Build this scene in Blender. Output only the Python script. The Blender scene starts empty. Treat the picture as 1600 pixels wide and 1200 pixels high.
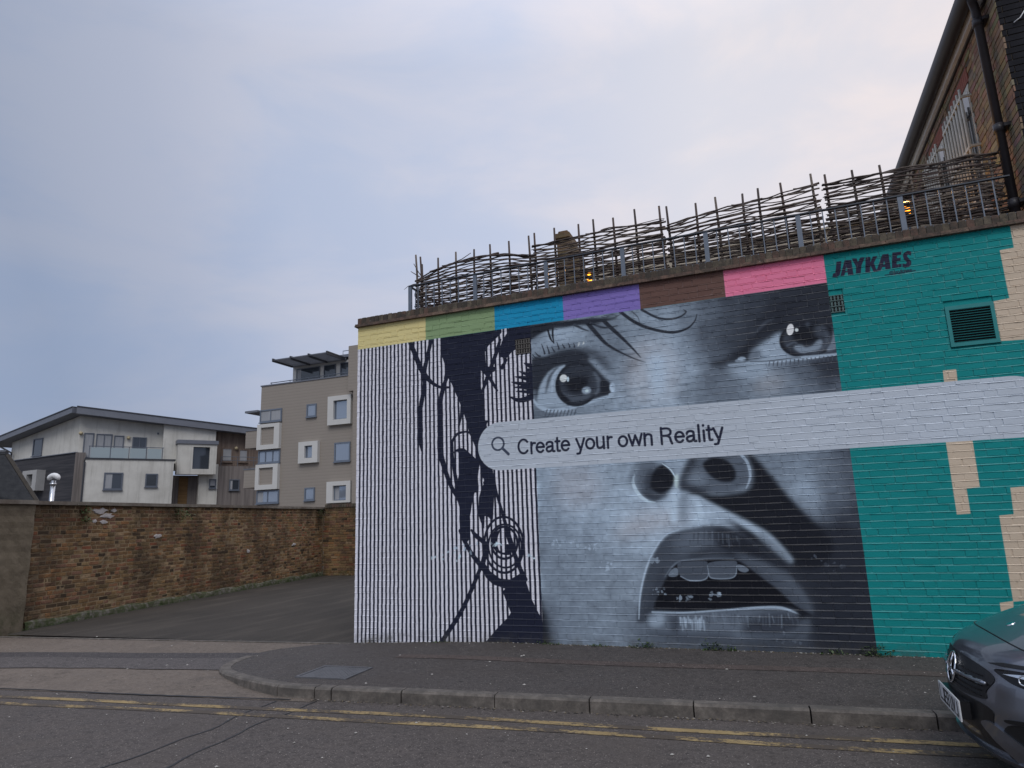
import bpy, bmesh, math, random
import numpy as np
from mathutils import Vector, Matrix

sc = bpy.context.scene
col0 = sc.collection
R = math.radians
# ---------------------------------------------------------------- camera
# world: X along the painted wall (corner at 0), Y into the wall, Z up; the viewer stands across the street
CAM = Vector((5.429, -7.961, 1.556))
YAW, PITCH, ROLL, FPX = R(-20.885), R(11.55), R(-1.985), 1036.0
fwd = Vector((math.sin(YAW) * math.cos(PITCH), math.cos(YAW) * math.cos(PITCH), math.sin(PITCH)))
r0 = Vector((math.cos(YAW), -math.sin(YAW), 0)); u0 = r0.cross(fwd)
rt = r0 * math.cos(ROLL) + u0 * math.sin(ROLL); up = u0 * math.cos(ROLL) - r0 * math.sin(ROLL)
cd = bpy.data.cameras.new('camera'); cam = bpy.data.objects.new('camera', cd); col0.objects.link(cam)
cam.matrix_world = Matrix(((rt.x, up.x, -fwd.x, CAM.x), (rt.y, up.y, -fwd.y, CAM.y), (rt.z, up.z, -fwd.z, CAM.z), (0, 0, 0, 1)))
cd.sensor_width = 36.0; cd.sensor_fit = 'HORIZONTAL'; cd.lens = 36.0 * FPX / 1600.0
cd.clip_start = 0.05; cd.clip_end = 2000
sc.camera = cam
# ---------------------------------------------------------------- sky, sun, exposure
SUN_EL, SUN_AZ = R(50), R(158)          # soft light from high behind the viewer; azimuth from +Y towards +X
wd = bpy.data.worlds.new('World'); sc.world = wd; wd.use_nodes = True
nt = wd.node_tree; nt.nodes.clear()
def wn(t, **k):
    n = nt.nodes.new(t)
    for a, b in k.items(): setattr(n, a, b)
    return n
wo = wn('ShaderNodeOutputWorld'); bg = wn('ShaderNodeBackground'); nt.links.new(bg.outputs[0], wo.inputs[0])
tc = wn('ShaderNodeTexCoord')
sky = wn('ShaderNodeTexSky', sky_type='NISHITA', sun_disc=False, sun_elevation=SUN_EL, sun_rotation=SUN_AZ)
sky.air_density = 1.2; sky.dust_density = 3.0; sky.ozone_density = 2.0
def dirdot(az, el):
    d = wn('ShaderNodeVectorMath', operation='DOT_PRODUCT')
    nt.links.new(tc.outputs['Generated'], d.inputs[0])
    d.inputs[1].default_value = (math.sin(R(az)) * math.cos(R(el)), math.cos(R(az)) * math.cos(R(el)), math.sin(R(el)))
    return d.outputs['Value']
def wramp(src, stops, interp='EASE'):
    r_ = wn('ShaderNodeValToRGB'); r_.color_ramp.interpolation = interp
    while len(r_.color_ramp.elements) < len(stops): r_.color_ramp.elements.new(0.5)
    for e, (p, c) in zip(r_.color_ramp.elements, stops):
        e.position = p; e.color = (*c, 1)
    nt.links.new(src, r_.inputs[0]); return r_.outputs[0]
def wmix(fac, a, b, mode='MIX'):
    m = wn('ShaderNodeMix', data_type='RGBA', blend_type=mode)
    if hasattr(fac, 'links'): nt.links.new(fac, m.inputs[0])
    else: m.inputs[0].default_value = fac
    for i, v in ((6, a), (7, b)):
        if hasattr(v, 'links'): nt.links.new(v, m.inputs[i])
        else: m.inputs[i].default_value = (*v, 1)
    return m.outputs[2]
mp = wn('ShaderNodeMapping'); nt.links.new(tc.outputs['Generated'], mp.inputs[0]); mp.inputs['Scale'].default_value = (1.6, 1.6, 4.2)
ns = wn('ShaderNodeTexNoise'); nt.links.new(mp.outputs[0], ns.inputs[0]); ns.inputs['Scale'].default_value = 1.9; ns.inputs['Detail'].default_value = 7; ns.inputs['Roughness'].default_value = 0.55; ns.inputs['Distortion'].default_value = 0.4
# thin cloud deck: blue-grey away from the low evening sun, pale and faintly pink towards it
half = wn('ShaderNodeMath', operation='MULTIPLY_ADD'); nt.links.new(dirdot(32, 20), half.inputs[0]); half.inputs[1].default_value = 0.5; half.inputs[2].default_value = 0.5
deck = wramp(half.outputs[0], [(0.0, (0.52, 0.58, 0.70)), (0.30, (0.40, 0.46, 0.59)), (0.55, (0.335, 0.39, 0.515)), (0.63, (0.41, 0.465, 0.60)), (0.70, (0.525, 0.57, 0.70)), (0.83, (0.635, 0.665, 0.785)), (0.92, (0.845, 0.80, 0.825)), (1.0, (0.88, 0.81, 0.815))], 'LINEAR')
gap = wmix(1.0, deck, (0.90, 0.95, 1.01), 'MULTIPLY')
thick = wramp(ns.outputs['Fac'], [(0.33, (0, 0, 0)), (0.66, (1, 1, 1))])
cl = wmix(thick, gap, wmix(1.0, deck, (1.09, 1.05, 1.02), 'MULTIPLY'))
zen = wramp(dirdot(0, 90), [(0.0, (0.90, 0.90, 0.92)), (0.14, (0.95, 0.96, 0.98)), (0.6, (1.0, 1.0, 1.0)), (1.0, (1.7, 1.7, 1.7))], 'LINEAR')
cl = wmix(1.0, cl, zen, 'MULTIPLY')
nsk = wmix(1.0, sky.outputs[0], (0.10, 0.10, 0.10), 'MULTIPLY')
nt.links.new(wmix(0.05, cl, nsk), bg.inputs[0]); bg.inputs[1].default_value = 1.0
ld = bpy.data.lights.new('sun', 'SUN'); sun = bpy.data.objects.new('sun', ld); col0.objects.link(sun)
ld.energy = 1.5; ld.angle = R(35); ld.color = (1.0, 0.97, 0.93)
sd = Vector((math.sin(SUN_AZ) * math.cos(SUN_EL), math.cos(SUN_AZ) * math.cos(SUN_EL), math.sin(SUN_EL)))
sun.rotation_euler = sd.to_track_quat('Z', 'Y').to_euler(); sun.location = (0, -10, 30)
vs = sc.view_settings
vs.view_transform = 'Standard'; vs.look = 'None'; vs.gamma = 1.0; vs.use_curve_mapping = False; vs.exposure = 0.0

# ---------------------------------------------------------------- helpers
rnd = random.Random(11)
OFF = {}
class MB:
    """collects faces in world metres; build() links them as one mesh object"""
    def __init__(s): s.v = []; s.f = []; s.c = []
    def add(s, vs_, fs_, c=None):
        b = len(s.v); s.v += [tuple(p) for p in vs_]; s.f += [tuple(b + i for i in f) for f in fs_]; s.c += [c] * len(fs_)
        return s
    def box(s, x0, x1, y0, y1, z0, z1, fr=None, c=None):
        p = [(x0, y0, z0), (x1, y0, z0), (x1, y1, z0), (x0, y1, z0), (x0, y0, z1), (x1, y0, z1), (x1, y1, z1), (x0, y1, z1)]
        if fr: p = [fr(*q) for q in p]
        return s.add(p, [(0, 3, 2, 1), (4, 5, 6, 7), (0, 1, 5, 4), (1, 2, 6, 5), (2, 3, 7, 6), (3, 0, 4, 7)], c)
    def prism(s, poly, y0, y1, fr=None, c=None):
        n = len(poly)
        p = [(a, y0, b) for a, b in poly] + [(a, y1, b) for a, b in poly]
        if fr: p = [fr(*q) for q in p]
        return s.add(p, [tuple(range(n)), tuple(range(2 * n - 1, n - 1, -1))] + [(i, i + n, (i + 1) % n + n, (i + 1) % n) for i in range(n)], c)
    def sheet(s, poly, c=None):
        return s.add(poly, [tuple(range(len(poly)))], c)
    def tube(s, pts, rad, n=6, cap=True, c=None):
        pts = [Vector(p) for p in pts]; m = len(pts)
        rad = rad if isinstance(rad, (list, tuple)) else [rad] * m
        vs_, fs_ = [], []
        t0 = (pts[1] - pts[0]).normalized()
        a = t0.orthogonal().normalized()
        for i in range(m):
            t = (pts[min(i + 1, m - 1)] - pts[max(i - 1, 0)]).normalized()
            a = (a - t * a.dot(t)).normalized(); b = t.cross(a)
            for k in range(n):
                an = 2 * math.pi * k / n
                vs_.append(pts[i] + (a * math.cos(an) + b * math.sin(an)) * rad[i])
        for i in range(m - 1):
            for k in range(n):
                fs_.append((i * n + k, i * n + (k + 1) % n, (i + 1) * n + (k + 1) % n, (i + 1) * n + k))
        if cap:
            fs_.append(tuple(range(n - 1, -1, -1))); fs_.append(tuple((m - 1) * n + k for k in range(n)))
        return s.add(vs_, fs_, c)
    def grid(s, fn, us, vv, c=None, flip=False):
        b = len(s.v)
        for u in us:
            for v in vv: s.v.append(tuple(fn(u, v)))
        m = len(vv)
        for i in range(len(us) - 1):
            for j in range(m - 1):
                q = (b + i * m + j, b + (i + 1) * m + j, b + (i + 1) * m + j + 1, b + i * m + j + 1)
                s.f.append(q[::-1] if flip else q); s.c.append(c)
        return s
    def mesh(s, name, off=(0, 0, 0), smooth=False):
        me = bpy.data.meshes.new(name)
        ox, oy, oz = off
        me.from_pydata([(x - ox, y - oy, z - oz) for x, y, z in s.v], [], s.f); me.update()
        if any(c is not None for c in s.c):
            at = me.attributes.new('Col', 'FLOAT_COLOR', 'FACE')
            at.data.foreach_set('color', [k for c in s.c for k in (*(c or (0.5, 0.5, 0.5)), 1.0)])
        if smooth: me.polygons.foreach_set('use_smooth', [True] * len(me.polygons))
        return me
    def build(s, name, mat, parent=None, smooth=False, fixn=False):
        off = OFF.get(parent.name, (0, 0, 0)) if parent else (0, 0, 0)
        me = s.mesh(name, off, smooth)
        if fixn:
            bm = bmesh.new(); bm.from_mesh(me); bmesh.ops.recalc_face_normals(bm, faces=bm.faces); bm.to_mesh(me); bm.free()
        o = bpy.data.objects.new(name, me); col0.objects.link(o)
        for m in (mat if isinstance(mat, (list, tuple)) else [mat]): me.materials.append(m)
        if parent: o.parent = parent
        OFF[o.name] = off
        return o
def empty(name, loc=(0, 0, 0)):
    o = bpy.data.objects.new(name, None); col0.objects.link(o); o.location = loc; o.empty_display_size = 0.2
    OFF[o.name] = tuple(loc); return o
def tag(o, label, cat, group=None):
    o['label'] = label; o['category'] = cat
    if group: o['group'] = group
    return o
def setting(o, kind='structure', label=None):
    o['kind'] = kind
    if label: o['label'] = label
    return o
def put(me, name, loc, parent, mat=None):
    o = bpy.data.objects.new(name, me); col0.objects.link(o)
    off = OFF[parent.name]; o.location = (loc[0] - off[0], loc[1] - off[1], loc[2] - off[2]); o.parent = parent
    return o

# ---------------------------------------------------------------- materials
class NT:
    def __init__(s, name):
        s.m = bpy.data.materials.new(name); s.m.use_nodes = True; s.t = s.m.node_tree; s.t.nodes.clear()
        s.o = s.n('ShaderNodeOutputMaterial'); s.b = s.n('ShaderNodeBsdfPrincipled'); s.l(s.b.outputs[0], s.o.inputs[0])
        s.g = None
    def n(s, t, **k):
        x = s.t.nodes.new(t)
        for a, b in k.items(): setattr(x, a, b)
        return x
    def l(s, a, b): s.t.links.new(a, b)
    def set(s, k, v):
        i = s.b.inputs[k]
        if hasattr(v, 'links'): s.l(v, i)
        elif isinstance(v, (tuple, list)): i.default_value = (*v, 1) if len(v) == 3 else v
        else: i.default_value = v
    def pos(s):
        if not s.g: s.g = s.n('ShaderNodeNewGeometry')
        return s.g.outputs['Position']
    def noise(s, scale, detail=4, rough=0.55, dist=0.0, vec=None, sc3=None):
        x = s.n('ShaderNodeTexNoise'); v = vec or s.pos()
        if sc3:
            mpp = s.n('ShaderNodeMapping'); s.l(v, mpp.inputs[0]); mpp.inputs['Scale'].default_value = sc3; v = mpp.outputs[0]
        s.l(v, x.inputs['Vector'])
        x.inputs['Scale'].default_value = scale; x.inputs['Detail'].default_value = detail; x.inputs['Roughness'].default_value = rough; x.inputs['Distortion'].default_value = dist
        return x.outputs['Fac']
    def ramp(s, src, stops, interp='LINEAR'):
        r_ = s.n('ShaderNodeValToRGB'); r_.color_ramp.interpolation = interp
        while len(r_.color_ramp.elements) < len(stops): r_.color_ramp.elements.new(0.5)
        for e, (p, c) in zip(r_.color_ramp.elements, stops):
            e.position = p; e.color = (*c, 1) if isinstance(c, (tuple, list)) else (c, c, c, 1)
        s.l(src, r_.inputs[0]); return r_.outputs[0]
    def mix(s, fac, a, b, mode='MIX'):
        m = s.n('ShaderNodeMix', data_type='RGBA', blend_type=mode)
        for i, v in ((0, fac), (6, a), (7, b)):
            if hasattr(v, 'links'): s.l(v, m.inputs[i])
            elif isinstance(v, (tuple, list)): m.inputs[i].default_value = (*v, 1)
            else: m.inputs[i].default_value = v
        return m.outputs[2]
    def math(s, op, a, b=0.0):
        m = s.n('ShaderNodeMath', operation=op)
        for i, v in ((0, a), (1, b)):
            if hasattr(v, 'links'): s.l(v, m.inputs[i])
            else: m.inputs[i].default_value = v
        return m.outputs[0]
    def sep(s):
        x = s.n('ShaderNodeSeparateXYZ'); s.l(s.pos(), x.inputs[0]); return x.outputs
    def bump(s, h, strength=0.3, dist=0.01):
        b = s.n('ShaderNodeBump'); s.l(h, b.inputs['Height']); b.inputs['Strength'].default_value = strength; b.inputs['Distance'].default_value = dist
        s.l(b.outputs[0], s.b.inputs['Normal'])
def plain(name, c, rough=0.6, var=0.12, scale=6.0, metal=0.0, bump=0.0, sc3=None, spec=0.5, coat=0.0):
    n = NT(name)
    f = n.noise(scale, 5, 0.6, sc3=sc3)
    n.set('Base Color', n.ramp(f, [(0.25, tuple(k * (1 - var) for k in c)), (0.75, tuple(min(k * (1 + var), 0.9) for k in c))]))
    n.set('Roughness', rough); n.set('Metallic', metal); n.set('Specular IOR Level', spec)
    if coat: n.set('Coat Weight', coat); n.set('Coat Roughness', 0.04)
    if bump: n.bump(n.noise(scale * 8, 4, sc3=sc3), bump, 0.01)
    return n.m
# ---------------------------------------------------------------- mural painter
PX0, PZ0, PXW, PZH, PR = -0.10, -0.10, 10.4, 4.6, 0.004     # painted area in wall metres, 4 mm raster
MW, MH = int(PXW / PR), int(PZH / PR)

def s2l(c):
    c = np.asarray(c, dtype=np.float64) / 255.0
    return np.where(c <= 0.04045, c / 12.92, ((c + 0.055) / 1.055) ** 2.4)

LIGHT = np.array([0.53, 0.56, 0.66])         # colour of the evening light on the wall: paint = seen colour / light

def col(c):
    if isinstance(c, (int, float)):
        c = (0.89 * c - 1, c, 1.12 * c + 8)
    return np.clip(s2l(c) / LIGHT * 1.07, 0.006, 0.86)

def smooth(pts, closed=True, n=6):
    P = np.array([p[:2] for p in pts], float)
    m = len(P)
    if m < 3:
        return P
    out = []
    rng = range(m) if closed else range(m - 1)
    for i in rng:
        if closed:
            a, b, c, d = P[(i - 1) % m], P[i], P[(i + 1) % m], P[(i + 2) % m]
        else:
            a, b, c, d = P[max(i - 1, 0)], P[i], P[i + 1], P[min(i + 2, m - 1)]
        for k in range(n):
            t = k / n
            out.append(0.5 * (2 * b + (c - a) * t + (2 * a - 5 * b + 4 * c - d) * t * t + (3 * b - a - 3 * c + d) * t ** 3))
    if not closed:
        out.append(P[-1])
    return np.array(out)

def blur1(a, s, axis):
    r = int(math.ceil(3 * s))
    k = np.exp(-0.5 * (np.arange(-r, r + 1) / s) ** 2); k /= k.sum()
    pad = [(0, 0), (0, 0)]; pad[axis] = (r, r)
    b = np.pad(a, pad, mode='edge')
    out = np.zeros_like(a)
    n = a.shape[axis]
    for i, w in enumerate(k):
        out += w * (b[i:i + n, :] if axis == 0 else b[:, i:i + n])
    return out

def blur(a, s):
    return a if s < 0.3 else blur1(blur1(a, s, 0), s, 1)

def box(P, pad):
    x0 = max(int((P[:, 0].min() - PX0 - pad) / PR) - 1, 0); x1 = min(int((P[:, 0].max() - PX0 + pad) / PR) + 2, MW)
    y0 = max(int((P[:, 1].min() - PZ0 - pad) / PR) - 1, 0); y1 = min(int((P[:, 1].max() - PZ0 + pad) / PR) + 2, MH)
    return x0, x1, y0, y1

def poly_mask(P, soft=0.0):
    x0, x1, y0, y1 = box(P, 3 * soft + 0.01)
    if x1 <= x0 or y1 <= y0:
        return None
    w, h = x1 - x0, y1 - y0
    acc = np.zeros((h, w), np.float32)
    Q = np.roll(P, -1, axis=0)
    for sub in (0.125, 0.375, 0.625, 0.875):
        zz = PZ0 + (np.arange(y0, y1) + sub) * PR
        for j in range(h):
            z = zz[j]
            c = (P[:, 1] <= z) != (Q[:, 1] <= z)
            if not c.any():
                continue
            p, q = P[c], Q[c]
            xs = np.sort(p[:, 0] + (z - p[:, 1]) / (q[:, 1] - p[:, 1]) * (q[:, 0] - p[:, 0]))
            xs = (xs - PX0) / PR - x0
            for a, b in zip(xs[0::2], xs[1::2]):
                a = min(max(a, 0.0), w); b = min(max(b, 0.0), w)
                if b <= a:
                    continue
                ia, ib = int(a), int(b)
                if ia == ib:
                    acc[j, ia] += (b - a) * 0.25
                else:
                    acc[j, ia] += (ia + 1 - a) * 0.25
                    acc[j, ia + 1:ib] += 0.25
                    if ib < w:
                        acc[j, ib] += (b - ib) * 0.25
    return (x0, x1, y0, y1), blur(np.clip(acc, 0, 1), soft / PR)

def stroke_mask(pts, wid, soft=0.0, sm=True):
    P = smooth(pts, False, 8) if sm else np.array(pts, float)
    n = len(P)
    wd = np.interp(np.linspace(0, 1, n), np.linspace(0, 1, len(wid)), wid) * 0.5
    x0, x1, y0, y1 = box(P, wd.max() + 3 * soft + 0.01)
    if x1 <= x0 or y1 <= y0:
        return None
    gx = PX0 + (np.arange(x0, x1) + 0.5) * PR
    gz = PZ0 + (np.arange(y0, y1) + 0.5) * PR
    m = np.zeros((y1 - y0, x1 - x0), np.float32)
    for i in range(n - 1):
        a, b = P[i], P[i + 1]
        d = b - a; L2 = max(d @ d, 1e-12)
        pad = max(wd[i], wd[i + 1]) + 2 * PR
        ix = np.where((gx > min(a[0], b[0]) - pad) & (gx < max(a[0], b[0]) + pad))[0]
        iz = np.where((gz > min(a[1], b[1]) - pad) & (gz < max(a[1], b[1]) + pad))[0]
        if len(ix) == 0 or len(iz) == 0:
            continue
        X, Z = np.meshgrid(gx[ix[0]:ix[-1] + 1], gz[iz[0]:iz[-1] + 1])
        t = np.clip(((X - a[0]) * d[0] + (Z - a[1]) * d[1]) / L2, 0, 1)
        dist = np.hypot(X - a[0] - t * d[0], Z - a[1] - t * d[1])
        cov = np.clip((wd[i] + (wd[i + 1] - wd[i]) * t - dist) / PR + 0.5, 0, 1)
        s = (slice(iz[0], iz[-1] + 1), slice(ix[0], ix[-1] + 1))
        m[s] = np.maximum(m[s], cov)
    return (x0, x1, y0, y1), blur(m, soft / PR)

def comp(img, bm, c, alpha=1.0):
    if bm is None:
        return
    (x0, x1, y0, y1), m = bm
    r = img[y0:y1, x0:x1]
    m = (m * alpha)[..., None]
    r *= 1 - m
    r += m * col(c)

def ell(cx, cz, rx, rz, tilt=0.0, n=28):
    t = np.linspace(0, 2 * math.pi, n, endpoint=False)
    x, z = rx * np.cos(t), rz * np.sin(t)
    return np.stack([cx + x * math.cos(tilt) - z * math.sin(tilt), cz + x * math.sin(tilt) + z * math.cos(tilt)], 1)

# letters as pen strokes on a grid: cap height 0.72, x height 0.52
def arc(cx, cz, rx, rz, a0, a1, n=14):
    return [(cx + rx * math.cos(math.radians(a0 + (a1 - a0) * i / n)), cz + rz * math.sin(math.radians(a0 + (a1 - a0) * i / n))) for i in range(n + 1)]
GLYPH = {
 'C': (0.722, [arc(0.38, 0.36, 0.29, 0.33, 40, 320, 22)]),
 'r': (0.345, [[(0.11, 0), (0.11, 0.52)], [(0.11, 0.30), (0.16, 0.44), (0.24, 0.485), (0.33, 0.48)]]),
 'e': (0.556, [[(0.07, 0.27), (0.48, 0.27)], arc(0.275, 0.255, 0.205, 0.225, 2, 318, 22)]),
 'a': (0.556, [[(0.08, 0.37), (0.12, 0.45), (0.25, 0.485), (0.38, 0.45), (0.41, 0.36), (0.41, 0.10), (0.44, 0.035), (0.51, 0.03)], [(0.41, 0.28), (0.20, 0.25), (0.09, 0.20), (0.08, 0.11), (0.15, 0.035), (0.26, 0.04), (0.36, 0.09), (0.41, 0.18)]]),
 't': (0.300, [[(0.13, 0.64), (0.13, 0.10), (0.17, 0.035), (0.26, 0.03)], [(0.03, 0.48), (0.26, 0.48)]]),
 'y': (0.510, [[(0.05, 0.52), (0.26, 0.03)], [(0.47, 0.52), (0.24, -0.08), (0.18, -0.16), (0.07, -0.17)]]),
 'o': (0.556, [arc(0.278, 0.255, 0.215, 0.225, 0, 360, 24)]),
 'u': (0.556, [[(0.10, 0.52), (0.10, 0.16), (0.15, 0.05), (0.25, 0.03), (0.37, 0.07), (0.45, 0.17)], [(0.45, 0.52), (0.45, 0)]]),
 'w': (0.740, [[(0.04, 0.52), (0.20, 0.03), (0.37, 0.48), (0.54, 0.03), (0.70, 0.52)]]),
 'n': (0.556, [[(0.10, 0), (0.10, 0.52)], [(0.10, 0.34), (0.18, 0.45), (0.29, 0.485), (0.41, 0.45), (0.45, 0.35), (0.45, 0)]]),
 'R': (0.735, [[(0.12, 0), (0.12, 0.72)], [(0.12, 0.68), (0.40, 0.68), (0.55, 0.62), (0.585, 0.52), (0.55, 0.42), (0.40, 0.36), (0.12, 0.36)], [(0.36, 0.36), (0.52, 0.28), (0.57, 0.12), (0.62, 0)]]),
 'l': (0.232, [[(0.11, 0), (0.11, 0.72)]]),
 'i': (0.232, [[(0.11, 0), (0.11, 0.46)], [(0.11, 0.675), (0.11, 0.695)]]),
 'j': (0.232, [[(0.11, 0.52), (0.11, -0.10), (0.02, -0.17)], [(0.11, 0.64), (0.11, 0.72)]]),
 'k': (0.500, [[(0.09, 0), (0.09, 0.72)], [(0.44, 0.52), (0.10, 0.22)], [(0.22, 0.32), (0.46, 0)]]),
 's': (0.500, [[(0.43, 0.40), (0.36, 0.47), (0.20, 0.48), (0.09, 0.40), (0.13, 0.30), (0.34, 0.23), (0.43, 0.13), (0.34, 0.04), (0.16, 0.04), (0.06, 0.13)]]),
 '@': (0.90, [arc(0.45, 0.28, 0.38, 0.38, 40, -300, 22), arc(0.45, 0.28, 0.16, 0.16, 0, 360, 16)]),
 ' ': (0.278, []),
}
def write_text(img, s, x0, z0, x1, em, pen, c, sharp=('w', 'y', 'l', 'i', 't', 'k')):
    tot = sum(GLYPH[ch][0] for ch in s)
    k = (x1 - x0) / tot
    x = x0
    for ch in s:
        adv, st = GLYPH[ch]
        for line in st:
            pts = [(x + px * k, z0 + pz * em) for px, pz in line]
            comp(img, stroke_mask(pts, [pen * em], 0.0, len(pts) > 2 and ch != 'w'), c)
        x += adv * k

def paint_mural(D):
    rng = np.random.default_rng(5)
    img = np.zeros((MH, MW, 3), np.float32)
    img[:] = col(D['teal'])
    X = PX0 + (np.arange(MW) + 0.5) * PR
    Z = PZ0 + (np.arange(MH) + 0.5) * PR
    for pl in D['beige']:
        comp(img, poly_mask(np.array(pl)), D['beige_col'])
    # grey face: smooth tone from scattered tone samples
    fx0, fx1 = D['face_x']
    i0, i1 = int((fx0 - PX0) / PR), int((fx1 - PX0) / PR)
    jt = int((D['band_z'] - PZ0) / PR)
    sx, sz, sg = np.array(D['tones']).T
    gx, gz = np.meshgrid(X[i0:i1:4], Z[0:jt:4])
    num = np.zeros_like(gx); den = np.zeros_like(gx)
    for a, b, g in zip(sx, sz, sg):
        d2 = (gx - a) ** 2 + (gz - b) ** 2
        w = np.exp(-d2 / (2 * 0.16 ** 2)) / (d2 + 0.006) + 1e-4 / (d2 + 0.05) ** 2
        num += w * g; den += w
    tone = num / den
    tone = np.repeat(np.repeat(tone, 4, 0), 4, 1)[:jt, :i1 - i0]
    tone = blur(tone, 5)
    # brush mottling of the sprayed greys
    n1 = blur(rng.standard_normal(tone.shape), 12); n1 /= n1.std()
    n2 = blur(rng.standard_normal(tone.shape), 3.5); n2 /= n2.std()
    tone = 0.975 * tone * (1 + 0.035 * n1 + 0.022 * n2)
    lin = s2l(np.clip(np.stack([0.89 * tone - 1, tone, 1.12 * tone + 8], -1), 3, 250)) / LIGHT
    img[:jt, i0:i1] = np.clip(lin, 0.006, 0.86)
    for op in D['face']:
        k = op[0]
        if k == 'p':
            comp(img, poly_mask(smooth(op[1]), op[3]), op[2])
        elif k == 'q':
            comp(img, poly_mask(np.array(op[1]), op[3]), op[2])
        elif k == 's':
            comp(img, stroke_mask(op[1], op[3], op[4]), op[2])
        elif k == 'e':
            comp(img, poly_mask(ell(*op[1]), op[3]), op[2])
        elif k == 'w':
            comp(img, poly_mask(smooth(op[1]), op[3]), op[2], op[4])
    # keep the face inside its panel: repaint teal and beige right of it
    clean = np.zeros_like(img); clean[:] = col(D['teal'])
    for pl in D['beige']:
        comp(clean, poly_mask(np.array(pl)), D['beige_col'])
    img[:, i1:] = clean[:, i1:]
    # striped line drawing on the left
    P = D['period']
    jit = blur(rng.standard_normal((MH, MW)), 9); jit /= jit.std()
    ph = ((X[None, :] + 0.0010 * jit) / P + D['phase']) % 1.0
    dist = np.abs(ph - 0.5) * P
    white = np.clip((0.0165 - dist) / PR + 0.5, 0, 1)
    line = np.zeros((MH, MW), np.float32)
    for op in D['line']:
        k = op[0]
        if k in ('p', 'q', 'hp', 'hq'):
            bm = poly_mask(smooth(op[1]) if k[-1] == 'p' else np.array(op[1]))
        elif k == 's':
            bm = stroke_mask(op[1], op[2])
        elif k == 'ring':
            pts = ell(*op[1], n=40); pts = np.vstack([pts, pts[:1]])
            bm = stroke_mask(pts, op[2], 0, False)
        if bm is None:
            continue
        (x0, x1, y0, y1), m = bm
        if k[0] == 'h':
            line[y0:y1, x0:x1] *= 1 - m
        else:
            line[y0:y1, x0:x1] = np.maximum(line[y0:y1, x0:x1], m)
    white = white * (1 - line)
    cw, cb = col(D['white']), col(D['black'])
    st = cb + (cw - cb) * white[..., None]
    st[:, :int((0.012 - PX0) / PR)] = cw
    e = (X < fx0)[None, :] & (Z < D['band_z'])[:, None]
    img[e] = st[e]
    keep = img[:, i0:].copy()
    for op in D['lash']:
        comp(img, stroke_mask(op[1], op[2]), D['black'])
    img[:, i0:] = keep
    # colour chips along the top
    for x0, x1, c in D['bands']:
        comp(img, poly_mask(np.array([(x0, D['band_z']), (x1, D['band_z']), (x1, 4.6), (x0, 4.6)])), c)
    # search bar
    bx0, bx1, bz0, bz1 = D['bar']
    r = (bz1 - bz0) / 2
    cz = (bz0 + bz1) / 2
    pts = [(bx0 + r + r * math.cos(t), cz + r * math.sin(t)) for t in np.linspace(math.pi / 2, 1.5 * math.pi, 24)] + \
          [(bx1 - r + r * math.cos(t), cz + r * math.sin(t)) for t in np.linspace(-math.pi / 2, math.pi / 2, 24)]
    comp(img, poly_mask(np.array(pts)), D['bar_col'])
    gx, gz, gr = D['glass']
    ring = ell(gx, gz, gr, gr, n=30); ring = np.vstack([ring, ring[:1]])
    comp(img, stroke_mask(ring, [0.026], 0, False), (46, 54, 74))
    comp(img, stroke_mask([(gx + gr * 0.75, gz - gr * 0.75), (gx + gr * 1.75, gz - gr * 1.75)], [0.036], 0, False), (46, 54, 74))
    write_text(img, 'Create your own Reality', *D['text'], 0.112, (24, 28, 48))
    for outer in D['sign']:
        comp(img, poly_mask(np.array(outer)), (26, 26, 48))
    for hole in D['sign_hole']:
        comp(img, poly_mask(np.array(hole)), D['teal'])
    write_text(img, '@jaykaes', *D['tag'], 0.16, (22, 40, 56))
    comp(img, stroke_mask(D['tagline'], [0.012]), (22, 40, 56))
    # paint flaked or scuffed off in small patches
    for cx, cz, rad, n, c in D['flakes']:
        for _ in range(n):
            a = rng.uniform(0, 2 * math.pi); d = rad * math.sqrt(rng.uniform())
            px, pz = cx + d * math.cos(a) * 1.5, cz + d * math.sin(a) * 0.7
            s = rng.uniform(0.006, 0.022)
            q = ell(px, pz, s * rng.uniform(0.6, 1.8), s * rng.uniform(0.4, 1.2), rng.uniform(0, 3), 9)
            q += rng.normal(0, s * 0.25, q.shape)
            comp(img, poly_mask(q), c, rng.uniform(0.35, 0.9))
    return img
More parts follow.
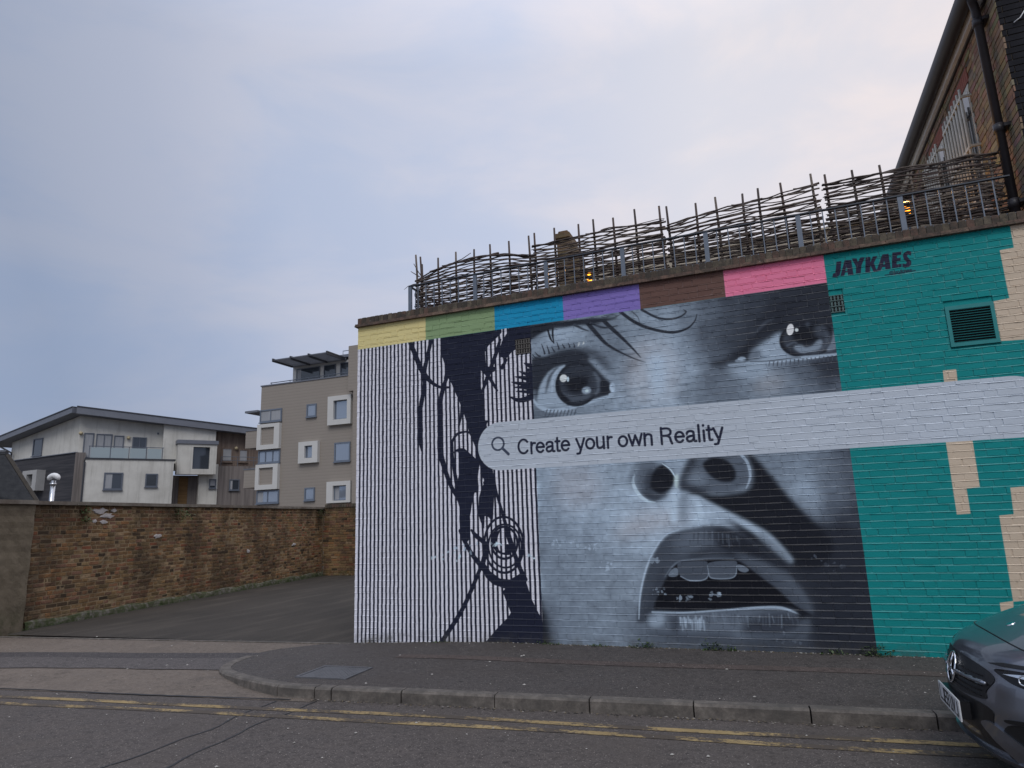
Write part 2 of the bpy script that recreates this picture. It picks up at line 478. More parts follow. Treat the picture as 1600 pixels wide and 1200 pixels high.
MURAL = {
 'teal': (8,100,108),
 'beige_col': (150,140,133),
 'face_x': (2.681,6.251),
 'band_z': 4.062,
 'tones': [
  (2.724,3.776,105), (2.945,3.79,128), (3.123,3.895,138), (3.335,3.867,138), (3.548,3.905,95), (3.794,3.888,112), (4.028,3.773,122), (4.197,3.914,132), (4.428,3.881,128), 
  (4.737,3.917,108), (4.964,3.963,84), (5.185,3.97,64), (5.471,3.965,52), (5.753,3.999,44), (6.091,3.984,40), (6.199,3.777,34), (2.76,3.599,122), (3.027,3.694,143), 
  (3.448,3.641,122), (3.775,3.6,105), (4.095,3.6,137), (4.403,3.561,142), (4.662,3.488,122), (4.849,3.503,86), (5.144,3.543,58), (5.432,3.582,44), (5.78,3.611,38), 
  (3.963,3.413,115), (4.232,3.341,150), (4.419,3.28,155), (4.639,3.215,142), (4.792,3.276,106), (4.98,3.331,74), (5.193,3.305,52), (4.936,3.65,76), (3.859,3.062,130), 
  (4.06,3.121,150), (4.29,3.097,158), (4.512,3.034,142), (4.732,3.011,108), (4.916,3.03,92), (5.163,3.004,102), (5.375,3.019,124), (2.813,2.836,92), (3.234,2.799,120), 
  (3.565,2.85,130), (3.885,2.86,150), (4.12,2.878,150), (4.35,2.895,142), (4.576,2.911,126), (4.791,2.852,106), (5.083,2.899,102), (5.367,2.945,126), (5.649,3.027,112), 
  (5.921,3.07,82), (6.178,3.041,48), (6.219,2.856,78), (5.835,2.896,106), (5.495,2.858,120), (2.778,2.068,140), (3.192,2.045,150), (3.595,2.062,148), (3.831,2.087,136), 
  (4.23,2.328,140), (2.845,1.71,130), (3.173,1.697,145), (3.571,1.682,150), (3.835,1.597,155), (4.172,1.585,160), (4.392,1.577,152), (2.826,1.323,120), (3.152,1.316,132), 
  (3.547,1.307,140), (3.852,1.301,146), (4.082,1.368,148), (2.812,1.019,116), (3.136,1.016,123), (3.528,1.013,130), (3.832,1.01,132), (2.794,0.644,112), (3.115,0.647,117), 
  (3.504,0.649,122), (3.769,0.651,128), (2.736,0.275,85), (2.937,0.28,112), (3.249,0.251,116), (3.555,0.259,118), (3.791,0.44,112), (3.852,0.266,96), (4.06,0.134,84), 
  (4.413,0.145,78), (4.754,0.156,72), (5.215,0.17,58), (5.476,0.242,60), (5.424,2.173,112), (5.683,2.12,116), (5.944,2.138,106), (6.194,2.121,78), (5.526,1.883,116), 
  (5.769,1.733,136), (5.817,1.594,130), (6.029,1.789,96), (6.183,1.781,72), (5.935,1.522,76), (6.104,1.383,48), (6.161,0.86,38), (5.95,1.122,34), (5.716,1.259,32), (5.623,0.994,34), 
  (5.919,0.861,44), (6.056,0.99,54), (5.888,0.603,36), (6.157,0.354,32), (5.736,0.345,37), (5.481,0.862,40), (5.604,1.397,26), ],
 'face': [
  ('p',[(5.422,1.153),(5.584,0.948),(5.721,0.722),(5.756,0.481),(5.737,0.097),(6.283,0.117),(6.304,0.67),(6.302,1.184),(6.118,1.377),(5.974,1.362),(5.816,1.386)],32,0.045), 
  ('w',[(2.951,2.178),(3.439,2.11),(3.457,1.762),(3.01,1.703)],(150,142,150),0.09,0.22), ('w',[(4.016,3.61),(4.475,3.511),(4.428,2.926),(3.932,2.975)],(160,152,158),0.08,0.22), 
  ('w',[(3.949,1.593),(4.532,1.536),(4.232,1.401),(3.624,1.306)],(162,150,152),0.07,0.22), ('w',[(5.45,3.086),(5.682,3.023),(5.598,2.869),(5.362,2.893)],(150,145,150),0.06,0.2), 
  ('p',[(2.258,4.046),(2.669,4.067),(3.11,4.059),(3.43,4.04),(3.841,3.991),(3.551,3.959),(3.32,3.965),(3.105,3.957),(2.908,3.946),(2.774,3.905),(2.661,3.865),(2.32,3.849),(2.205,3.842)],30,0.0115), 
  ('p',[(2.996,3.956),(3.316,3.901),(3.271,3.854),(3.034,3.832)],142,0.022), ('p',[(2.712,3.766),(2.827,3.849),(2.899,3.743),(2.742,3.687)],128,0.03), 
  ('p',[(2.686,3.672),(2.873,3.671),(3.092,3.713),(3.408,3.667),(3.559,3.585),(3.674,3.448),(3.726,3.319),(3.6,3.415),(3.484,3.532),(3.299,3.597),(3.088,3.623)],46,0.038), 
  ('p',[(2.677,3.587),(2.871,3.618),(3.089,3.654),(3.302,3.644),(3.424,3.581),(3.5,3.468),(3.594,3.323),(3.689,3.211),(3.727,3.106),(3.707,3.032),(3.574,3.),(3.367,2.959),(3.158,2.943),(2.948,2.968),(2.766,2.986),(2.733,3.093),(2.709,3.19),(2.66,3.195)],37,0.0152), 
  ('p',[(3.43,3.508),(3.511,3.467),(3.646,3.328),(3.807,3.178),(3.783,3.12),(3.669,3.213),(3.545,3.36)],122,0.0161), 
  ('p',[(2.729,3.01),(2.758,3.175),(2.83,3.314),(2.949,3.428),(3.122,3.463),(3.065,3.393),(3.007,3.295),(2.99,3.172),(3.022,3.065),(3.127,2.946),(2.946,2.938),(2.786,2.958)],138,0.0122), 
  ('s',[(3.025,3.451),(2.923,3.346),(2.874,3.215),(2.848,3.124)],66,[0.0176,0.044,0.035,0.0088],0.012), 
  ('s',[(3.122,3.463),(3.012,3.4),(2.952,3.28),(2.935,3.136)],150,[0.0087,0.026,0.035,0.0175],0.0065), 
  ('s',[(2.676,3.057),(2.754,2.966),(2.902,2.9),(3.104,2.903),(3.367,2.949),(3.716,3.016)],150,[0.027,0.054,0.054,0.045,0.027],0.0072), ('e',(3.267,3.2,0.284,0.285,0.0),24,0.0054), 
  ('e',(3.272,3.204,0.241,0.245,0.0),47,0.0184), ('e',(3.269,3.236,0.152,0.149,0.0),20,0.026), 
  ('s',[(3.395,3.439),(3.501,3.303),(3.511,3.138),(3.433,3.024)],58,[0.0172,0.043,0.043,0.0172],0.0183), 
  ('p',[(3.053,3.144),(3.124,3.091),(3.269,3.051),(3.373,3.061),(3.448,3.104),(3.423,3.025),(3.317,2.985),(3.182,2.998),(3.091,3.058)],66,0.0112), 
  ('p',[(3.006,3.274),(3.062,3.123),(3.162,3.01),(3.139,2.966),(3.048,3.062),(3.006,3.17)],22,0.0112), ('e',(3.286,3.358,0.163,0.066,0.0),44,0.029), 
  ('e',(3.095,3.298,0.048,0.049,-0.3),192,0.0027), ('e',(3.154,3.279,0.0153,0.033,0.0),170,0.0027), ('e',(3.386,3.11,0.059,0.046,0.0),128,0.0069), 
  ('e',(3.391,3.105,0.024,0.0198,0.0),175,0.0043), ('s',[(3.502,3.323),(3.552,3.216),(3.546,3.114),(3.496,3.048)],80,[0.026,0.051,0.051,0.0171],0.0116), 
  ('p',[(3.566,3.204),(3.676,3.172),(3.679,3.06),(3.577,3.04)],28,0.0145), ('e',(3.718,3.112,0.036,0.059,0.0),165,0.0063), 
  ('s',[(3.677,3.03),(3.739,3.054)],150,[0.025,0.025],0.0053), ('s',[(2.86,2.912),(2.823,2.82)],72,[0.0177,0.0089],0.0044), 
  ('s',[(2.907,2.904),(2.871,2.816)],72,[0.0177,0.0089],0.0044), ('s',[(2.955,2.897),(2.919,2.811)],72,[0.0177,0.0088],0.0044), 
  ('s',[(3.003,2.889),(2.967,2.807)],72,[0.0176,0.0088],0.0044), ('s',[(3.05,2.882),(3.014,2.803)],72,[0.0176,0.0088],0.0044), 
  ('s',[(3.097,2.881),(3.061,2.799)],72,[0.0175,0.0088],0.0043), ('s',[(3.144,2.879),(3.109,2.795)],72,[0.0175,0.0087],0.0043), 
  ('s',[(3.191,2.878),(3.155,2.791)],72,[0.0174,0.0087],0.0043), ('s',[(3.238,2.877),(3.202,2.787)],72,[0.0174,0.0087],0.0043), 
  ('s',[(2.861,3.651),(2.848,3.702),(2.824,3.784)],42,[0.027,0.0177,0.0071],0.0022), ('s',[(2.921,3.649),(2.913,3.688),(2.894,3.759)],42,[0.026,0.0177,0.0071],0.0022), 
  ('s',[(2.794,3.622),(2.766,3.639),(2.726,3.689)],42,[0.027,0.0178,0.0071],0.0022), ('s',[(2.76,3.599),(2.729,3.614),(2.686,3.662)],42,[0.027,0.0178,0.0071],0.0022), 
  ('s',[(2.993,3.661),(2.981,3.68),(2.958,3.73)],42,[0.026,0.0176,0.007],0.0022), ('s',[(3.054,3.691),(3.048,3.722),(3.031,3.784)],42,[0.026,0.0176,0.007],0.0022), 
  ('s',[(3.129,3.697),(3.122,3.707),(3.103,3.748)],42,[0.026,0.0175,0.007],0.0022), ('s',[(3.199,3.699),(3.198,3.708),(3.185,3.748)],42,[0.026,0.0174,0.007],0.0022), 
  ('s',[(3.262,3.691),(3.264,3.7),(3.254,3.739)],42,[0.026,0.0174,0.0069],0.0022), ('s',[(2.709,3.562),(2.705,3.58),(2.69,3.629)],42,[0.027,0.0179,0.0072],0.0022), 
  ('s',[(3.438,4.001),(3.544,3.849),(3.668,3.686),(3.813,3.569),(4.005,3.449),(4.147,3.381)],34,[0.06,0.052,0.034,0.0172,0.0086],0.0043), 
  ('s',[(3.666,3.974),(3.761,3.861),(3.875,3.731),(4.013,3.56),(4.094,3.448)],34,[0.051,0.051,0.042,0.025,0.0085],0.0042), 
  ('s',[(2.915,3.978),(2.947,3.844),(2.993,3.771)],30,[0.026,0.026,0.0088],0.0022), ('s',[(2.986,3.979),(2.981,3.871),(2.993,3.771)],30,[0.026,0.026,0.0088],0.0022), 
  ('s',[(3.489,3.978),(3.61,3.908),(3.722,3.882),(3.835,3.893)],48,[0.026,0.026,0.0171,0.0086],0.0032), 
  ('s',[(3.278,3.981),(3.38,3.914),(3.462,3.871)],52,[0.035,0.026,0.0087],0.0043), 
  ('s',[(3.877,4.069),(4.057,3.903),(4.247,3.794),(4.492,3.714),(4.665,3.736),(4.765,3.812),(4.801,3.898)],34,[0.042,0.042,0.038,0.034,0.025,0.0168,0.0084],0.0031), 
  ('s',[(4.148,4.055),(4.316,3.932),(4.467,3.885),(4.602,3.896),(4.679,3.946),(4.647,3.981)],38,[0.033,0.029,0.025,0.021,0.0165,0.0082],0.0031), 
  ('s',[(4.027,4.046),(4.092,3.97),(4.112,3.895)],70,[0.0166,0.0125,0.0083],0.0031), ('s',[(3.639,4.036),(3.76,3.997),(3.885,4.032)],60,[0.017,0.017,0.0085],0.0032), 
  ('p',[(4.18,3.428),(4.321,3.491),(4.406,3.361),(4.334,2.935),(4.202,2.948)],158,0.063), 
  ('s',[(3.706,3.158),(3.82,3.066),(4.017,3.066),(4.193,3.087)],118,[0.0169,0.025,0.025,0.0169],0.0144), 
  ('p',[(5.565,3.863),(5.836,3.967),(6.244,4.016),(6.253,3.675),(6.254,3.545),(6.135,3.646),(5.889,3.681),(5.707,3.564),(5.546,3.509),(5.474,3.654)],33,0.045), 
  ('s',[(5.324,3.385),(5.377,3.474),(5.439,3.572),(5.547,3.682),(5.655,3.729)],64,[0.0153,0.031,0.031,0.023,0.0077],0.013), 
  ('s',[(5.245,3.299),(5.388,3.492),(5.503,3.592),(5.716,3.649)],28,[0.077,0.069,0.054,0.039],0.023), 
  ('p',[(5.344,3.316),(5.45,3.417),(5.56,3.479),(5.688,3.548),(5.711,3.488),(5.725,3.344),(5.776,3.263),(5.84,3.237),(5.67,3.224),(5.499,3.226),(5.371,3.241)],136,0.021), 
  ('p',[(5.335,3.317),(5.43,3.391),(5.475,3.328),(5.433,3.248),(5.346,3.249)],92,0.026), ('e',(5.968,3.433,0.293,0.212,0.0),22,0.0046), 
  ('e',(5.971,3.432,0.247,0.174,0.0),44,0.0156), ('s',[(6.145,3.523),(6.176,3.407),(6.121,3.313),(6.009,3.271)],70,[0.022,0.044,0.044,0.022],0.0155), 
  ('s',[(5.763,3.537),(5.745,3.445),(5.784,3.337)],52,[0.022,0.037,0.022],0.0159), 
  ('p',[(5.82,3.36),(5.897,3.379),(5.943,3.34),(6.019,3.358),(6.063,3.413),(6.108,3.412),(6.118,3.359),(6.07,3.301),(5.969,3.281),(5.879,3.292)],112,0.0101), 
  ('e',(5.972,3.486,0.152,0.113,0.0),18,0.0156), ('s',[(5.755,3.387),(5.826,3.416),(5.858,3.402)],66,[0.022,0.022,0.0149],0.0056), ('e',(6.111,3.509,0.055,0.074,0.0),58,0.025), 
  ('e',(5.807,3.569,0.037,0.068,-0.22),196,0.0023), ('e',(5.873,3.556,0.0176,0.0198,0.0),190,0.0023), ('e',(5.993,3.6,0.02,0.028,0.0),60,0.0125), 
  ('p',[(6.242,3.547),(6.254,3.415),(6.256,3.296),(6.172,3.27),(6.154,3.29),(6.209,3.375),(6.237,3.464)],100,0.0092), 
  ('p',[(5.957,3.176),(6.259,3.186),(6.277,3.066),(6.265,2.968),(6.106,3.049),(5.991,3.108)],42,0.031), 
  ('s',[(5.106,3.234),(5.413,3.23),(5.67,3.222),(5.921,3.222),(6.167,3.223),(6.264,3.226)],142,[0.023,0.039,0.047,0.047,0.031,0.023],0.0058), 
  ('s',[(5.55,3.22),(5.536,3.168)],62,[0.0121,0.0091],0.0023), ('s',[(5.595,3.219),(5.582,3.167)],62,[0.0121,0.0091],0.0023), 
  ('s',[(5.639,3.219),(5.627,3.167)],62,[0.012,0.009],0.0023), ('s',[(5.683,3.218),(5.672,3.166)],62,[0.012,0.009],0.0023), 
  ('s',[(5.727,3.218),(5.716,3.166)],62,[0.012,0.009],0.0023), ('s',[(5.771,3.217),(5.761,3.165)],62,[0.0119,0.0089],0.0023), 
  ('s',[(5.814,3.217),(5.805,3.165)],62,[0.0119,0.0089],0.0023), ('s',[(5.857,3.216),(5.849,3.164)],62,[0.0119,0.0089],0.0023), 
  ('s',[(5.901,3.215),(5.893,3.164)],62,[0.0118,0.0089],0.0023), ('s',[(5.944,3.215),(5.937,3.163)],62,[0.0118,0.0088],0.0023), 
  ('s',[(5.986,3.214),(5.98,3.162)],62,[0.0118,0.0088],0.0023), ('s',[(6.029,3.214),(6.024,3.162)],62,[0.0117,0.0088],0.0023), 
  ('s',[(6.071,3.213),(6.067,3.161)],62,[0.0117,0.0088],0.0023), ('s',[(6.114,3.213),(6.11,3.161)],62,[0.0117,0.0087],0.0023), 
  ('s',[(6.156,3.212),(6.153,3.16)],62,[0.0116,0.0087],0.0023), ('s',[(6.198,3.212),(6.196,3.16)],62,[0.0116,0.0087],0.0022), 
  ('s',[(6.24,3.211),(6.238,3.159)],62,[0.0116,0.0087],0.0022), ('p',[(4.902,3.273),(5.114,3.325),(5.283,3.419),(5.343,3.402),(5.312,3.267),(5.153,3.26),(4.971,3.235)],32,0.027), 
  ('e',(5.253,3.287,0.046,0.028,0.0),140,0.0062), ('e',(5.207,3.275,0.029,0.0148,0.0),120,0.0048), 
  ('s',[(5.345,3.247),(5.535,3.234),(5.756,3.236),(5.881,3.234)],40,[0.0115,0.0115,0.0077],0.0029), 
  ('p',[(5.103,3.211),(5.495,3.184),(5.502,3.089),(5.223,3.073),(5.14,3.13)],140,0.046), 
  ('p',[(3.92,2.013),(3.923,1.889),(3.989,1.784),(4.075,1.719),(4.164,1.716),(4.279,1.771),(4.352,1.857),(4.386,1.977),(4.315,2.081),(4.22,2.149),(4.064,2.187),(3.971,2.159)],86,0.025), 
  ('p',[(4.012,1.941),(4.066,2.051),(4.137,2.092),(4.147,1.934),(4.115,1.801),(4.039,1.849)],50,0.028), 
  ('p',[(3.959,1.831),(4.075,1.725),(4.175,1.718),(4.292,1.793),(4.191,1.781),(4.082,1.814)],48,0.021), 
  ('p',[(4.096,1.925),(4.133,2.047),(4.218,2.121),(4.274,2.125),(4.336,2.069),(4.386,1.977),(4.37,1.911),(4.312,1.836),(4.203,1.791),(4.107,1.846)],20,0.0127), 
  ('s',[(3.916,2.036),(3.89,1.958),(3.91,1.867),(3.966,1.774),(4.052,1.712),(4.14,1.698)],168,[0.0084,0.033,0.042,0.042,0.033,0.0084],0.0041), 
  ('s',[(4.253,2.141),(4.337,2.071),(4.392,1.974)],168,[0.0082,0.0164,0.0164],0.0025), ('s',[(4.407,1.987),(4.4,1.932),(4.397,1.865)],178,[0.041,0.049,0.033],0.011), 
  ('s',[(3.864,1.948),(3.895,2.06),(3.972,2.17)],104,[0.042,0.05,0.042],0.021), 
  ('p',[(4.429,1.853),(4.463,1.995),(4.564,2.167),(4.645,2.217),(5.131,2.207),(5.205,2.018),(5.199,1.858),(5.029,1.792),(4.87,1.756),(4.659,1.765),(4.533,1.804)],78,0.024), 
  ('p',[(4.428,1.842),(4.483,2.038),(4.578,2.194),(4.676,2.204),(4.576,2.044),(4.505,1.915),(4.667,1.852),(4.768,1.793),(4.638,1.772),(4.523,1.804)],46,0.028), 
  ('p',[(4.534,1.936),(4.639,2.029),(4.701,1.993),(4.735,1.903),(4.647,1.875)],102,0.034), 
  ('p',[(4.708,2.102),(4.78,2.164),(4.877,2.176),(4.988,2.129),(5.053,2.038),(5.064,1.962),(5.029,1.899),(4.934,1.888),(4.843,1.919),(4.764,1.989)],19,0.0122), 
  ('p',[(4.431,1.865),(4.579,1.763),(4.866,1.576),(5.107,1.426),(5.287,1.302),(5.423,1.162),(5.586,0.967),(5.839,0.965),(5.972,1.191),(5.818,1.405),(5.657,1.606),(5.48,1.874),(5.347,2.074),(5.225,2.217),(5.186,2.219),(5.239,2.009),(5.211,1.847),(5.103,1.774),(4.783,1.764),(4.543,1.828)],19,0.022), 
  ('s',[(5.131,2.201),(5.193,2.105),(5.215,1.996),(5.202,1.901),(5.154,1.807)],140,[0.031,0.031,0.031,0.023,0.0078],0.0039), 
  ('s',[(4.371,1.789),(4.346,1.637),(4.335,1.484)],166,[0.057,0.073,0.073],0.024), ('s',[(4.481,1.762),(4.456,1.632),(4.438,1.503)],118,[0.081,0.089,0.073],0.028), 
  ('s',[(4.622,1.713),(4.627,1.583),(4.618,1.476)],166,[0.048,0.072,0.072],0.024), 
  ('s',[(4.577,1.749),(4.846,1.581),(5.107,1.422),(5.304,1.286),(5.423,1.162),(5.537,1.021)],150,[0.024,0.056,0.072,0.08,0.064,0.032],0.0178), 
  ('s',[(5.249,1.303),(5.403,1.153),(5.519,1.026)],104,[0.062,0.077,0.046],0.026), 
  ('p',[(3.829,0.348),(3.887,0.652),(3.965,0.898),(4.09,1.144),(4.217,1.297),(4.379,1.361),(4.546,1.389),(4.751,1.416),(4.946,1.379),(5.13,1.262),(5.304,1.106),(5.456,0.949),(5.566,0.787),(5.655,0.609),(5.69,0.452),(5.526,0.421),(4.657,0.385),(4.053,0.393)],60,0.0143), 
  ('p',[(3.989,0.653),(4.089,0.856),(4.182,0.978),(4.139,0.694),(4.06,0.493),(3.908,0.41)],50,0.028), 
  ('p',[(4.376,1.324),(4.665,1.358),(4.733,1.214),(4.484,1.138),(4.319,1.14)],82,0.055), 
  ('p',[(4.787,1.375),(5.057,1.308),(5.306,1.125),(5.491,0.93),(5.288,0.95),(5.072,1.07),(4.899,1.092),(4.792,1.213)],29,0.03), 
  ('s',[(4.976,1.081),(5.234,0.97),(5.426,0.844),(5.574,0.693),(5.673,0.535)],70,[0.047,0.11,0.11,0.094,0.047],0.027), 
  ('s',[(4.477,1.057),(4.725,1.134),(4.995,1.071)],44,[0.049,0.065,0.049],0.028), 
  ('s',[(3.849,0.389),(3.883,0.652),(3.962,0.918),(4.075,1.144),(4.219,1.317),(4.38,1.375)],152,[0.0084,0.021,0.021,0.021,0.0168,0.0084],0.0036), 
  ('p',[(4.039,0.482),(4.131,0.735),(4.233,0.897),(4.351,1.022),(4.637,1.045),(4.953,1.041),(5.099,0.952),(5.239,0.835),(5.376,0.72),(5.507,0.579),(5.673,0.452),(5.533,0.486),(5.336,0.521),(5.055,0.517),(4.765,0.493),(4.366,0.472)],12,0.0099), 
  ('s',[(4.182,0.856),(4.281,0.977),(4.393,1.033),(4.638,1.051),(4.954,1.051)],84,[0.0082,0.021,0.021,0.0165,0.0082],0.0041), 
  ('p',[(4.331,0.977),(4.375,1.017),(4.636,1.025),(4.663,0.975),(4.658,0.875),(4.608,0.823),(4.456,0.818),(4.358,0.864)],64,0.003), 
  ('p',[(4.678,1.004),(4.955,1.026),(4.97,0.953),(4.947,0.874),(4.875,0.839),(4.699,0.843),(4.67,0.895)],70,0.003), 
  ('p',[(4.219,0.872),(4.272,0.941),(4.328,0.947),(4.329,0.876),(4.276,0.856)],98,0.0031), ('p',[(4.977,0.982),(5.043,0.972),(5.096,0.928),(5.052,0.901),(4.99,0.925)],92,0.0029), 
  ('s',[(4.358,0.862),(4.456,0.816),(4.608,0.823),(4.662,0.879),(4.661,0.975)],108,[0.0106,0.013,0.013,0.0114,0.0081],0.002), 
  ('s',[(4.669,0.887),(4.699,0.841),(4.875,0.837),(4.953,0.874),(4.972,0.972)],108,[0.0096,0.0128,0.0128,0.0112,0.008],0.002), 
  ('p',[(3.939,0.401),(4.059,0.477),(4.366,0.47),(4.765,0.491),(5.055,0.519),(5.337,0.534),(5.5,0.514),(5.609,0.441),(5.571,0.339),(5.454,0.262),(5.213,0.228),(4.835,0.207),(4.345,0.213),(4.042,0.254)],86,0.0177), 
  ('p',[(5.085,0.432),(5.333,0.492),(5.566,0.459),(5.582,0.357),(5.4,0.261),(5.141,0.254),(4.956,0.277)],46,0.033), 
  ('p',[(3.959,0.252),(4.348,0.252),(4.839,0.255),(4.833,0.188),(4.342,0.183),(4.038,0.204)],62,0.028), ('p',[(4.199,0.415),(4.301,0.417),(4.288,0.26),(4.207,0.258)],58,0.028), 
  ('s',[(4.006,0.468),(4.366,0.468),(4.765,0.499),(5.151,0.531),(5.392,0.531),(5.575,0.463)],142,[0.0166,0.0166,0.0166,0.025,0.029,0.0083],0.0036), 
  ('p',[(3.97,0.401),(4.078,0.453),(4.138,0.424),(4.11,0.334),(3.984,0.312)],128,0.021), ('s',[(4.317,0.415),(4.314,0.331)],148,[0.0196,0.0082],0.0061), 
  ('s',[(4.337,0.398),(4.332,0.276)],132,[0.0163,0.0082],0.0061), ('s',[(4.36,0.416),(4.364,0.321)],148,[0.0196,0.0081],0.0061), 
  ('s',[(4.379,0.396),(4.368,0.305)],148,[0.0182,0.0081],0.0061), ('s',[(4.403,0.428),(4.405,0.354)],148,[0.0128,0.0081],0.006), 
  ('s',[(4.421,0.39),(4.426,0.343)],148,[0.023,0.0081],0.006), ('s',[(4.441,0.385),(4.439,0.278)],132,[0.023,0.0081],0.006), 
  ('s',[(4.464,0.401),(4.471,0.358)],132,[0.0136,0.0081],0.006), ('s',[(4.487,0.423),(4.472,0.274)],132,[0.024,0.0081],0.006), 
  ('s',[(4.504,0.387),(4.497,0.288)],148,[0.0175,0.0081],0.006), ('s',[(4.527,0.401),(4.52,0.281)],148,[0.026,0.0081],0.006), 
  ('s',[(4.55,0.43),(4.538,0.312)],148,[0.0146,0.0081],0.006), ('s',[(4.567,0.388),(4.569,0.282)],148,[0.0137,0.008],0.006), 
  ('s',[(4.604,0.446),(4.608,0.292)],74,[0.0112,0.0056],0.0055), ('s',[(4.639,0.461),(4.622,0.32)],66,[0.0112,0.0056],0.0055), 
  ('s',[(4.673,0.469),(4.688,0.372)],106,[0.0112,0.0056],0.0055), ('s',[(4.706,0.472),(4.707,0.374)],98,[0.0112,0.0056],0.0054), 
  ('s',[(4.74,0.472),(4.751,0.41)],74,[0.0111,0.0056],0.0054), ('s',[(4.771,0.453),(4.791,0.369)],106,[0.0111,0.0056],0.0054), 
  ('s',[(4.802,0.436),(4.802,0.371)],98,[0.0111,0.0056],0.0054), ('s',[(4.835,0.439),(4.857,0.354)],74,[0.0111,0.0055],0.0054), 
  ('s',[(4.871,0.47),(4.853,0.329)],74,[0.0111,0.0055],0.0054), ('s',[(4.903,0.462),(4.889,0.322)],66,[0.011,0.0055],0.0054), 
  ('s',[(4.935,0.459),(4.937,0.34)],98,[0.011,0.0055],0.0054), ('s',[(4.967,0.453),(4.985,0.348)],66,[0.011,0.0055],0.0054), 
  ('s',[(5.,0.454),(5.005,0.308)],66,[0.011,0.0055],0.0053), ('s',[(5.031,0.441),(5.033,0.332)],98,[0.0109,0.0055],0.0053), 
  ('s',[(5.064,0.449),(5.085,0.362)],66,[0.0109,0.0055],0.0053), ('s',[(5.096,0.456),(5.107,0.393)],74,[0.0109,0.0055],0.0053), 
  ('s',[(5.129,0.462),(5.138,0.372)],74,[0.0109,0.0054],0.0053), ('s',[(5.16,0.452),(5.149,0.39)],98,[0.0109,0.0054],0.0053), 
  ('s',[(5.191,0.444),(5.184,0.345)],74,[0.0108,0.0054],0.0053), ('s',[(5.226,0.475),(5.213,0.346)],74,[0.0108,0.0054],0.0053), 
  ('s',[(5.257,0.471),(5.251,0.342)],98,[0.0108,0.0054],0.0053), ('s',[(5.286,0.446),(5.297,0.378)],106,[0.0108,0.0054],0.0052), 
  ('s',[(5.318,0.459),(5.313,0.372)],66,[0.0107,0.0054],0.0052), ('s',[(5.35,0.46),(5.336,0.347)],74,[0.0107,0.0054],0.0052), 
  ('s',[(5.381,0.46),(5.369,0.328)],106,[0.0107,0.0054],0.0052), ('s',[(5.415,0.483),(5.427,0.407)],66,[0.0107,0.0053],0.0052), 
  ('s',[(5.445,0.477),(5.46,0.418)],106,[0.0107,0.0053],0.0052), ('s',[(5.476,0.476),(5.487,0.367)],74,[0.0106,0.0053],0.0052), 
  ('s',[(5.507,0.476),(5.523,0.412)],74,[0.0106,0.0053],0.0052), ('s',[(5.536,0.467),(5.534,0.364)],74,[0.0106,0.0053],0.0052), 
  ('s',[(4.479,1.317),(4.462,1.222)],82,[0.0121,0.0065],0.006), ('s',[(4.501,1.321),(4.487,1.236)],82,[0.0121,0.0065],0.006), 
  ('s',[(4.524,1.325),(4.512,1.256)],82,[0.0121,0.0065],0.006), ('s',[(4.547,1.329),(4.534,1.246)],48,[0.0121,0.0064],0.006), 
  ('s',[(4.57,1.333),(4.555,1.22)],82,[0.0121,0.0064],0.006), ('s',[(4.593,1.337),(4.578,1.212)],54,[0.012,0.0064],0.006), 
  ('s',[(4.615,1.341),(4.604,1.255)],82,[0.012,0.0064],0.006), ('s',[(4.638,1.345),(4.622,1.189)],76,[0.012,0.0064],0.006), 
  ('s',[(4.66,1.349),(4.647,1.212)],54,[0.012,0.0064],0.006), ('s',[(4.683,1.353),(4.667,1.186)],76,[0.012,0.0064],0.0059), 
  ('s',[(4.706,1.357),(4.696,1.246)],54,[0.012,0.0064],0.0059), ('s',[(4.727,1.352),(4.719,1.251)],54,[0.0119,0.0064],0.0059), 
  ('s',[(4.749,1.347),(4.735,1.182)],82,[0.0119,0.0064],0.0059), ('s',[(4.77,1.342),(4.76,1.208)],48,[0.0119,0.0064],0.0059), 
  ('s',[(4.792,1.337),(4.784,1.215)],48,[0.0119,0.0063],0.0059), ('s',[(4.813,1.332),(4.809,1.239)],76,[0.0119,0.0063],0.0059), 
  ('s',[(4.835,1.327),(4.831,1.233)],48,[0.0119,0.0063],0.0059), ('s',[(4.856,1.322),(4.851,1.21)],82,[0.0119,0.0063],0.0059), 
  ('s',[(4.877,1.317),(4.877,1.247)],48,[0.0118,0.0063],0.0059), ('s',[(4.899,1.312),(4.897,1.224)],76,[0.0118,0.0063],0.0059), 
  ('s',[(4.92,1.307),(4.915,1.173)],82,[0.0118,0.0063],0.0059), ('s',[(4.941,1.302),(4.938,1.186)],48,[0.0118,0.0063],0.0058), 
  ('s',[(4.962,1.297),(4.964,1.222)],54,[0.0118,0.0063],0.0058), ('s',[(4.983,1.292),(4.988,1.24)],48,[0.0118,0.0063],0.0058), 
  ('s',[(5.004,1.287),(5.01,1.235)],76,[0.0117,0.0063],0.0058), ('s',[(5.025,1.282),(5.026,1.175)],54,[0.0117,0.0063],0.0058), 
  ('p',[(5.536,0.514),(5.692,0.47),(5.65,0.414),(5.562,0.422)],16,0.0193), ('s',[(5.634,0.423),(5.603,0.312),(5.541,0.237)],70,[0.045,0.075,0.045],0.026), 
  ('p',[(2.613,0.643),(2.722,0.495),(2.785,0.131),(2.835,-0.155),(2.554,-0.166)],26,0.038), ],
 'period': 0.062,
 'phase': 0.03,
 'line': [
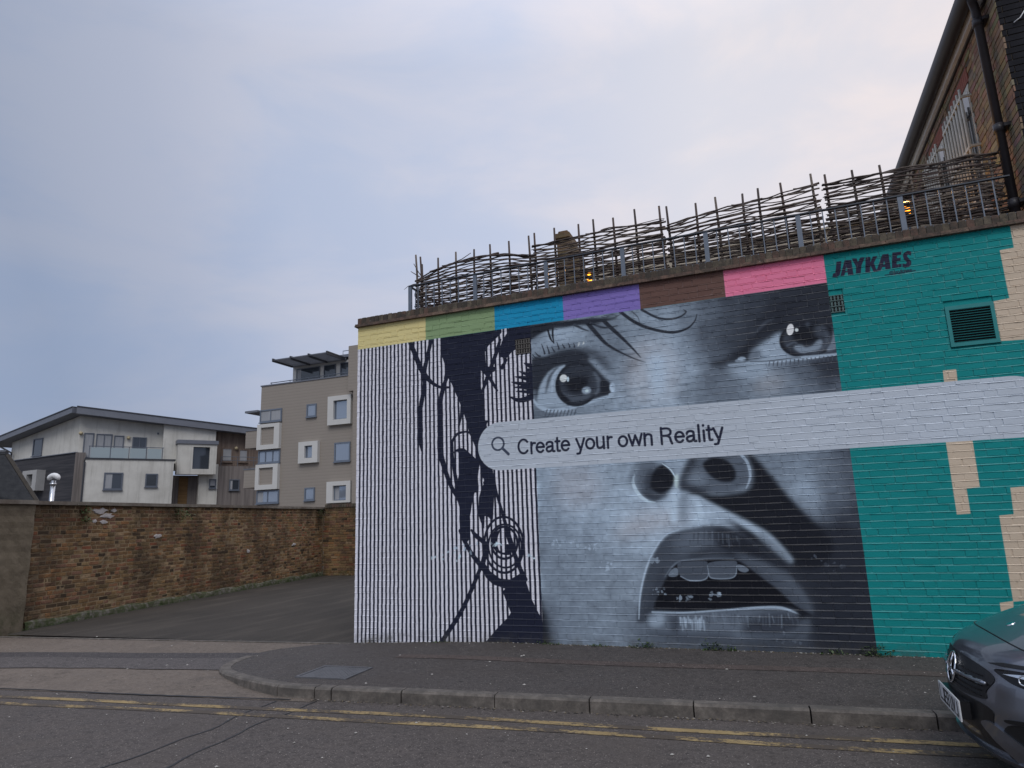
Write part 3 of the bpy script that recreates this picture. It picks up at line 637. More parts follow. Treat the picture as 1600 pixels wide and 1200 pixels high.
  ('q',[(1.353,4.089),(1.356,4.012),(1.366,3.797),(1.385,3.757),(1.432,3.616),(1.391,3.471),(1.435,3.481),(1.472,3.466),(1.514,3.391),(1.576,3.237),(1.611,3.175),(1.641,3.084),(1.626,2.94),(1.599,2.798),(1.621,2.71),(1.762,2.699),(1.806,2.597),(1.848,2.439),(1.971,2.431),(2.067,2.619),(2.011,2.793),(1.984,2.909),(1.969,3.212),(1.948,3.286),(1.955,3.563),(2.001,3.514),(2.057,3.574),(2.027,3.628),(2.021,3.777),(2.073,3.859),(2.169,3.928),(2.267,4.011),(2.276,4.129)]), 
  ('q',[(2.273,3.9),(2.365,4.028),(2.391,4.128),(2.752,4.091),(2.741,3.838),(2.682,3.832),(2.622,3.832),(2.546,3.798),(2.407,3.729),(2.313,3.638),(2.238,3.684),(2.229,3.795)]), 
  ('hq',[(2.27,4.1),(2.359,4.088),(2.357,4.014),(2.3,3.94),(2.267,3.901)]), 
  ('s',[(0.872,4.067),(1.015,3.717),(1.106,3.555),(1.221,3.434),(1.343,3.364),(1.481,3.347)],[0.069,0.078,0.078,0.049,0.039,0.029]), 
  ('s',[(1.211,4.062),(1.142,3.809),(1.09,3.587),(1.097,3.435),(1.053,3.199),(1.018,2.994),(1.021,2.64),(1.064,2.463)],[0.059,0.059,0.078,0.059,0.069,0.059,0.049,0.0098]), 
  ('s',[(1.435,3.481),(1.358,3.258),(1.331,3.04),(1.328,2.821),(1.332,2.546)],[0.059,0.069,0.069,0.059,0.069]), 
  ('s',[(1.317,2.619),(1.334,2.445),(1.399,2.228),(1.482,2.013),(1.581,1.849),(1.625,1.744)],[0.069,0.088,0.069,0.059,0.049,0.059]), 
  ('s',[(2.243,3.918),(2.186,3.756),(2.103,3.561),(2.037,3.408),(1.965,3.241)],[0.039,0.059,0.059,0.059,0.039]), ('s',[(1.978,3.553),(2.09,3.388),(2.18,3.231)],[0.059,0.049,0.029]), 
  ('s',[(1.986,3.542),(2.125,3.526)],[0.069,0.078]), ('s',[(2.32,3.63),(2.261,3.535)],[0.039,0.059]), 
  ('hq',[(1.669,2.958),(1.689,2.956),(1.733,2.816),(1.762,2.699),(1.806,2.597),(1.879,2.423),(1.631,2.439),(1.532,2.588),(1.573,2.686),(1.623,2.796)]), 
  ('s',[(1.5,2.591),(1.573,2.693),(1.684,2.72),(1.762,2.704),(1.807,2.625)],[0.039,0.039,0.029,0.029,0.0196]), 
  ('s',[(1.505,2.605),(1.51,2.433),(1.526,2.263),(1.558,2.065)],[0.039,0.039,0.049,0.059]), 
  ('q',[(1.719,2.875),(2.043,2.847),(1.946,2.657),(1.897,2.52),(1.847,2.369),(1.842,2.509),(1.806,2.611),(1.762,2.707)]), 
  ('q',[(1.518,2.44),(1.538,2.485),(1.609,2.512),(1.687,2.499),(1.741,2.453),(1.816,2.385),(1.894,2.307),(1.898,2.268),(1.87,2.104),(1.88,1.993),(1.876,1.918),(1.82,1.914),(1.779,1.779),(1.761,1.671),(1.736,1.563),(1.725,1.455),(1.738,1.334),(1.668,1.255),(1.617,1.377),(1.597,1.486),(1.62,1.73),(1.58,1.828),(1.551,1.898),(1.558,2.023),(1.603,2.174),(1.608,2.441),(1.577,2.464)]), 
  ('q',[(1.887,2.464),(1.998,2.317),(2.085,2.202),(2.094,2.119),(2.122,1.954),(2.135,1.899),(2.092,1.847),(2.075,1.633),(2.056,1.493),(2.021,1.581),(1.989,1.609),(1.955,1.61),(1.943,1.449),(1.893,1.545),(1.866,1.64),(1.879,1.856),(1.909,1.937),(1.947,2.017),(1.919,2.198),(1.898,2.268),(1.846,2.355),(1.855,2.41)]), 
  ('hq',[(1.943,2.1),(1.958,2.071),(1.951,2.044),(1.939,2.066)]), 
  ('s',[(2.097,2.119),(2.121,1.927),(2.174,1.736),(2.233,1.521),(2.272,1.401),(2.337,1.198)],[0.029,0.039,0.039,0.049,0.049,0.049]), 
  ('s',[(2.243,1.419),(2.312,1.225),(2.411,0.967),(2.479,0.827)],[0.049,0.059,0.059,0.059]), ('ring',(2.204,1.251,0.265,0.343,0.0),[0.031,0.031]), 
  ('ring',(2.221,1.235,0.225,0.265,0.0),[0.025,0.025]), ('ring',(2.214,1.274,0.176,0.196,0.0),[0.031,0.031]), 
  ('p',[(2.161,1.434),(2.076,1.386),(2.045,1.299),(2.07,1.198),(2.165,1.135),(2.288,1.13),(2.278,1.244),(2.237,1.245),(2.221,1.159),(2.152,1.172),(2.12,1.247),(2.13,1.347)]), 
  ('s',[(1.763,1.441),(1.822,1.372),(1.909,1.304),(1.974,1.243)],[0.029,0.059,0.059,0.069]), 
  ('q',[(1.918,1.276),(1.988,1.262),(1.978,1.162),(1.946,1.013),(1.869,1.001),(1.907,1.126),(1.958,1.187)]), 
  ('s',[(1.607,1.435),(1.676,1.281),(1.773,1.127),(1.883,1.001),(1.964,0.914)],[0.059,0.059,0.059,0.069,0.078]), 
  ('q',[(1.869,1.02),(1.946,1.019),(2.013,0.926),(2.141,0.84),(2.277,0.828),(2.401,0.894),(2.442,0.918),(2.473,0.845),(2.505,0.749),(2.561,0.577),(2.621,0.46),(2.675,0.367),(2.717,0.022),(1.828,-0.02),(1.927,0.084),(2.067,0.231),(2.234,0.38),(2.27,0.433),(2.239,0.514),(2.17,0.682),(2.206,0.718),(2.043,0.767),(1.948,0.852),(1.896,0.97)]), 
  ('s',[(1.882,0.976),(1.616,0.469),(1.279,0.022)],[0.049,0.059,0.059]), ],
 'lash': [
  ('s',[(2.711,3.483),(2.639,3.52),(2.569,3.557)],[0.069,0.059,0.0098]), ('s',[(2.692,3.379),(2.59,3.412),(2.499,3.455)],[0.069,0.049,0.0098]), 
  ('s',[(2.703,3.3),(2.573,3.357),(2.437,3.389)],[0.078,0.059,0.0098]), ('s',[(2.708,3.243),(2.54,3.282),(2.385,3.323)],[0.078,0.059,0.0098]), 
  ('s',[(2.699,3.195),(2.553,3.235),(2.412,3.25)],[0.059,0.049,0.0098]), ('s',[(2.696,3.139),(2.566,3.177),(2.444,3.19)],[0.049,0.039,0.0098]), 
  ('s',[(2.711,3.137),(2.606,3.085),(2.473,3.074),(2.341,3.139)],[0.088,0.078,0.059,0.0098]), ('s',[(2.724,3.432),(2.622,3.458)],[0.118,0.049]), 
  ('s',[(2.719,3.319),(2.63,3.315)],[0.196,0.078]), ('s',[(2.714,3.207),(2.626,3.216)],[0.176,0.078]), ],
 'white': (167,171,192),
 'black': (20,24,42),
 'bands': [(-0.1,1.12,(164,157,120)),(1.12,2.174,(101,122,97)),(2.174,3.139,(16,110,155)),(3.139,4.136,(98,88,155)),(4.136,5.15,(76,58,57)),(5.15,6.246,(187,97,132))],
 'beige': [
  [(8.041,4.447),(8.033,4.391),(8.029,4.149),(7.904,4.144),(7.907,3.616),(7.766,3.604),(7.763,3.178),(8.175,3.157),(8.39,4.483)], 
  [(7.218,2.93),(7.338,2.93),(7.328,2.741),(7.21,2.753)], [(7.14,2.223),(7.373,2.205),(7.367,1.716),(7.251,1.709),(7.25,1.459),(7.131,1.454)], 
  [(7.619,1.698),(7.994,1.716),(7.82,0.652),(7.476,0.619),(7.486,1.432),(7.608,1.441)], [(7.365,0.606),(7.477,0.625),(7.463,0.501),(7.363,0.488)], ],
 'bar': (1.884,8.1,2.183,2.808),
 'bar_col': (141,151,171),
 'glass': (2.167,2.527,0.082),
 'text': (2.43,2.372,4.973,0.265),
 'sign': [
  [(6.371,4.29),(6.421,4.287),(6.4,4.169),(6.385,4.126),(6.35,4.106),(6.308,4.113),(6.32,4.156),(6.343,4.16),(6.352,4.193)], 
  [(6.454,4.29),(6.521,4.284),(6.523,4.107),(6.468,4.111),(6.469,4.146),(6.443,4.147),(6.429,4.111),(6.39,4.114)], 
  [(6.527,4.3),(6.577,4.292),(6.584,4.244),(6.613,4.296),(6.661,4.292),(6.614,4.201),(6.597,4.113),(6.546,4.114),(6.559,4.195)], 
  [(6.665,4.289),(6.714,4.287),(6.705,4.222),(6.738,4.286),(6.782,4.282),(6.739,4.209),(6.752,4.135),(6.773,4.105),(6.723,4.106),(6.701,4.185),(6.689,4.108),(6.641,4.111)], 
  [(6.832,4.291),(6.892,4.29),(6.893,4.113),(6.84,4.114),(6.841,4.144),(6.813,4.146),(6.796,4.11),(6.749,4.111)], 
  [(6.93,4.295),(7.019,4.293),(7.011,4.254),(6.971,4.253),(6.967,4.224),(7.004,4.225),(6.996,4.189),(6.959,4.188),(6.955,4.155),(7.004,4.154),(6.996,4.115),(6.903,4.116)], 
  [(7.112,4.276),(7.103,4.229),(7.075,4.246),(7.063,4.229),(7.078,4.2),(7.097,4.16),(7.088,4.121),(7.058,4.102),(7.004,4.111),(7.01,4.157),(7.04,4.144),(7.054,4.16),(7.029,4.202),(7.025,4.24),(7.042,4.274),(7.078,4.29)], ],
 'sign_hole': [[(6.468,4.207),(6.468,4.165),(6.445,4.166)],[(6.841,4.217),(6.843,4.174),(6.825,4.174)]],
 'tag': (6.872,4.049,7.09,0.055),
 'tagline': [(6.829,4.051),(6.934,4.048),(7.119,4.056)],
 'flakes': [(2.906,1.261,0.05,8,150),(3.149,1.256,0.06,10,150),(3.385,1.221,0.1,14,150),(3.525,0.976,0.1,10,150),(4.397,0.621,0.07,9,120),(4.677,0.644,0.05,6,110),(4.749,0.679,0.04,5,140),(4.091,1.007,0.05,4,120),(4.103,0.689,0.07,8,110),(5.934,0.991,0.15,12,62),(1.698,1.228,0.13,16,150),(1.421,1.128,0.16,10,170),(2.1,1.261,0.05,10,170),(2.566,1.098,0.05,6,170),(5.41,0.208,0.1,8,80),(3.352,3.72,0.03,4,190)],
}
# ---------------------------------------------------------------- ground materials
def asphalt(name, base, warm=0.0, speck=0.8, patch=0.25, worn=None):
    n = NT(name)
    big = n.noise(0.55, 5, 0.6); mid = n.noise(4.0, 6, 0.65); fine = n.noise(60, 4, 0.75); fl = n.noise(75, 2, 0.5)
    b = tuple(k for k in base)
    c = n.ramp(big, [(0.3, tuple(k * (1 - patch) for k in b)), (0.7, tuple(k * (1 + patch) for k in b))])
    c = n.mix(n.ramp(mid, [(0.40, 0.0), (0.68, 0.75)]), c, tuple(k * 1.45 for k in b))
    c = n.mix(n.ramp(fine, [(0.40, 0.0), (0.70, speck)]), c, tuple(k * 2.2 + 0.01 for k in b))
    c = n.mix(n.ramp(n.noise(18, 4, 0.7), [(0.48, 0.0), (0.68, 0.65)]), c, tuple(k * 0.5 for k in b))
    c = n.mix(n.ramp(fl, [(0.655, 0.0), (0.70, 0.9)]), c, (0.30, 0.265, 0.23))
    vo = n.n('ShaderNodeTexVoronoi'); n.l(n.pos(), vo.inputs['Vector']); vo.inputs['Scale'].default_value = 2.6
    c = n.mix(n.ramp(vo.outputs['Distance'], [(0.045, 0.75), (0.075, 0.0)]), c, tuple(k * 0.45 for k in b))
    c = n.mix(n.ramp(n.noise(0.9, 6, 0.7, 1.2), [(0.60, 0.0), (0.72, 0.55)]), c, tuple(k * 0.5 for k in b))
    if worn is not None: c = n.mix(n.ramp(n.noise(1.3, 5, 0.6), [(0.45, 0.0), (0.75, 0.6)]), c, worn)
    n.set('Base Color', c); n.set('Roughness', n.ramp(mid, [(0.3, 0.72), (0.7, 0.92)])); n.set('Specular IOR Level', 0.3)
    n.bump(fine, 0.55, 0.006)
    return n.m
M_ground = asphalt('earth_and_tarmac', (0.07, 0.063, 0.055))
M_road = asphalt('road_tarmac', (0.062, 0.0525, 0.048), worn=(0.088, 0.073, 0.063))
M_drive = asphalt('driveway_tarmac', (0.042, 0.037, 0.033), worn=(0.060, 0.051, 0.043))
_n = NT('driveway_streaked')
def _streak():
    n = _n
    big = n.noise(0.5, 5, 0.65); st_ = n.noise(1.0, 5, 0.65, sc3=(3.2, 0.35, 1)); fine = n.noise(55, 4, 0.75)
    c = n.ramp(big, [(0.35, (0.024, 0.021, 0.018)), (0.65, (0.046, 0.039, 0.033))])
    c = n.mix(n.ramp(st_, [(0.50, 0.0), (0.66, 0.6)]), c, (0.085, 0.072, 0.06))
    c = n.mix(n.ramp(n.noise(2.2, 6, 0.7, 0.6), [(0.62, 0.0), (0.70, 0.6)]), c, (0.020, 0.018, 0.016))
    c = n.mix(n.ramp(fine, [(0.42, 0.0), (0.72, 0.7)]), c, (0.10, 0.09, 0.078))
    n.set('Base Color', c); n.set('Roughness', 0.88); n.set('Specular IOR Level', 0.25); n.bump(fine, 0.5, 0.006)
    return n.m
M_drive = _streak()
M_pave = asphalt('pavement_tarmac', (0.050, 0.0435, 0.0405), patch=0.2, worn=(0.064, 0.053, 0.047))
M_apron = asphalt('pale_apron', (0.122, 0.099, 0.081), speck=0.35, worn=(0.15, 0.122, 0.10))
M_band = asphalt('dark_band', (0.044, 0.039, 0.039), patch=0.15)
M_band2 = asphalt('mid_band', (0.066, 0.058, 0.056), patch=0.15)
M_red = asphalt('reddish_reinstatement', (0.060, 0.046, 0.041), patch=0.35, worn=(0.075, 0.058, 0.05))
M_seal = plain('bitumen_seal', (0.016, 0.015, 0.015), 0.55, 0.2, 20)
n = NT('kerb_concrete')
c = n.ramp(n.noise(9, 7, 0.75), [(0.32, (0.065, 0.056, 0.05)), (0.5, (0.12, 0.104, 0.09)), (0.72, (0.22, 0.192, 0.165))])
c = n.mix(n.ramp(n.noise(2.2, 5, 0.6, sc3=(1, 1, 3)), [(0.45, 0.0), (0.7, 0.75)]), c, (0.062, 0.056, 0.05))
n.set('Base Color', c); n.set('Roughness', 0.88); n.bump(n.noise(60, 4, 0.7), 0.5, 0.006); M_kerb = n.m
n = NT('worn_yellow_paint')
ye = n.ramp(n.noise(5, 5, 0.6), [(0.3, (0.25, 0.18, 0.085)), (0.7, (0.36, 0.265, 0.13))])
wear = n.math('ADD', n.math('MULTIPLY', n.noise(1.7, 3, 0.55, sc3=(1, 2.5, 1)), 0.62), n.math('MULTIPLY', n.noise(26, 5, 0.75), 0.42))
n.set('Base Color', n.mix(n.ramp(wear, [(0.462, 0.0), (0.54, 0.94)]), ye, (0.070, 0.059, 0.053)))
n.set('Roughness', 0.85); n.set('Specular IOR Level', 0.25); n.bump(n.noise(95, 3, 0.7), 0.45, 0.005); M_yellow = n.m

# ---------------------------------------------------------------- ground
ZR = -0.05
def kerb_y(x): return -2.455 + 0.075 * x
def sm(a, b, x):
    t = min(max((x - a) / (b - a), 0.0), 1.0); return t * t * (3 - 2 * t)
setting(MB().sheet([(-700, -700, -0.12), (700, -700, -0.12), (700, 700, -0.12), (-700, 700, -0.12)]).build('ground', M_ground))
road = setting(MB().sheet([(-90, kerb_y(-90) - 9, ZR), (90, kerb_y(90) - 9, ZR), (90, kerb_y(90) + 0.02, ZR), (-90, kerb_y(-90) + 0.02, ZR)]).build('road', M_road))
# pavement across the road, behind the viewer
fp = MB()
fp.add([(-90, kerb_y(-90) - 14, 0.07), (90, kerb_y(90) - 14, 0.07), (90, kerb_y(90) - 9, 0.07), (-90, kerb_y(-90) - 9, 0.07), (-90, kerb_y(-90) - 9, -0.1), (90, kerb_y(90) - 9, -0.1)], [(0, 1, 2, 3), (3, 2, 5, 4)])
setting(fp.build('pavement_opposite', M_pave))
# worn double yellow lines, painted as long strips that wander a little
for off, lab in ((-0.33, 0), (-0.53, 1)):
    mb = MB(); xs = [-40 + 0.25 * i for i in range(321)]
    def yl(x, w, off=off): return kerb_y(x) + off - 0.12 * (1 - sm(-3, 3, x)) + 0.012 * math.sin(x * 1.7 + off * 9) + w
    for a, b in zip(xs, xs[1:]):
        mb.sheet([(a, yl(a, -0.043), ZR + 0.004), (b, yl(b, -0.043), ZR + 0.004), (b, yl(b, 0.043), ZR + 0.004), (a, yl(a, 0.043), ZR + 0.004)])
    mb.build('yellow_line', M_yellow, road)
# sealed trench joints across the carriageway
for x0, ph in ((0.87, 0.0), (1.25, 1.9)):
    mb = MB(); prev = None
    for i in range(60):
        y = -2.42 - i * 0.12
        x = x0 + 0.035 * math.sin(y * 3.1 + ph) + 0.02 * math.sin(y * 9 + ph) - 0.03 * (y + 2.4) * 0.3 + rnd.uniform(-.008, .008)
        w = 0.005 + 0.005 * abs(math.sin(i * 1.3)) + rnd.uniform(0, .003)
        cur = ((x - w, y, ZR + 0.0035), (x + w, y, ZR + 0.0035))
        if prev: mb.sheet([prev[0], prev[1], cur[1], cur[0]])
        prev = cur
    mb.build('trench_joint', M_seal, road)
# driveway behind the threshold
setting(MB().sheet([(-6.45, -0.35, 0.0), (0.0, 0.02, 0.0), (0.0, 14, 0.0), (-9.5, 14, 0.0), (-8.9, 8, 0.0)]).build('driveway', M_drive))
# vehicle crossing: pale and dark bands that ramp from the threshold down to the channel
L1 = lambda x: -0.02 + 0.085 * x; L2 = lambda x: -0.62 + 0.168 * x; L2b = lambda x: -0.95 + 0.165 * x; L3 = lambda x: -1.50 + 0.168 * x; L4 = lambda x: -2.565 + 0.107 * x
def zc(x, y): # ramp height
    a, b = L1(x), L4(x); t = (a - y) / max(a - b, 0.1)
    return 0.004 - 0.05 * min(max(t, 0), 1)
def strip(name, fa, fb, x0, x1, mat, dz=0.0, wig=0.02):
    mb = MB(); xs = [x0 + (x1 - x0) * i / 60 for i in range(61)]
    def w(x, s): return wig * (math.sin(x * 2.3 + s) + 0.6 * math.sin(x * 5.9 + 2 * s))
    for a, b in zip(xs, xs[1:]):
        q = []
        for x, y in ((a, fb(a) + w(a, 1)), (b, fb(b) + w(b, 1)), (b, fa(b) + w(b, 4)), (a, fa(a) + w(a, 4))): q.append((x, y, zc(x, y) + dz))
        mb.sheet(q)
    return setting(mb.build(name, mat))
strip('apron', lambda x: L1(x) + 0.02, lambda x: L4(x) - 0.02, -11, 1.2, M_apron, 0.0, 0.0)
strip('tarmac_band_dark', L2, lambda x: L2b(x) - .03, -11, -0.55, M_band, 0.004, 0.012)
strip('tarmac_band_grey', L2b, L3, -11, -0.45, M_band2, 0.0075, 0.018)
mb = MB(); prev = None
for i in range(90):
    x = -9 + i * 0.112; y = L4(x) + 0.01 * math.sin(x * 2.1) + rnd.uniform(-.006, .006); w = 0.012 + 0.006 * abs(math.sin(i * .7))
    cur = ((x, y - w, ZR + 0.008), (x, y + w, ZR + 0.008))
    if prev: mb.sheet([prev[0], cur[0], cur[1], prev[1]])
    prev = cur
mb.build('channel_joint', M_seal, road)
# threshold: slot drain with concrete lip
drain = empty('slot_drain', (-3.2, -0.25, 0.0)); tag(drain, 'long narrow slot drain with concrete lip across the driveway mouth', 'drain')
def thr(x0, x1, a, b, z0, z1):
    m_ = MB()
    for i in range(24):
        p, q = x0 + (x1 - x0) * i / 24, x0 + (x1 - x0) * (i + 1) / 24
        m_.add([(p, L1(p) + a, z0), (q, L1(q) + a, z0), (q, L1(q) + b, z0), (p, L1(p) + b, z0), (p, L1(p) + a, z1), (q, L1(q) + a, z1), (q, L1(q) + b, z1), (p, L1(p) + b, z1)], [(4, 5, 6, 7), (0, 1, 5, 4), (2, 3, 7, 6), (0, 3, 2, 1)])
    return m_
thr(-6.5, -0.02, -0.055, -0.005, -0.02, 0.016).build('concrete_lip', M_kerb, drain)
thr(-6.5, -0.02, 0.0, 0.032, -0.02, 0.010).build('slot_channel', M_seal, drain)
# pavement in front of the painted wall
def zp(x): return 0.088 * sm(-0.9, 2.4, x) - 0.002
KP = [(-0.96, -0.95), (-0.93, -1.15), (-0.86, -1.40), (-0.73, -1.62), (-0.55, -1.79), (-0.33, -1.93), (-0.07, -2.07), (0.18, -2.19), (0.44, -2.29), (0.75, -2.375), (0.98, -2.382)]
def kerb_pt(x):
    if x >= 0.98: return kerb_y(x)
    for (a, b), (c_, d) in zip(KP, KP[1:]):
        if a <= x <= c_: return b + (d - b) * (x - a) / (c_ - a)
    return -0.95
def zk(x): return -0.012 + 0.060 * sm(-1.0, 0.6, x)
pv = MB(); xs = [-0.95 + 0.05 * i for i in range(60)] + [2.05 + 0.5 * i for i in range(78)]
for a, b in zip(xs, xs[1:]):
    for j in range(6):
        q = []
        for x, t in ((a, j / 6), (b, j / 6), (b, (j + 1) / 6), (a, (j + 1) / 6)):
            y1 = 0.02 if x > 0 else L1(x) - 0.06
            y0 = min(kerb_pt(x) + 0.11, y1); y = y0 + (y1 - y0) * t
            q.append((x, y, zk(x) + (zp(x) - zk(x)) * t))
        pv.sheet(q)
pave = setting(pv.build('pavement', M_pave))
st = MB()
for i in range(60):
    a, b = 1.2 + i * 0.25, 1.45 + i * 0.25
    f_ = lambda x: -0.95 + 0.035 * x + 0.03 * math.sin(x * 1.3)
    q = [(a, f_(a) - .09), (b, f_(b) - .09), (b, f_(b) + .09), (a, f_(a) + .09)]
    st.sheet([(x, y, zk(x) + (zp(x) - zk(x)) * ((y - kerb_pt(x) - .11) / (-kerb_pt(x) - .09)) + 0.004) for x, y in q])
setting(st.build('service_trench_strip', M_red))
# kerb stones, each its own block
def kerb_block(pts):
    m_ = MB(); W = 0.125; e = 0.018
    sec = []
    for i, (x, y) in enumerate(pts):
        p, q = pts[max(i - 1, 0)], pts[min(i + 1, len(pts) - 1)]
        t = Vector((q[0] - p[0], q[1] - p[1])).normalized(); nrm = Vector((-t.y, t.x))
        z = zk(x) + 0.009
        sec.append([(x, y, -0.11), (x, y, z - e), (x + nrm.x * e, y + nrm.y * e, z), (x + nrm.x * W, y + nrm.y * W, z - 0.002), (x + nrm.x * W, y + nrm.y * W, -0.11)])
    k = 5; vs_ = [p for s_ in sec for p in s_]; fs_ = []
    for i in range(len(sec) - 1):
        for j in range(k): fs_.append((i * k + j, (i + 1) * k + j, (i + 1) * k + (j + 1) % k, i * k + (j + 1) % k))
    fs_ += [tuple(range(k)), tuple(len(vs_) - 1 - j for j in range(k))]
    return m_.add(vs_, fs_)
def lerp(p, q, t): return (p[0] + (q[0] - p[0]) * t, p[1] + (q[1] - p[1]) * t)
def shrink(pts, g=0.006):
    pts = list(pts)
    for i, j in ((0, 1), (-1, -2)):
        d = math.hypot(pts[j][0] - pts[i][0], pts[j][1] - pts[i][1]); pts[i] = lerp(pts[i], pts[j], min(g / d, .4))
    return pts
blocks = [KP[0:4], KP[3:7], KP[6:10], [(0.75, -2.375), (0.98, -2.382), (1.18, kerb_y(1.18))], [(1.18, kerb_y(1.18)), (1.36, kerb_y(1.36))], [(1.36, kerb_y(1.36)), (2.08, kerb_y(2.08))]]
x = 2.08
while x < 36:
    x2 = x + rnd.uniform(0.83, 0.9); blocks.append([(x, kerb_y(x)), (x2, kerb_y(x2))]); x = x2
for b in blocks:
    j = rnd.uniform(-0.006, 0.006)
    kerb_block([(p, q + j) for p, q in shrink(b)]).build('kerb_stone', M_kerb, pave, fixn=True)
# inspection cover
M_iron = plain('cast_iron', (0.115, 0.115, 0.122), 0.65, 0.2, 9, 0.3, 0.2)
ic = empty('inspection_cover', (0.97, -1.76, zk(.97))); tag(ic, 'square cast iron inspection cover set in the tarmac pavement', 'cover')
zcv = zk(0.97) + 0.010
rot = R(2.5)
def cfr(x, y, z): return (0.97 + x * math.cos(rot) - y * math.sin(rot), -1.76 + x * math.sin(rot) + y * math.cos(rot), zcv + z)
f_ = MB()
for q in ((-.30, .30, -.265, -.235), (-.30, .30, .235, .265), (-.30, -.27, -.235, .235), (.27, .30, -.235, .235)): f_.box(*q, -0.05, 0.004, cfr)
f_.build('frame', M_iron, ic)
f_ = MB().box(-.265, .265, -.23, .23, -0.05, 0.0, cfr)
f_.build('lid', M_iron, ic)
f_ = MB()
for i in range(13):
    for j in range(11):
        x, y = -.245 + i * .041, -.21 + j * .042
        d = .014 if (i + j) % 2 else -.014
        f_.add([cfr(x - .014, y - d, .0005), cfr(x - .008, y - d - .006, .0005), cfr(x + .014, y + d, .0005), cfr(x + .008, y + d + .006, .0005), cfr(x, y, .005)], [(0, 1, 4), (1, 2, 4), (2, 3, 4), (3, 0, 4)])
setting(f_.build('tread_studs', M_iron, ic), 'stuff')
# pale grit and scraps scattered on road and pavement
gr = MB()
for i in range(420):
    x = rnd.uniform(-6, 9); y = rnd.uniform(-5.5, -0.1)
    if x > 0.2 and y > kerb_pt(x) + .14: z = zk(x) + (zp(x) - zk(x)) * ((y - kerb_pt(x)) / -kerb_pt(x)) + .002
    elif x < 0.4 and y > L4(x): z = zc(x, y) + 0.009
    elif y < kerb_pt(x) - .02: z = ZR + .006
    else: continue
    s_ = rnd.uniform(.004, .011) if rnd.random() < .9 else rnd.uniform(.012, .022); a = rnd.uniform(0, 6.28)
    p = [(x + s_ * math.cos(a + t) * rnd.uniform(.6, 1.2), y + s_ * math.sin(a + t) * rnd.uniform(.6, 1.2), z) for t in (0, 1.6, 3.1, 4.7)] + [(x, y, z + s_ * .45)]
    gr.add(p, [(0, 1, 4), (1, 2, 4), (2, 3, 4), (3, 0, 4)])
g = gr.build('grit', plain('pale_grit', (0.36, 0.34, 0.31), 0.9, 0.35, 1.0)); setting(g, 'stuff', 'pale grit and litter flecks scattered over the tarmac')
fe = MB(); fx, fy = 3.72, -3.63
fe.grid(lambda u, v: (fx + (u - .5) * .10, fy + (v - .5) * .035 * math.sin(math.pi * min(max(u, .05), .95)) + .01 * u, ZR + .006 + .018 * math.sin(math.pi * u) + .004 * v), [i / 8 for i in range(9)], [0, .33, .66, 1])
tag(fe.build('paper_scrap', plain('white_scrap', (0.62, 0.63, 0.65), 0.8, 0.1)), 'small curled white scrap lying on the road', 'litter')

# ---------------------------------------------------------------- painted wall
img = paint_mural(MURAL)
px_ = np.ones((MH, MW, 4), np.float32); px_[..., :3] = img
im = bpy.data.images.new('mural_paint', MW, MH, alpha=False, float_buffer=True)
im.colorspace_settings.name = 'Non-Color'
im.pixels.foreach_set(px_.ravel()); im.update(); im.pack()
n = NT('mural_paint_on_brick')
mpp = n.n('ShaderNodeMapping'); n.l(n.pos(), mpp.inputs[0])
sp = n.n('ShaderNodeSeparateXYZ'); n.l(n.pos(), sp.inputs[0])
cb = n.n('ShaderNodeCombineXYZ')
n.l(n.math('DIVIDE', n.math('SUBTRACT', sp.outputs[0], PX0), PXW), cb.inputs[0]); n.l(n.math('DIVIDE', n.math('SUBTRACT', sp.outputs[2], PZ0), PZH), cb.inputs[1])
ti = n.n('ShaderNodeTexImage', image=im, interpolation='Linear', extension='EXTEND'); n.l(cb.outputs[0], ti.inputs[0])
c = ti.outputs[0]
c = n.mix(n.ramp(n.noise(0.9, 5, 0.6), [(0.3, 0.0), (0.75, 0.6)]), c, n.mix(1.0, c, (0.88, 0.87, 0.85), 'MULTIPLY'))                      # road film
pit = n.ramp(n.noise(30, 3, 0.6, sc3=(1, 1, 1.7)), [(0.70, 0.0), (0.76, 0.75)])
c = n.mix(pit, c, n.mix(1.0, c, (0.34, 0.34, 0.36), 'MULTIPLY'))                                                   # pock marks
chip = n.ramp(n.noise(17, 5, 0.75, 0.5), [(0.735, 0.0), (0.75, 0.55)])
c = n.mix(chip, c, (0.27, 0.26, 0.25))
low = n.math('MULTIPLY', n.ramp(sp.outputs[2], [(0.06, 1.0), (0.22, 0.0)]), n.ramp(n.noise(6, 5, 0.7), [(0.4, 0.0), (0.65, 0.8)]))
c = n.mix(low, c, (0.075, 0.07, 0.06))
n.set('Base Color', c); n.set('Roughness', 0.7); n.set('Specular IOR Level', 0.18)
n.bump(n.noise(42, 5, 0.65), 0.55, 0.006); M_mural = n.m

CO = 0.075; NC = 59; XE = 13.0
HOLES = [(7.325, 7.765, 3.165, 3.608), (6.248, 6.39, 3.702, 3.902), (2.455, 2.668, 3.690, 3.885)]
mural = empty('painted_building', (0, 0, 0))
tag(mural, 'long flat-topped brick building whose street wall carries a huge grey face mural', 'building')
backing = MB()
backing.box(0.004, XE, 0.014, 0.12, -0.1, 4.39)
wall_o = backing.build('street_wall', M_mural, mural)
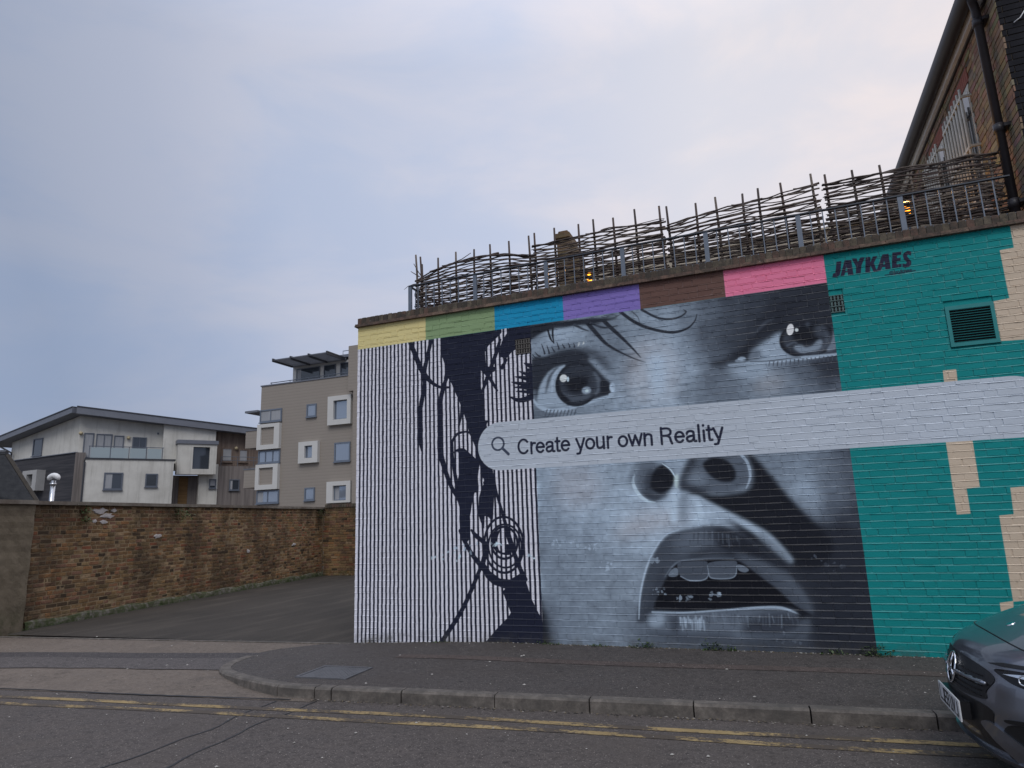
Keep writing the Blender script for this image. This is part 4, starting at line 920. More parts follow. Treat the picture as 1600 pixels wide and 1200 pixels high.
# sloped pointing: each bed joint is struck so its face tips up to the sky
jo = MB()
for k in range(-1, NC):
    zb = k * CO + 0.0572; zt = zb + 0.0118
    xs = [0.002 + 0.11 * i for i in range(int(XE / 0.11) + 1)]
    J = [(rnd.uniform(-.0017, .0017), rnd.uniform(-.0015, .0015), rnd.uniform(-.002, .002)) for _ in xs]
    for i in range(len(xs) - 1):
        a, b = xs[i], xs[i + 1]
        segs = [(a, b)]
        for h_ in HOLES:
            if k * CO + .068 > h_[2] + .004 and k * CO - .006 < h_[3] - .004:
                segs = [q for p_, q_ in segs for q in ((p_, min(q_, h_[0])), (max(p_, h_[1]), q_)) if q[1] - q[0] > .001] if any(q_ > h_[0] and p_ < h_[1] for p_, q_ in segs) else segs
        for p_, q_ in segs:
            ja, jb = J[i], J[i + 1]
            jo.add([(p_, 0.002, k * CO - .0065), (q_, 0.002, k * CO - .0065), (q_, 0.002, zb + .003), (p_, 0.002, zb + .003)], [(0, 1, 2, 3)])
            jo.add([(p_, -0.0048 + ja[2], zb + ja[0]), (q_, -0.0048 + jb[2], zb + jb[0]), (q_, 0.0025, zt + jb[1]), (p_, 0.0025, zt + ja[1]), (p_, 0.002, zb - .003), (q_, 0.002, zb - .003)], [(0, 1, 2, 3), (4, 5, 1, 0)])
M_joints = M_mural.copy(); M_joints.name = 'mural_paint_on_smooth_pointing'
for q_ in M_joints.node_tree.nodes:
    if q_.type == 'BSDF_PRINCIPLED': q_.inputs['Roughness'].default_value = 0.45; q_.inputs['Specular IOR Level'].default_value = 0.32
setting(jo.build('bed_joints', M_joints, mural), 'stuff')
def brick_shape(L, H, seed, proud=0.0, cf=0.0022, jit=0.0022, depth=0.02):
    r_ = random.Random(seed); m_ = MB(); h = H / 2; l = L / 2
    j = lambda: r_.uniform(-jit, jit)
    o_ = [(-l + j(), 0.0035, -h + j()), (l + j(), 0.0035, -h + j()), (l + j(), 0.0035, h + j()), (-l + j(), 0.0035, h + j())]
    tl = r_.uniform(-.0016, .0016); tz = r_.uniform(-.0012, .0012)
    i_ = [(x * (1 - cf / l), -proud + (tl if x > 0 else -tl) + (tz if z > 0 else -tz), z * (1 - cf / h)) for x, _, z in o_]
    b_ = [(x, depth, z) for x, _, z in o_]
    return m_.add(i_ + o_ + b_, [(0, 1, 2, 3)] + [(4 + k, 4 + (k + 1) % 4, (k + 1) % 4, k) for k in range(4)] + [(8 + k, 8 + (k + 1) % 4, 4 + (k + 1) % 4, 4 + k) for k in range(4)])
cells = []
for k in range(0, NC):
    z0 = k * CO - 0.0065; z1 = z0 + 0.063
    if z1 > 4.385: z1 = 4.385
    if z1 - z0 < 0.03: continue
    x = 0.001; i = k % 2
    first = True
    while x < XE:
        if first and k % 2: L = 0.102; first = False
        elif first: L = 0.215; first = False
        else: L = 0.102 if i % 2 else 0.215
        i += 1
        if rnd.random() < 0.13 and L > .2: L = 0.158
        x2 = min(x + L, XE)
        segs = [(x, x2)]
        for (a, b, c_, d) in HOLES:
            if z1 > c_ + .004 and z0 < d - .004:
                new = []
                for p, q in segs:
                    if q <= a or p >= b: new.append((p, q))
                    else:
                        if p < a - .025: new.append((p, a - .004))
                        if q > b + .025: new.append((b + .004, q))
                segs = new
        for p, q in segs:
            if q - p > .02: cells.append((p, q, z0, z1))
        x += L + rnd.uniform(0.0085, 0.012)
cells.sort(key=lambda c_: (0.5 * (c_[0] + c_[1]) - CAM.x) ** 2 + (0.5 * (c_[2] + c_[3]) - CAM.z) ** 2 if abs(c_[1] - c_[0] - .215) < .002 or abs(c_[1] - c_[0] - .102) < .002 else 1e9)
var = {}
for L in (0.215, 0.102):
    for s_ in range(14):
        me = brick_shape(L, 0.063, s_ * 7 + int(L * 1000), rnd.choice((0.0, .0008, .0016, .003))).mesh('painted_brick'); me.materials.append(M_mural); var[(L, s_)] = me
rest = MB()
for q, (x0, x1, z0, z1) in enumerate(cells):
    L = x1 - x0; key = 0.215 if abs(L - .215) < .002 else 0.102 if abs(L - .102) < .002 else None
    cx, cz = (x0 + x1) / 2, (z0 + z1) / 2
    if q < 300 and key: put(var[(key, rnd.randrange(14))], 'brick', (cx, 0, cz), wall_o)
    else:
        b = brick_shape(L, z1 - z0, q, rnd.choice((0.0, .0008, .0016, .003)))
        rest.add([(vx + cx, vy, vz + cz) for vx, vy, vz in b.v], b.f)
setting(rest.build('brickwork', M_mural, wall_o), 'stuff')
# body of the building behind the street wall
n = NT('stock_brick_far')
bt = n.n('ShaderNodeTexBrick'); mpp = n.n('ShaderNodeMapping'); n.l(n.pos(), mpp.inputs[0]); mpp.inputs['Rotation'].default_value = (R(90), 0, R(90)); n.l(mpp.outputs[0], bt.inputs[0])
bt.inputs['Scale'].default_value = 1.0; bt.inputs['Brick Width'].default_value = 0.225; bt.inputs['Row Height'].default_value = 0.075; bt.inputs['Mortar Size'].default_value = 0.01
bt.inputs['Color1'].default_value = (0.17, 0.115, 0.07, 1); bt.inputs['Color2'].default_value = (0.11, 0.075, 0.05, 1); bt.inputs['Mortar'].default_value = (0.2, 0.17, 0.13, 1)
n.set('Base Color', bt.outputs[0]); n.set('Roughness', 0.9); M_stockfar = n.m
bb = MB(); bb.box(0.004, 8.25, 0.12, 9.0, -0.1, 4.30)
bb.build('side_and_rear_walls', M_stockfar, mural)
# coping: creasing tiles, then bricks on edge
n = NT('coping_brick')
at = n.n('ShaderNodeAttribute', attribute_name='Col')
c = n.mix(n.ramp(n.noise(14, 5, 0.7), [(0.38, 0.0), (0.62, 0.85)]), at.outputs[0], (0.040, 0.034, 0.028))
c = n.mix(n.ramp(n.noise(8, 5, 0.7, 0.4), [(0.58, 0.0), (0.72, 0.7)]), c, (0.085, 0.085, 0.05))
c = n.mix(n.ramp(n.noise(22, 3, 0.6), [(0.70, 0.0), (0.76, 0.7)]), c, (0.32, 0.30, 0.26))
n.set('Base Color', c); n.set('Roughness', 0.92); n.bump(n.noise(55, 4, 0.7), 0.7, 0.008); M_cop = n.m
cpal = [(0.10, 0.068, 0.05), (0.075, 0.055, 0.04), (0.11, 0.088, 0.06), (0.12, 0.07, 0.052), (0.06, 0.047, 0.038), (0.13, 0.105, 0.075)]
x = -0.028
while x < 8.28:
    L = rnd.uniform(0.245, 0.268); c_ = rnd.choice(((0.17, 0.105, 0.08), (0.14, 0.09, 0.07), (0.20, 0.135, 0.10)))
    for k in range(2):
        e = 0.052 - 0.014 * k + rnd.uniform(-.003, .003)
        MB().box(x + (0.0 if k else 0.0), min(x + L, 8.29) - 0.004, -e, 0.30, 4.392 + k * 0.0235 + rnd.uniform(0, .001), 4.4135 + k * 0.0235, c=c_).build('creasing_tile', M_cop, mural)
    x += L
M_bed = plain('coping_mortar', (0.12, 0.105, 0.085), 0.95, 0.25, 9)
MB().box(0.006, 8.285, -0.004, 0.24, 4.4385, 4.522).build('coping_bed', M_bed, mural)
x = 0.0
cm = {}
while x < 8.22:
    w = rnd.uniform(0.062, 0.069); c_ = rnd.choice(cpal); ht = 4.535 + rnd.uniform(-.006, .004); e = 0.012 + rnd.uniform(-.004, .005)
    m_ = MB(); t_ = 0.008
    m_.add([(x, -e, 4.439), (x + w, -e, 4.439), (x + w, .255, 4.439), (x, .255, 4.439), (x, -e, ht - t_), (x + w, -e, ht - t_), (x + w, .255, ht - t_), (x, .255, ht - t_), (x + t_, -e + t_, ht), (x + w - t_, -e + t_, ht), (x + w - t_, .255 - t_, ht), (x + t_, .255 - t_, ht)],
           [(0, 1, 5, 4), (1, 2, 6, 5), (2, 3, 7, 6), (3, 0, 4, 7), (4, 5, 9, 8), (5, 6, 10, 9), (6, 7, 11, 10), (7, 4, 8, 11), (8, 9, 10, 11)], c_)
    m_.build('coping_brick', M_cop, mural)
    x += w + rnd.uniform(0.007, 0.011)
# louvred vent
M_teal = plain('teal_metal', (0.008, 0.20, 0.20), 0.5, 0.08, 12)
vent = empty('wall_vent', (7.545, 0.0, 3.165)); tag(vent, 'square louvred metal vent painted teal, set into the teal part of the wall', 'vent')
x0, x1, z0, z1 = 7.327, 7.763, 3.167, 3.606
f_ = MB()
for q in ((x0, x1, z1 - .042, z1), (x0, x1, z0, z0 + .038), (x0, x0 + .034, z0 + .038, z1 - .042), (x1 - .034, x1, z0 + .038, z1 - .042)): f_.box(q[0], q[1], -0.012, 0.03, q[2], q[3])
f_.build('frame', M_teal, vent)
MB().box(x0 + .03, x1 - .03, 0.0105, 0.0135, z0 + .03, z1 - .03).build('cavity_shade_plate', plain('cavity_shade_black', (0.006, 0.006, 0.007), 0.9), vent)  # flat plate; the hollow's shade is put into its black colour
nsl = 14
for i in range(nsl):
    z = z0 + .046 + i * (z1 - z0 - .09) / (nsl - 1)
    MB().add([(x0 + .034, -0.006, z - .0045), (x1 - .034, -0.006, z - .0045), (x1 - .034, -0.007, z + .0005), (x0 + .034, -0.007, z + .0005), (x0 + .034, 0.010, z + .000), (x1 - .034, 0.010, z + .000), (x1 - .034, 0.009, z + .003), (x0 + .034, 0.009, z + .003)],
             [(0, 1, 2, 3), (3, 2, 6, 7), (0, 4, 5, 1), (4, 7, 6, 5), (0, 3, 7, 4), (1, 5, 6, 2)]).build('slat', M_teal, vent)
# terracotta air bricks with pierced pattern, part painted over
M_dark = bpy.data.materials['cavity_shade_black']
for (a, b, z0, z1), pal, nm in ((HOLES[1], (0.11, 0.17, 0.165), 'air brick with pierced pattern straddling the dark and teal paint'), (HOLES[2], (0.13, 0.12, 0.11), 'air brick with pierced pattern over the left eyelashes of the face')):
    ab = empty('air_brick', ((a + b) / 2, 0, z0)); tag(ab, nm, 'air brick')
    MB().box(a, b, 0.0085, 0.0135, z0, z1).build('cavity_shade_plate', M_dark, ab)  # black plate painted as the shade inside the piercings
    m_ = MB(); nr = 3; ncol = max(4, int((b - a) / .034)); cw = (b - a) / ncol; ch = (z1 - z0) / nr
    for r_ in range(nr):
        m_.box(a, b, -0.002, 0.012, z0 + r_ * ch, z0 + r_ * ch + .007)
        for q in range(ncol):
            x = a + (q + .5) * cw; zc_ = z0 + (r_ + .5) * ch
            m_.prism([(x - .010, zc_ - .024), (x - .003, zc_ - .024), (x + .011, zc_ + .024), (x + .004, zc_ + .024)], -0.0005, 0.011)
            m_.prism([(x + .004, zc_ - .026), (x + .010, zc_ - .026), (x - .004, zc_ + .026), (x - .010, zc_ + .026)], 0.0005, 0.0105)
            m_.box(x - .012, x + .012, -0.0012, 0.0115, zc_ - .0035, zc_ + .0035)
    m_.box(a, b, -0.002, 0.012, z1 - .006, z1 - .0005)
    m_.build('pierced_grille', plain('air_brick_clay', pal, 0.85, 0.25, 20), ab)

# chips, dust and leaf litter gathered along the foot of the painted wall and in the kerb channel
db = MB()
for i in range(900):
    x = rnd.uniform(0.0, 7.6); y = -abs(rnd.gauss(0, .022)) - .008; z = zp(x) + .0005; s_ = rnd.uniform(.003, .011); a = rnd.uniform(0, 6.28)
    db.add([(x + s_ * math.cos(a + t) * 1.3, y + s_ * .7 * math.sin(a + t), z) for t in (0, 1.6, 3.1, 4.7)] + [(x, y, z + s_ * rnd.uniform(.3, 1.0))], [(0, 1, 4), (1, 2, 4), (2, 3, 4), (3, 0, 4)], rnd.choice(((.05, .045, .035), (.09, .08, .06), (.30, .29, .27), (.04, .05, .02), (.12, .09, .05))))
for i in range(700):
    x = rnd.uniform(-.3, 7.0); y = kerb_pt(x) - abs(rnd.gauss(0, .03)) - .006; z = ZR + .0035; s_ = rnd.uniform(.003, .012); a = rnd.uniform(0, 6.28)
    db.add([(x + s_ * math.cos(a + t) * 1.3, y + s_ * .7 * math.sin(a + t), z) for t in (0, 1.6, 3.1, 4.7)] + [(x, y, z + s_ * rnd.uniform(.2, .7))], [(0, 1, 4), (1, 2, 4), (2, 3, 4), (3, 0, 4)], rnd.choice(((.04, .035, .03), (.075, .065, .05), (.03, .027, .024), (.14, .11, .07), (.22, .2, .18))))
n = NT('debris'); at = n.n('ShaderNodeAttribute', attribute_name='Col'); n.set('Base Color', at.outputs[0]); n.set('Roughness', .95)
setting(db.build('wall_foot_debris', n.m), 'stuff', 'dirt, chips and leaf litter gathered along wall foot and kerb channel')
# ---------------------------------------------------------------- roof terrace
M_steel = plain('blue_grey_steel', (0.125, 0.15, 0.19), 0.45, 0.15, 8, 0.2)
n = NT('weathered_twig')
at = n.n('ShaderNodeAttribute', attribute_name='Col')
c = n.mix(n.ramp(n.noise(25, 4, 0.7), [(0.4, 0.0), (0.7, 0.6)]), at.outputs[0], (0.035, 0.028, 0.026))
n.set('Base Color', c); n.set('Roughness', 0.9); n.bump(n.noise(120, 3), 0.4, 0.004); M_twig = n.m
YR = 0.15
M_railtop = plain('shaded_rail_steel', (0.045, 0.052, 0.066), 0.5, 0.15, 8, 0.2)  # same steel, darkened: the rail's underside shade is put into the colour
rail = empty('railing', (4.5, YR, 4.535)); tag(rail, 'blue-grey steel railing with thin balusters along the flat roof edge', 'railing')
posts = [0.79, 1.83, 2.885, 3.93, 4.98, 6.045, 7.115]
posts_end = 8.13
def ztop(x): return 4.945 + 0.007 * x
m_ = MB(); m_.add([(0.77, YR - .02, ztop(.77)), (8.16, YR - .02, ztop(8.22)), (8.16, YR + .025, ztop(8.22)), (0.77, YR + .025, ztop(.77)), (0.77, YR - .02, ztop(.77) + .014), (8.16, YR - .02, ztop(8.22) + .014), (8.16, YR + .025, ztop(8.22) + .014), (0.77, YR + .025, ztop(.77) + .014)],
                 [(0, 3, 2, 1), (4, 5, 6, 7), (0, 1, 5, 4), (1, 2, 6, 5), (2, 3, 7, 6), (3, 0, 4, 7)])
m_.build('top_rail', M_railtop, rail)
MB().box(0.80, 8.18, YR - .008, YR + .02, 4.575, 4.585).build('bottom_rail', M_steel, rail)
for i, x in enumerate(posts):
    MB().box(x - .027, x + .027, YR - .012, YR + .014, 4.53, ztop(x)).build('post', M_steel, rail)
    nx_ = posts[i + 1] if i + 1 < len(posts) else posts_end
    if True:
        nb = 7; g_ = (nx_ - x) / (nb + 1)
        for k in range(1, nb + 1): MB().box(x + g_ * k - .006, x + g_ * k + .006, YR - .004, YR + .008, 4.5805, ztop(x + g_ * k)).build('baluster', M_steel, rail)
# return of the railing along the left roof edge
MB().box(0.77, 0.81, YR + .03, 3.2, 4.945, 4.957).build('top_rail', M_steel, rail)
for k in range(20):
    y = YR + .16 + k * .15
    MB().box(0.784, 0.796, y - .006, y + .006, 4.53, 4.945).build('baluster', M_steel, rail)
twigc = [(0.075, 0.054, 0.046), (0.10, 0.076, 0.063), (0.055, 0.042, 0.038), (0.15, 0.12, 0.098), (0.085, 0.058, 0.05), (0.065, 0.05, 0.047)]
def hurdle(label, stakes, edge, xa, xb, seed):
    r_ = random.Random(seed)
    YH = 0.36
    h = empty('wattle_hurdle', ((xa + xb) / 2, YH, 4.50)); tag(h, label, 'wattle fence', 'wattle hurdles behind the roof railing')
    ex = [p[0] for p in edge]; ez = [p[1] for p in edge]
    top = lambda x: float(np.interp(x, ex, ez))
    allst = list(stakes)
    for i, (x, z, lean) in enumerate(allst):
        pts = [(x + lean * (1 - t) + r_.uniform(-.004, .004), YH + r_.uniform(-.006, .006), 4.34 + (z - 4.34) * t) for t in (0, .25, .5, .75, 1)]
        MB().tube(pts, [.019, .018, .017, .016, .0135], 7, c=r_.choice(twigc)).build('stake', M_twig, h, smooth=True)
    xs_st = sorted(s_[0] for s_ in allst)
    z = 4.49; k = 0
    while True:
        mid_top = max(ez)
        dens = 0.0180 if z < 4.97 else 0.0215 if z < 5.15 else 0.0265
        z += dens * r_.uniform(.75, 1.3); k += 1
        if z > mid_top + .012: break
        # part of the run that lies under the top edge
        xs = [xa - r_.uniform(0, .05) + (xb - xa + r_.uniform(.02, .10)) * i / 30 for i in range(31)]
        slope = r_.uniform(-.022, .022); wob = r_.uniform(.004, .016); ph = r_.uniform(0, 6.28)
        pts = []
        for x in xs:
            # weave: swap sides at each stake
            q = float(np.interp(x, xs_st, range(len(xs_st)))) if len(xs_st) > 1 else 0
            y = YH + .021 * math.cos(math.pi * (q + k)) + r_.uniform(-.004, .004)
            t = (x - xa) / (xb - xa)
            f2 = min(1.0, max(0.0, (z - 4.85) / .35))
            # upper rods follow the sagging top edge
            zz = z + slope * (t - .5) + wob * math.sin(x * 4.3 + ph) + .006 * math.sin(x * 11 + ph * 2) + f2 * (top(x) - mid_top) * .55 + r_.uniform(-.002, .002)
            pts.append((x, y, zz))
        pts = [p for p in pts if p[2] <= top(p[0]) + .012]
        if len(pts) < 6: continue
        r0_ = r_.uniform(.0085, .0170)
        MB().tube(pts, [r0_ * ((1.12 - .62 * i / len(pts)) if k % 2 else (.5 + .62 * i / len(pts))) * r_.uniform(.88, 1.12) for i in range(len(pts))], 5, c=r_.choice(twigc)).build('woven_rod', M_twig, h, smooth=True)
        if r_.random() < .45:
            a_ = r_.randrange(0, max(1, len(pts) - 9)); seg = pts[a_:a_ + r_.randrange(5, 9)]
            MB().tube([(x, y + .02, z2 + .012 + r_.uniform(-.006, .012)) for x, y, z2 in seg], r_.uniform(.005, .009), 5, c=r_.choice(twigc)).build('woven_rod', M_twig, h, smooth=True)
    # top binding rods
    for e_ in range(2):
        pts = [(x, YH + .018 * math.cos(x * 9 + e_ * 3.1), top(x) - .008 - .016 * e_ + r_.uniform(-.006, .006)) for x in [xa - .03 + (xb - xa + .06) * i / 26 for i in range(27)]]
        MB().tube(pts, [.011 - .004 * i / 26 for i in range(27)], 6, c=r_.choice(twigc)).build('woven_rod', M_twig, h, smooth=True)
    return h
h1 = hurdle('leftmost woven hurdle with a humped top and loose twigs at its free end', [(.775, 5.527, .04), (.853, 5.482, .02), (.875, 5.36, .0), (1.139, 5.415, .03), (1.438, 5.456, .0), (1.733, 5.441, .0), (1.988, 5.468, .01), (2.283, 5.463, .0), (2.579, 5.486, .03)],
       [(.76, 5.12), (.911, 5.174), (1.153, 5.254), (1.454, 5.305), (1.733, 5.318), (1.991, 5.319), (2.258, 5.289), (2.403, 5.237), (2.62, 5.165)], .79, 2.60, 1)
for pts in ([(.82, .35, 5.06), (.74, .33, 5.055), (.66, .31, 5.03), (.60, .30, 4.985)], [(.83, .36, 5.17), (.76, .35, 5.22), (.70, .33, 5.265)], [(.88, .36, 5.15), (.82, .35, 5.24), (.75, .33, 5.38)], [(1.4, .34, 5.28), (1.55, .33, 5.31), (1.70, .32, 5.375)]):
    MB().tube(pts, [.009, .007, .005, .003][:len(pts)], 5, c=twigc[1]).build('loose_twig', M_twig, h1, smooth=True)
hurdle('woven hurdle in front of the stepped chimney', [(2.668, 5.511, .02), (2.964, 5.531, .01), (3.318, 5.514, .0), (3.521, 5.545, .02), (3.801, 5.51, .01), (4.094, 5.571, .01), (4.417, 5.55, .03)],
       [(2.64, 5.335), (3.064, 5.325), (3.304, 5.348), (3.798, 5.357), (4.092, 5.35), (4.45, 5.347)], 2.655, 4.44, 2)
hurdle('woven hurdle whose top rises steadily, above the brown and pink colour blocks', [(4.515, 5.523, .04), (4.882, 5.492, .0), (5.132, 5.523, .02), (5.457, 5.495, .0), (5.644, 5.525, .01), (5.915, 5.544, .02), (6.266, 5.582, .03)],
       [(4.52, 5.255), (4.863, 5.324), (5.13, 5.346), (5.444, 5.371), (5.672, 5.382), (5.921, 5.403), (6.31, 5.446)], 4.53, 6.29, 3)
hurdle('dense woven hurdle reaching the drainpipe, above the signature', [(6.413, 5.536, .02), (6.713, 5.524, .01), (7.008, 5.521, .01), (7.3, 5.40, .0), (7.6, 5.38, .0), (7.9, 5.36, .0), (8.08, 5.34, .0)],
       [(6.38, 5.42), (6.707, 5.417), (7.008, 5.438), (7.294, 5.405), (7.553, 5.41), (7.808, 5.416), (8.16, 5.405)], 6.40, 8.13, 4)
# terrace deck
MB().box(0.02, 8.28, 0.26, 9.0, 4.302, 4.36).build('roof_deck', plain('roof_felt', (0.08, 0.08, 0.085), 0.9), mural)
# rear extension and chimney seen through the hurdles
M_cream = plain('cream_render', (0.42, 0.38, 0.31), 0.85, 0.14, 2.5)
ext = empty('rear_extension', (5.2, 3.5, 4.36)); tag(ext, 'cream rendered wall of a roof extension seen through the woven hurdles', 'extension')
MB().box(2.5, 8.28, 3.5, 7.5, 4.36, 6.05).build('wall', M_cream, ext)
MB().box(2.44, 8.28, 3.44, 7.56, 6.05, 6.09).build('roof_edge', M_cream, ext)
ch = empty('chimney', (2.0, 4.5, 4.36)); tag(ch, 'mossy brown brick chimney with stepped shoulders behind the woven hurdles', 'chimney')
n = NT('chimney_brick')
bt = n.n('ShaderNodeTexBrick'); mpp = n.n('ShaderNodeMapping'); n.l(n.pos(), mpp.inputs[0]); mpp.inputs['Rotation'].default_value = (R(90), 0, 0); n.l(mpp.outputs[0], bt.inputs[0])
bt.inputs['Scale'].default_value = 1.0; bt.inputs['Brick Width'].default_value = 0.225; bt.inputs['Row Height'].default_value = 0.075; bt.inputs['Mortar Size'].default_value = 0.008
bt.inputs['Color1'].default_value = (0.15, 0.09, 0.05, 1); bt.inputs['Color2'].default_value = (0.09, 0.06, 0.038, 1); bt.inputs['Mortar'].default_value = (0.13, 0.1, 0.07, 1)
n.set('Base Color', n.mix(n.ramp(n.noise(5, 5), [(0.45, 0), (0.7, .6)]), bt.outputs[0], (0.10, 0.085, 0.03))); n.set('Roughness', .95); M_chim = n.m
MB().box(1.84, 2.26, 4.3, 4.9, 4.36, 6.86).build('stack', M_chim, ch)
MB().prism([(1.84, 6.86), (2.26, 6.86), (2.16, 7.02), (2.13, 7.16), (1.84, 7.16)], 4.3, 4.9).build('shoulder', M_chim, ch)
MB().box(1.81, 2.12, 4.27, 4.93, 7.16, 7.26).build('cap_course', M_chim, ch)
MB().prism([(1.85, 7.26), (2.10, 7.26), (2.06, 7.335), (1.87, 7.335)], 4.35, 4.85).build('flaunching', M_chim, ch)
# lit lanterns on the terrace
for (x, y, z, lab) in ((3.27, 1.0, 4.93, 'small glowing amber lantern behind the hurdle near the chimney'), (7.35, 1.0, 5.14, 'small glowing amber lantern behind the hurdle near the drainpipe')):
    ln = empty('lantern', (x, y, 4.36)); tag(ln, lab, 'lantern')
    MB().tube([(x, y, 4.36), (x, y, z - .10)], .014, 8).build('stand', M_steel, ln)
    MB().tube([(x, y, z - .10), (x, y, z - .09)], .075, 10).build('base', M_steel, ln)
    MB().tube([(x, y, z + .085), (x, y, z + .10), (x, y, z + .13)], [.08, .08, .02], 10).build('cap', M_steel, ln)
    n = NT('amber_glow'); n.set('Base Color', (0.9, 0.45, 0.08)); n.set('Emission Color', (1.0, 0.33, 0.02)); n.set('Emission Strength', 5.0)
    MB().tube([(x, y, z - .085), (x, y, z - .04), (x, y, z + .04), (x, y, z + .08)], [.025, .034, .034, .022], 10).build('glowing_globe', n.m, ln, smooth=True)
    pl = bpy.data.lights.new('lantern_light', 'POINT'); po = bpy.data.objects.new('lantern_light', pl); col0.objects.link(po); po.parent = ln; po.location = (0, 0, z - 4.36 + .16 + .02)
    pl.energy = 9.0; pl.color = (1.0, 0.5, 0.12); pl.shadow_soft_size = 0.06
# ---------------------------------------------------------------- gabled brick building on the right
n = NT('brown_stock_brick')
at = n.n('ShaderNodeAttribute', attribute_name='Col')
c = n.mix(n.ramp(n.noise(9, 5, 0.65), [(0.4, 0.0), (0.7, 0.35)]), at.outputs[0], (0.15, 0.115, 0.085))
n.set('Base Color', c); n.set('Roughness', .9); n.bump(n.noise(60, 4, .7), .5, .006); M_stock = n.m
n = NT('black_painted_brick')
n.set('Base Color', n.ramp(n.noise(7, 5, .6), [(.3, (.008, .008, .011)), (.7, (.017, .017, .022))])); n.set('Specular IOR Level', .15); n.set('Roughness', .8); n.bump(n.noise(45, 4, .7), .5, .006); M_black = n.m
M_joint = plain('brown_mortar', (0.10, 0.078, 0.058), .95, .2, 12)
M_redb = plain('red_rubbed_brick', (0.24, 0.075, 0.05), .85, .15, 14)
M_white = plain('white_gloss', (0.78, 0.78, 0.78), .5, .08, 4)
M_cream2 = plain('cream_painted_iron', (0.50, 0.47, 0.40), .55, .12, 9)
M_gutter = plain('dark_gutter', (0.030, 0.026, 0.030), .45, .2, 5)
M_glass = NT('window_glass'); M_glass.set('Base Color', (.03, .038, .05)); M_glass.set('Roughness', .06); M_glass.set('Specular IOR Level', .8); M_glass = M_glass.m
gb = empty('gabled_building', (10.5, 4.5, 0)); tag(gb, 'tall brown brick building with barred windows and a black painted street front', 'building')
XS = 8.30
core = MB(); core.box(XS + .012, 13.0, .012, 9.5, 4.30, 7.4)
core.build('wall_core', M_joint, gb)
pal = [(.29, .205, .12), (.25, .17, .105), (.32, .23, .135), (.21, .145, .095), (.27, .185, .13), (.23, .18, .12), (.26, .155, .115)]
sw = MB(); fw_ = MB()
WIN = [(1.28, 2.10, 5.15, 6.84), (2.66, 3.46, 5.15, 6.84)]
LINT = [(1.23, 2.12, 6.845, 7.05), (2.59, 3.50, 6.845, 7.05)]
for k in range(int((7.36 - 4.32) / CO)):
    z0 = 4.32 + k * CO + .005; z1 = z0 + .064; i = k % 2; y = 0.001 + (0.0 if k % 2 else -.06)
    while y < 9.5:
        L = .215 if i % 2 else .102; i += 1
        a, b = max(y, 0.001), y + L; y += L + .010
        if b - a < .02: continue
        if any(b > w[0] and a < w[1] and z1 > w[2] and z0 < w[3] for w in WIN + LINT): continue
        e = rnd.uniform(-.003, .003)
        sw.add([(XS + e, a, z0), (XS + e, b, z0), (XS + e, b, z1), (XS + e, a, z1), (XS + .02, a, z0), (XS + .02, b, z0), (XS + .02, b, z1), (XS + .02, a, z1)],
               [(0, 3, 2, 1), (0, 1, 5, 4), (2, 3, 7, 6), (0, 4, 7, 3), (1, 2, 6, 5)], tuple(q * rnd.uniform(.82, 1.15) for q in rnd.choice(pal)))
    x = XS + .002 + (.0 if k % 2 else -.06); i = k % 2
    while x < 13:
        L = .215 if i % 2 else .102; i += 1
        a, b = max(x, XS + .002), x + L; x += L + .010
        if b - a < .02: continue
        e = rnd.uniform(-.003, .003)
        if z0 > 4.385: fw_.add([(a, e, z0), (b, e, z0), (b, e, z1), (a, e, z1), (a, .02, z0), (b, .02, z0), (b, .02, z1), (a, .02, z1)], [(0, 1, 2, 3), (0, 4, 5, 1), (3, 2, 6, 7), (0, 3, 7, 4), (1, 5, 6, 2)])
setting(sw.build('side_brickwork', M_stock, gb), 'stuff'); setting(fw_.build('black_front_brickwork', M_black, gb), 'stuff')
for (a, b, z0, z1), (la, lb, lz0, lz1) in zip(WIN, LINT):
    k = la
    while k < lb - .03:
        MB().box(XS - .003, XS + .02, k, k + .066, lz0 + .006, lz1 - .004).build('lintel_brick', M_redb, gb); k += .0735
    wdw = MB().box(XS + .002, XS + .018, a, b, z0, z1).build('window', M_cream2, gb)
    for q in range(3):
        MB().box(XS - .001, XS + .006, a + .06 + q * (b - a - .06) / 3, a + (q + 1) * (b - a - .06) / 3, z0 + .08, z1 - .07).build('pane', M_glass, wdw)
    MB().box(XS - .06, XS + .015, a - .06, b + .06, z0 - .075, z0 - .002).build('sill', M_white, gb)
    # wrought bars standing off the wall
    for q in range(8):
        y = a - .03 + q * (b - a + .06) / 7
        MB().tube([(XS - .11, y, z0 - .02), (XS - .11, y, z1 - .08)], .017, 8).build('window_bar', M_cream2, gb, smooth=True)
    for zz in (z0 + .12, z0 + .80, z1 - .20):
        MB().box(XS - .125, XS - .095, a - .07, b + .07, zz - .018, zz + .018).build('bar_strap', M_cream2, gb)
        for y in (a - .06, b + .06): MB().box(XS - .1, XS + .012, y - .014, y + .014, zz - .014, zz + .014).build('bar_bracket', M_cream2, gb)
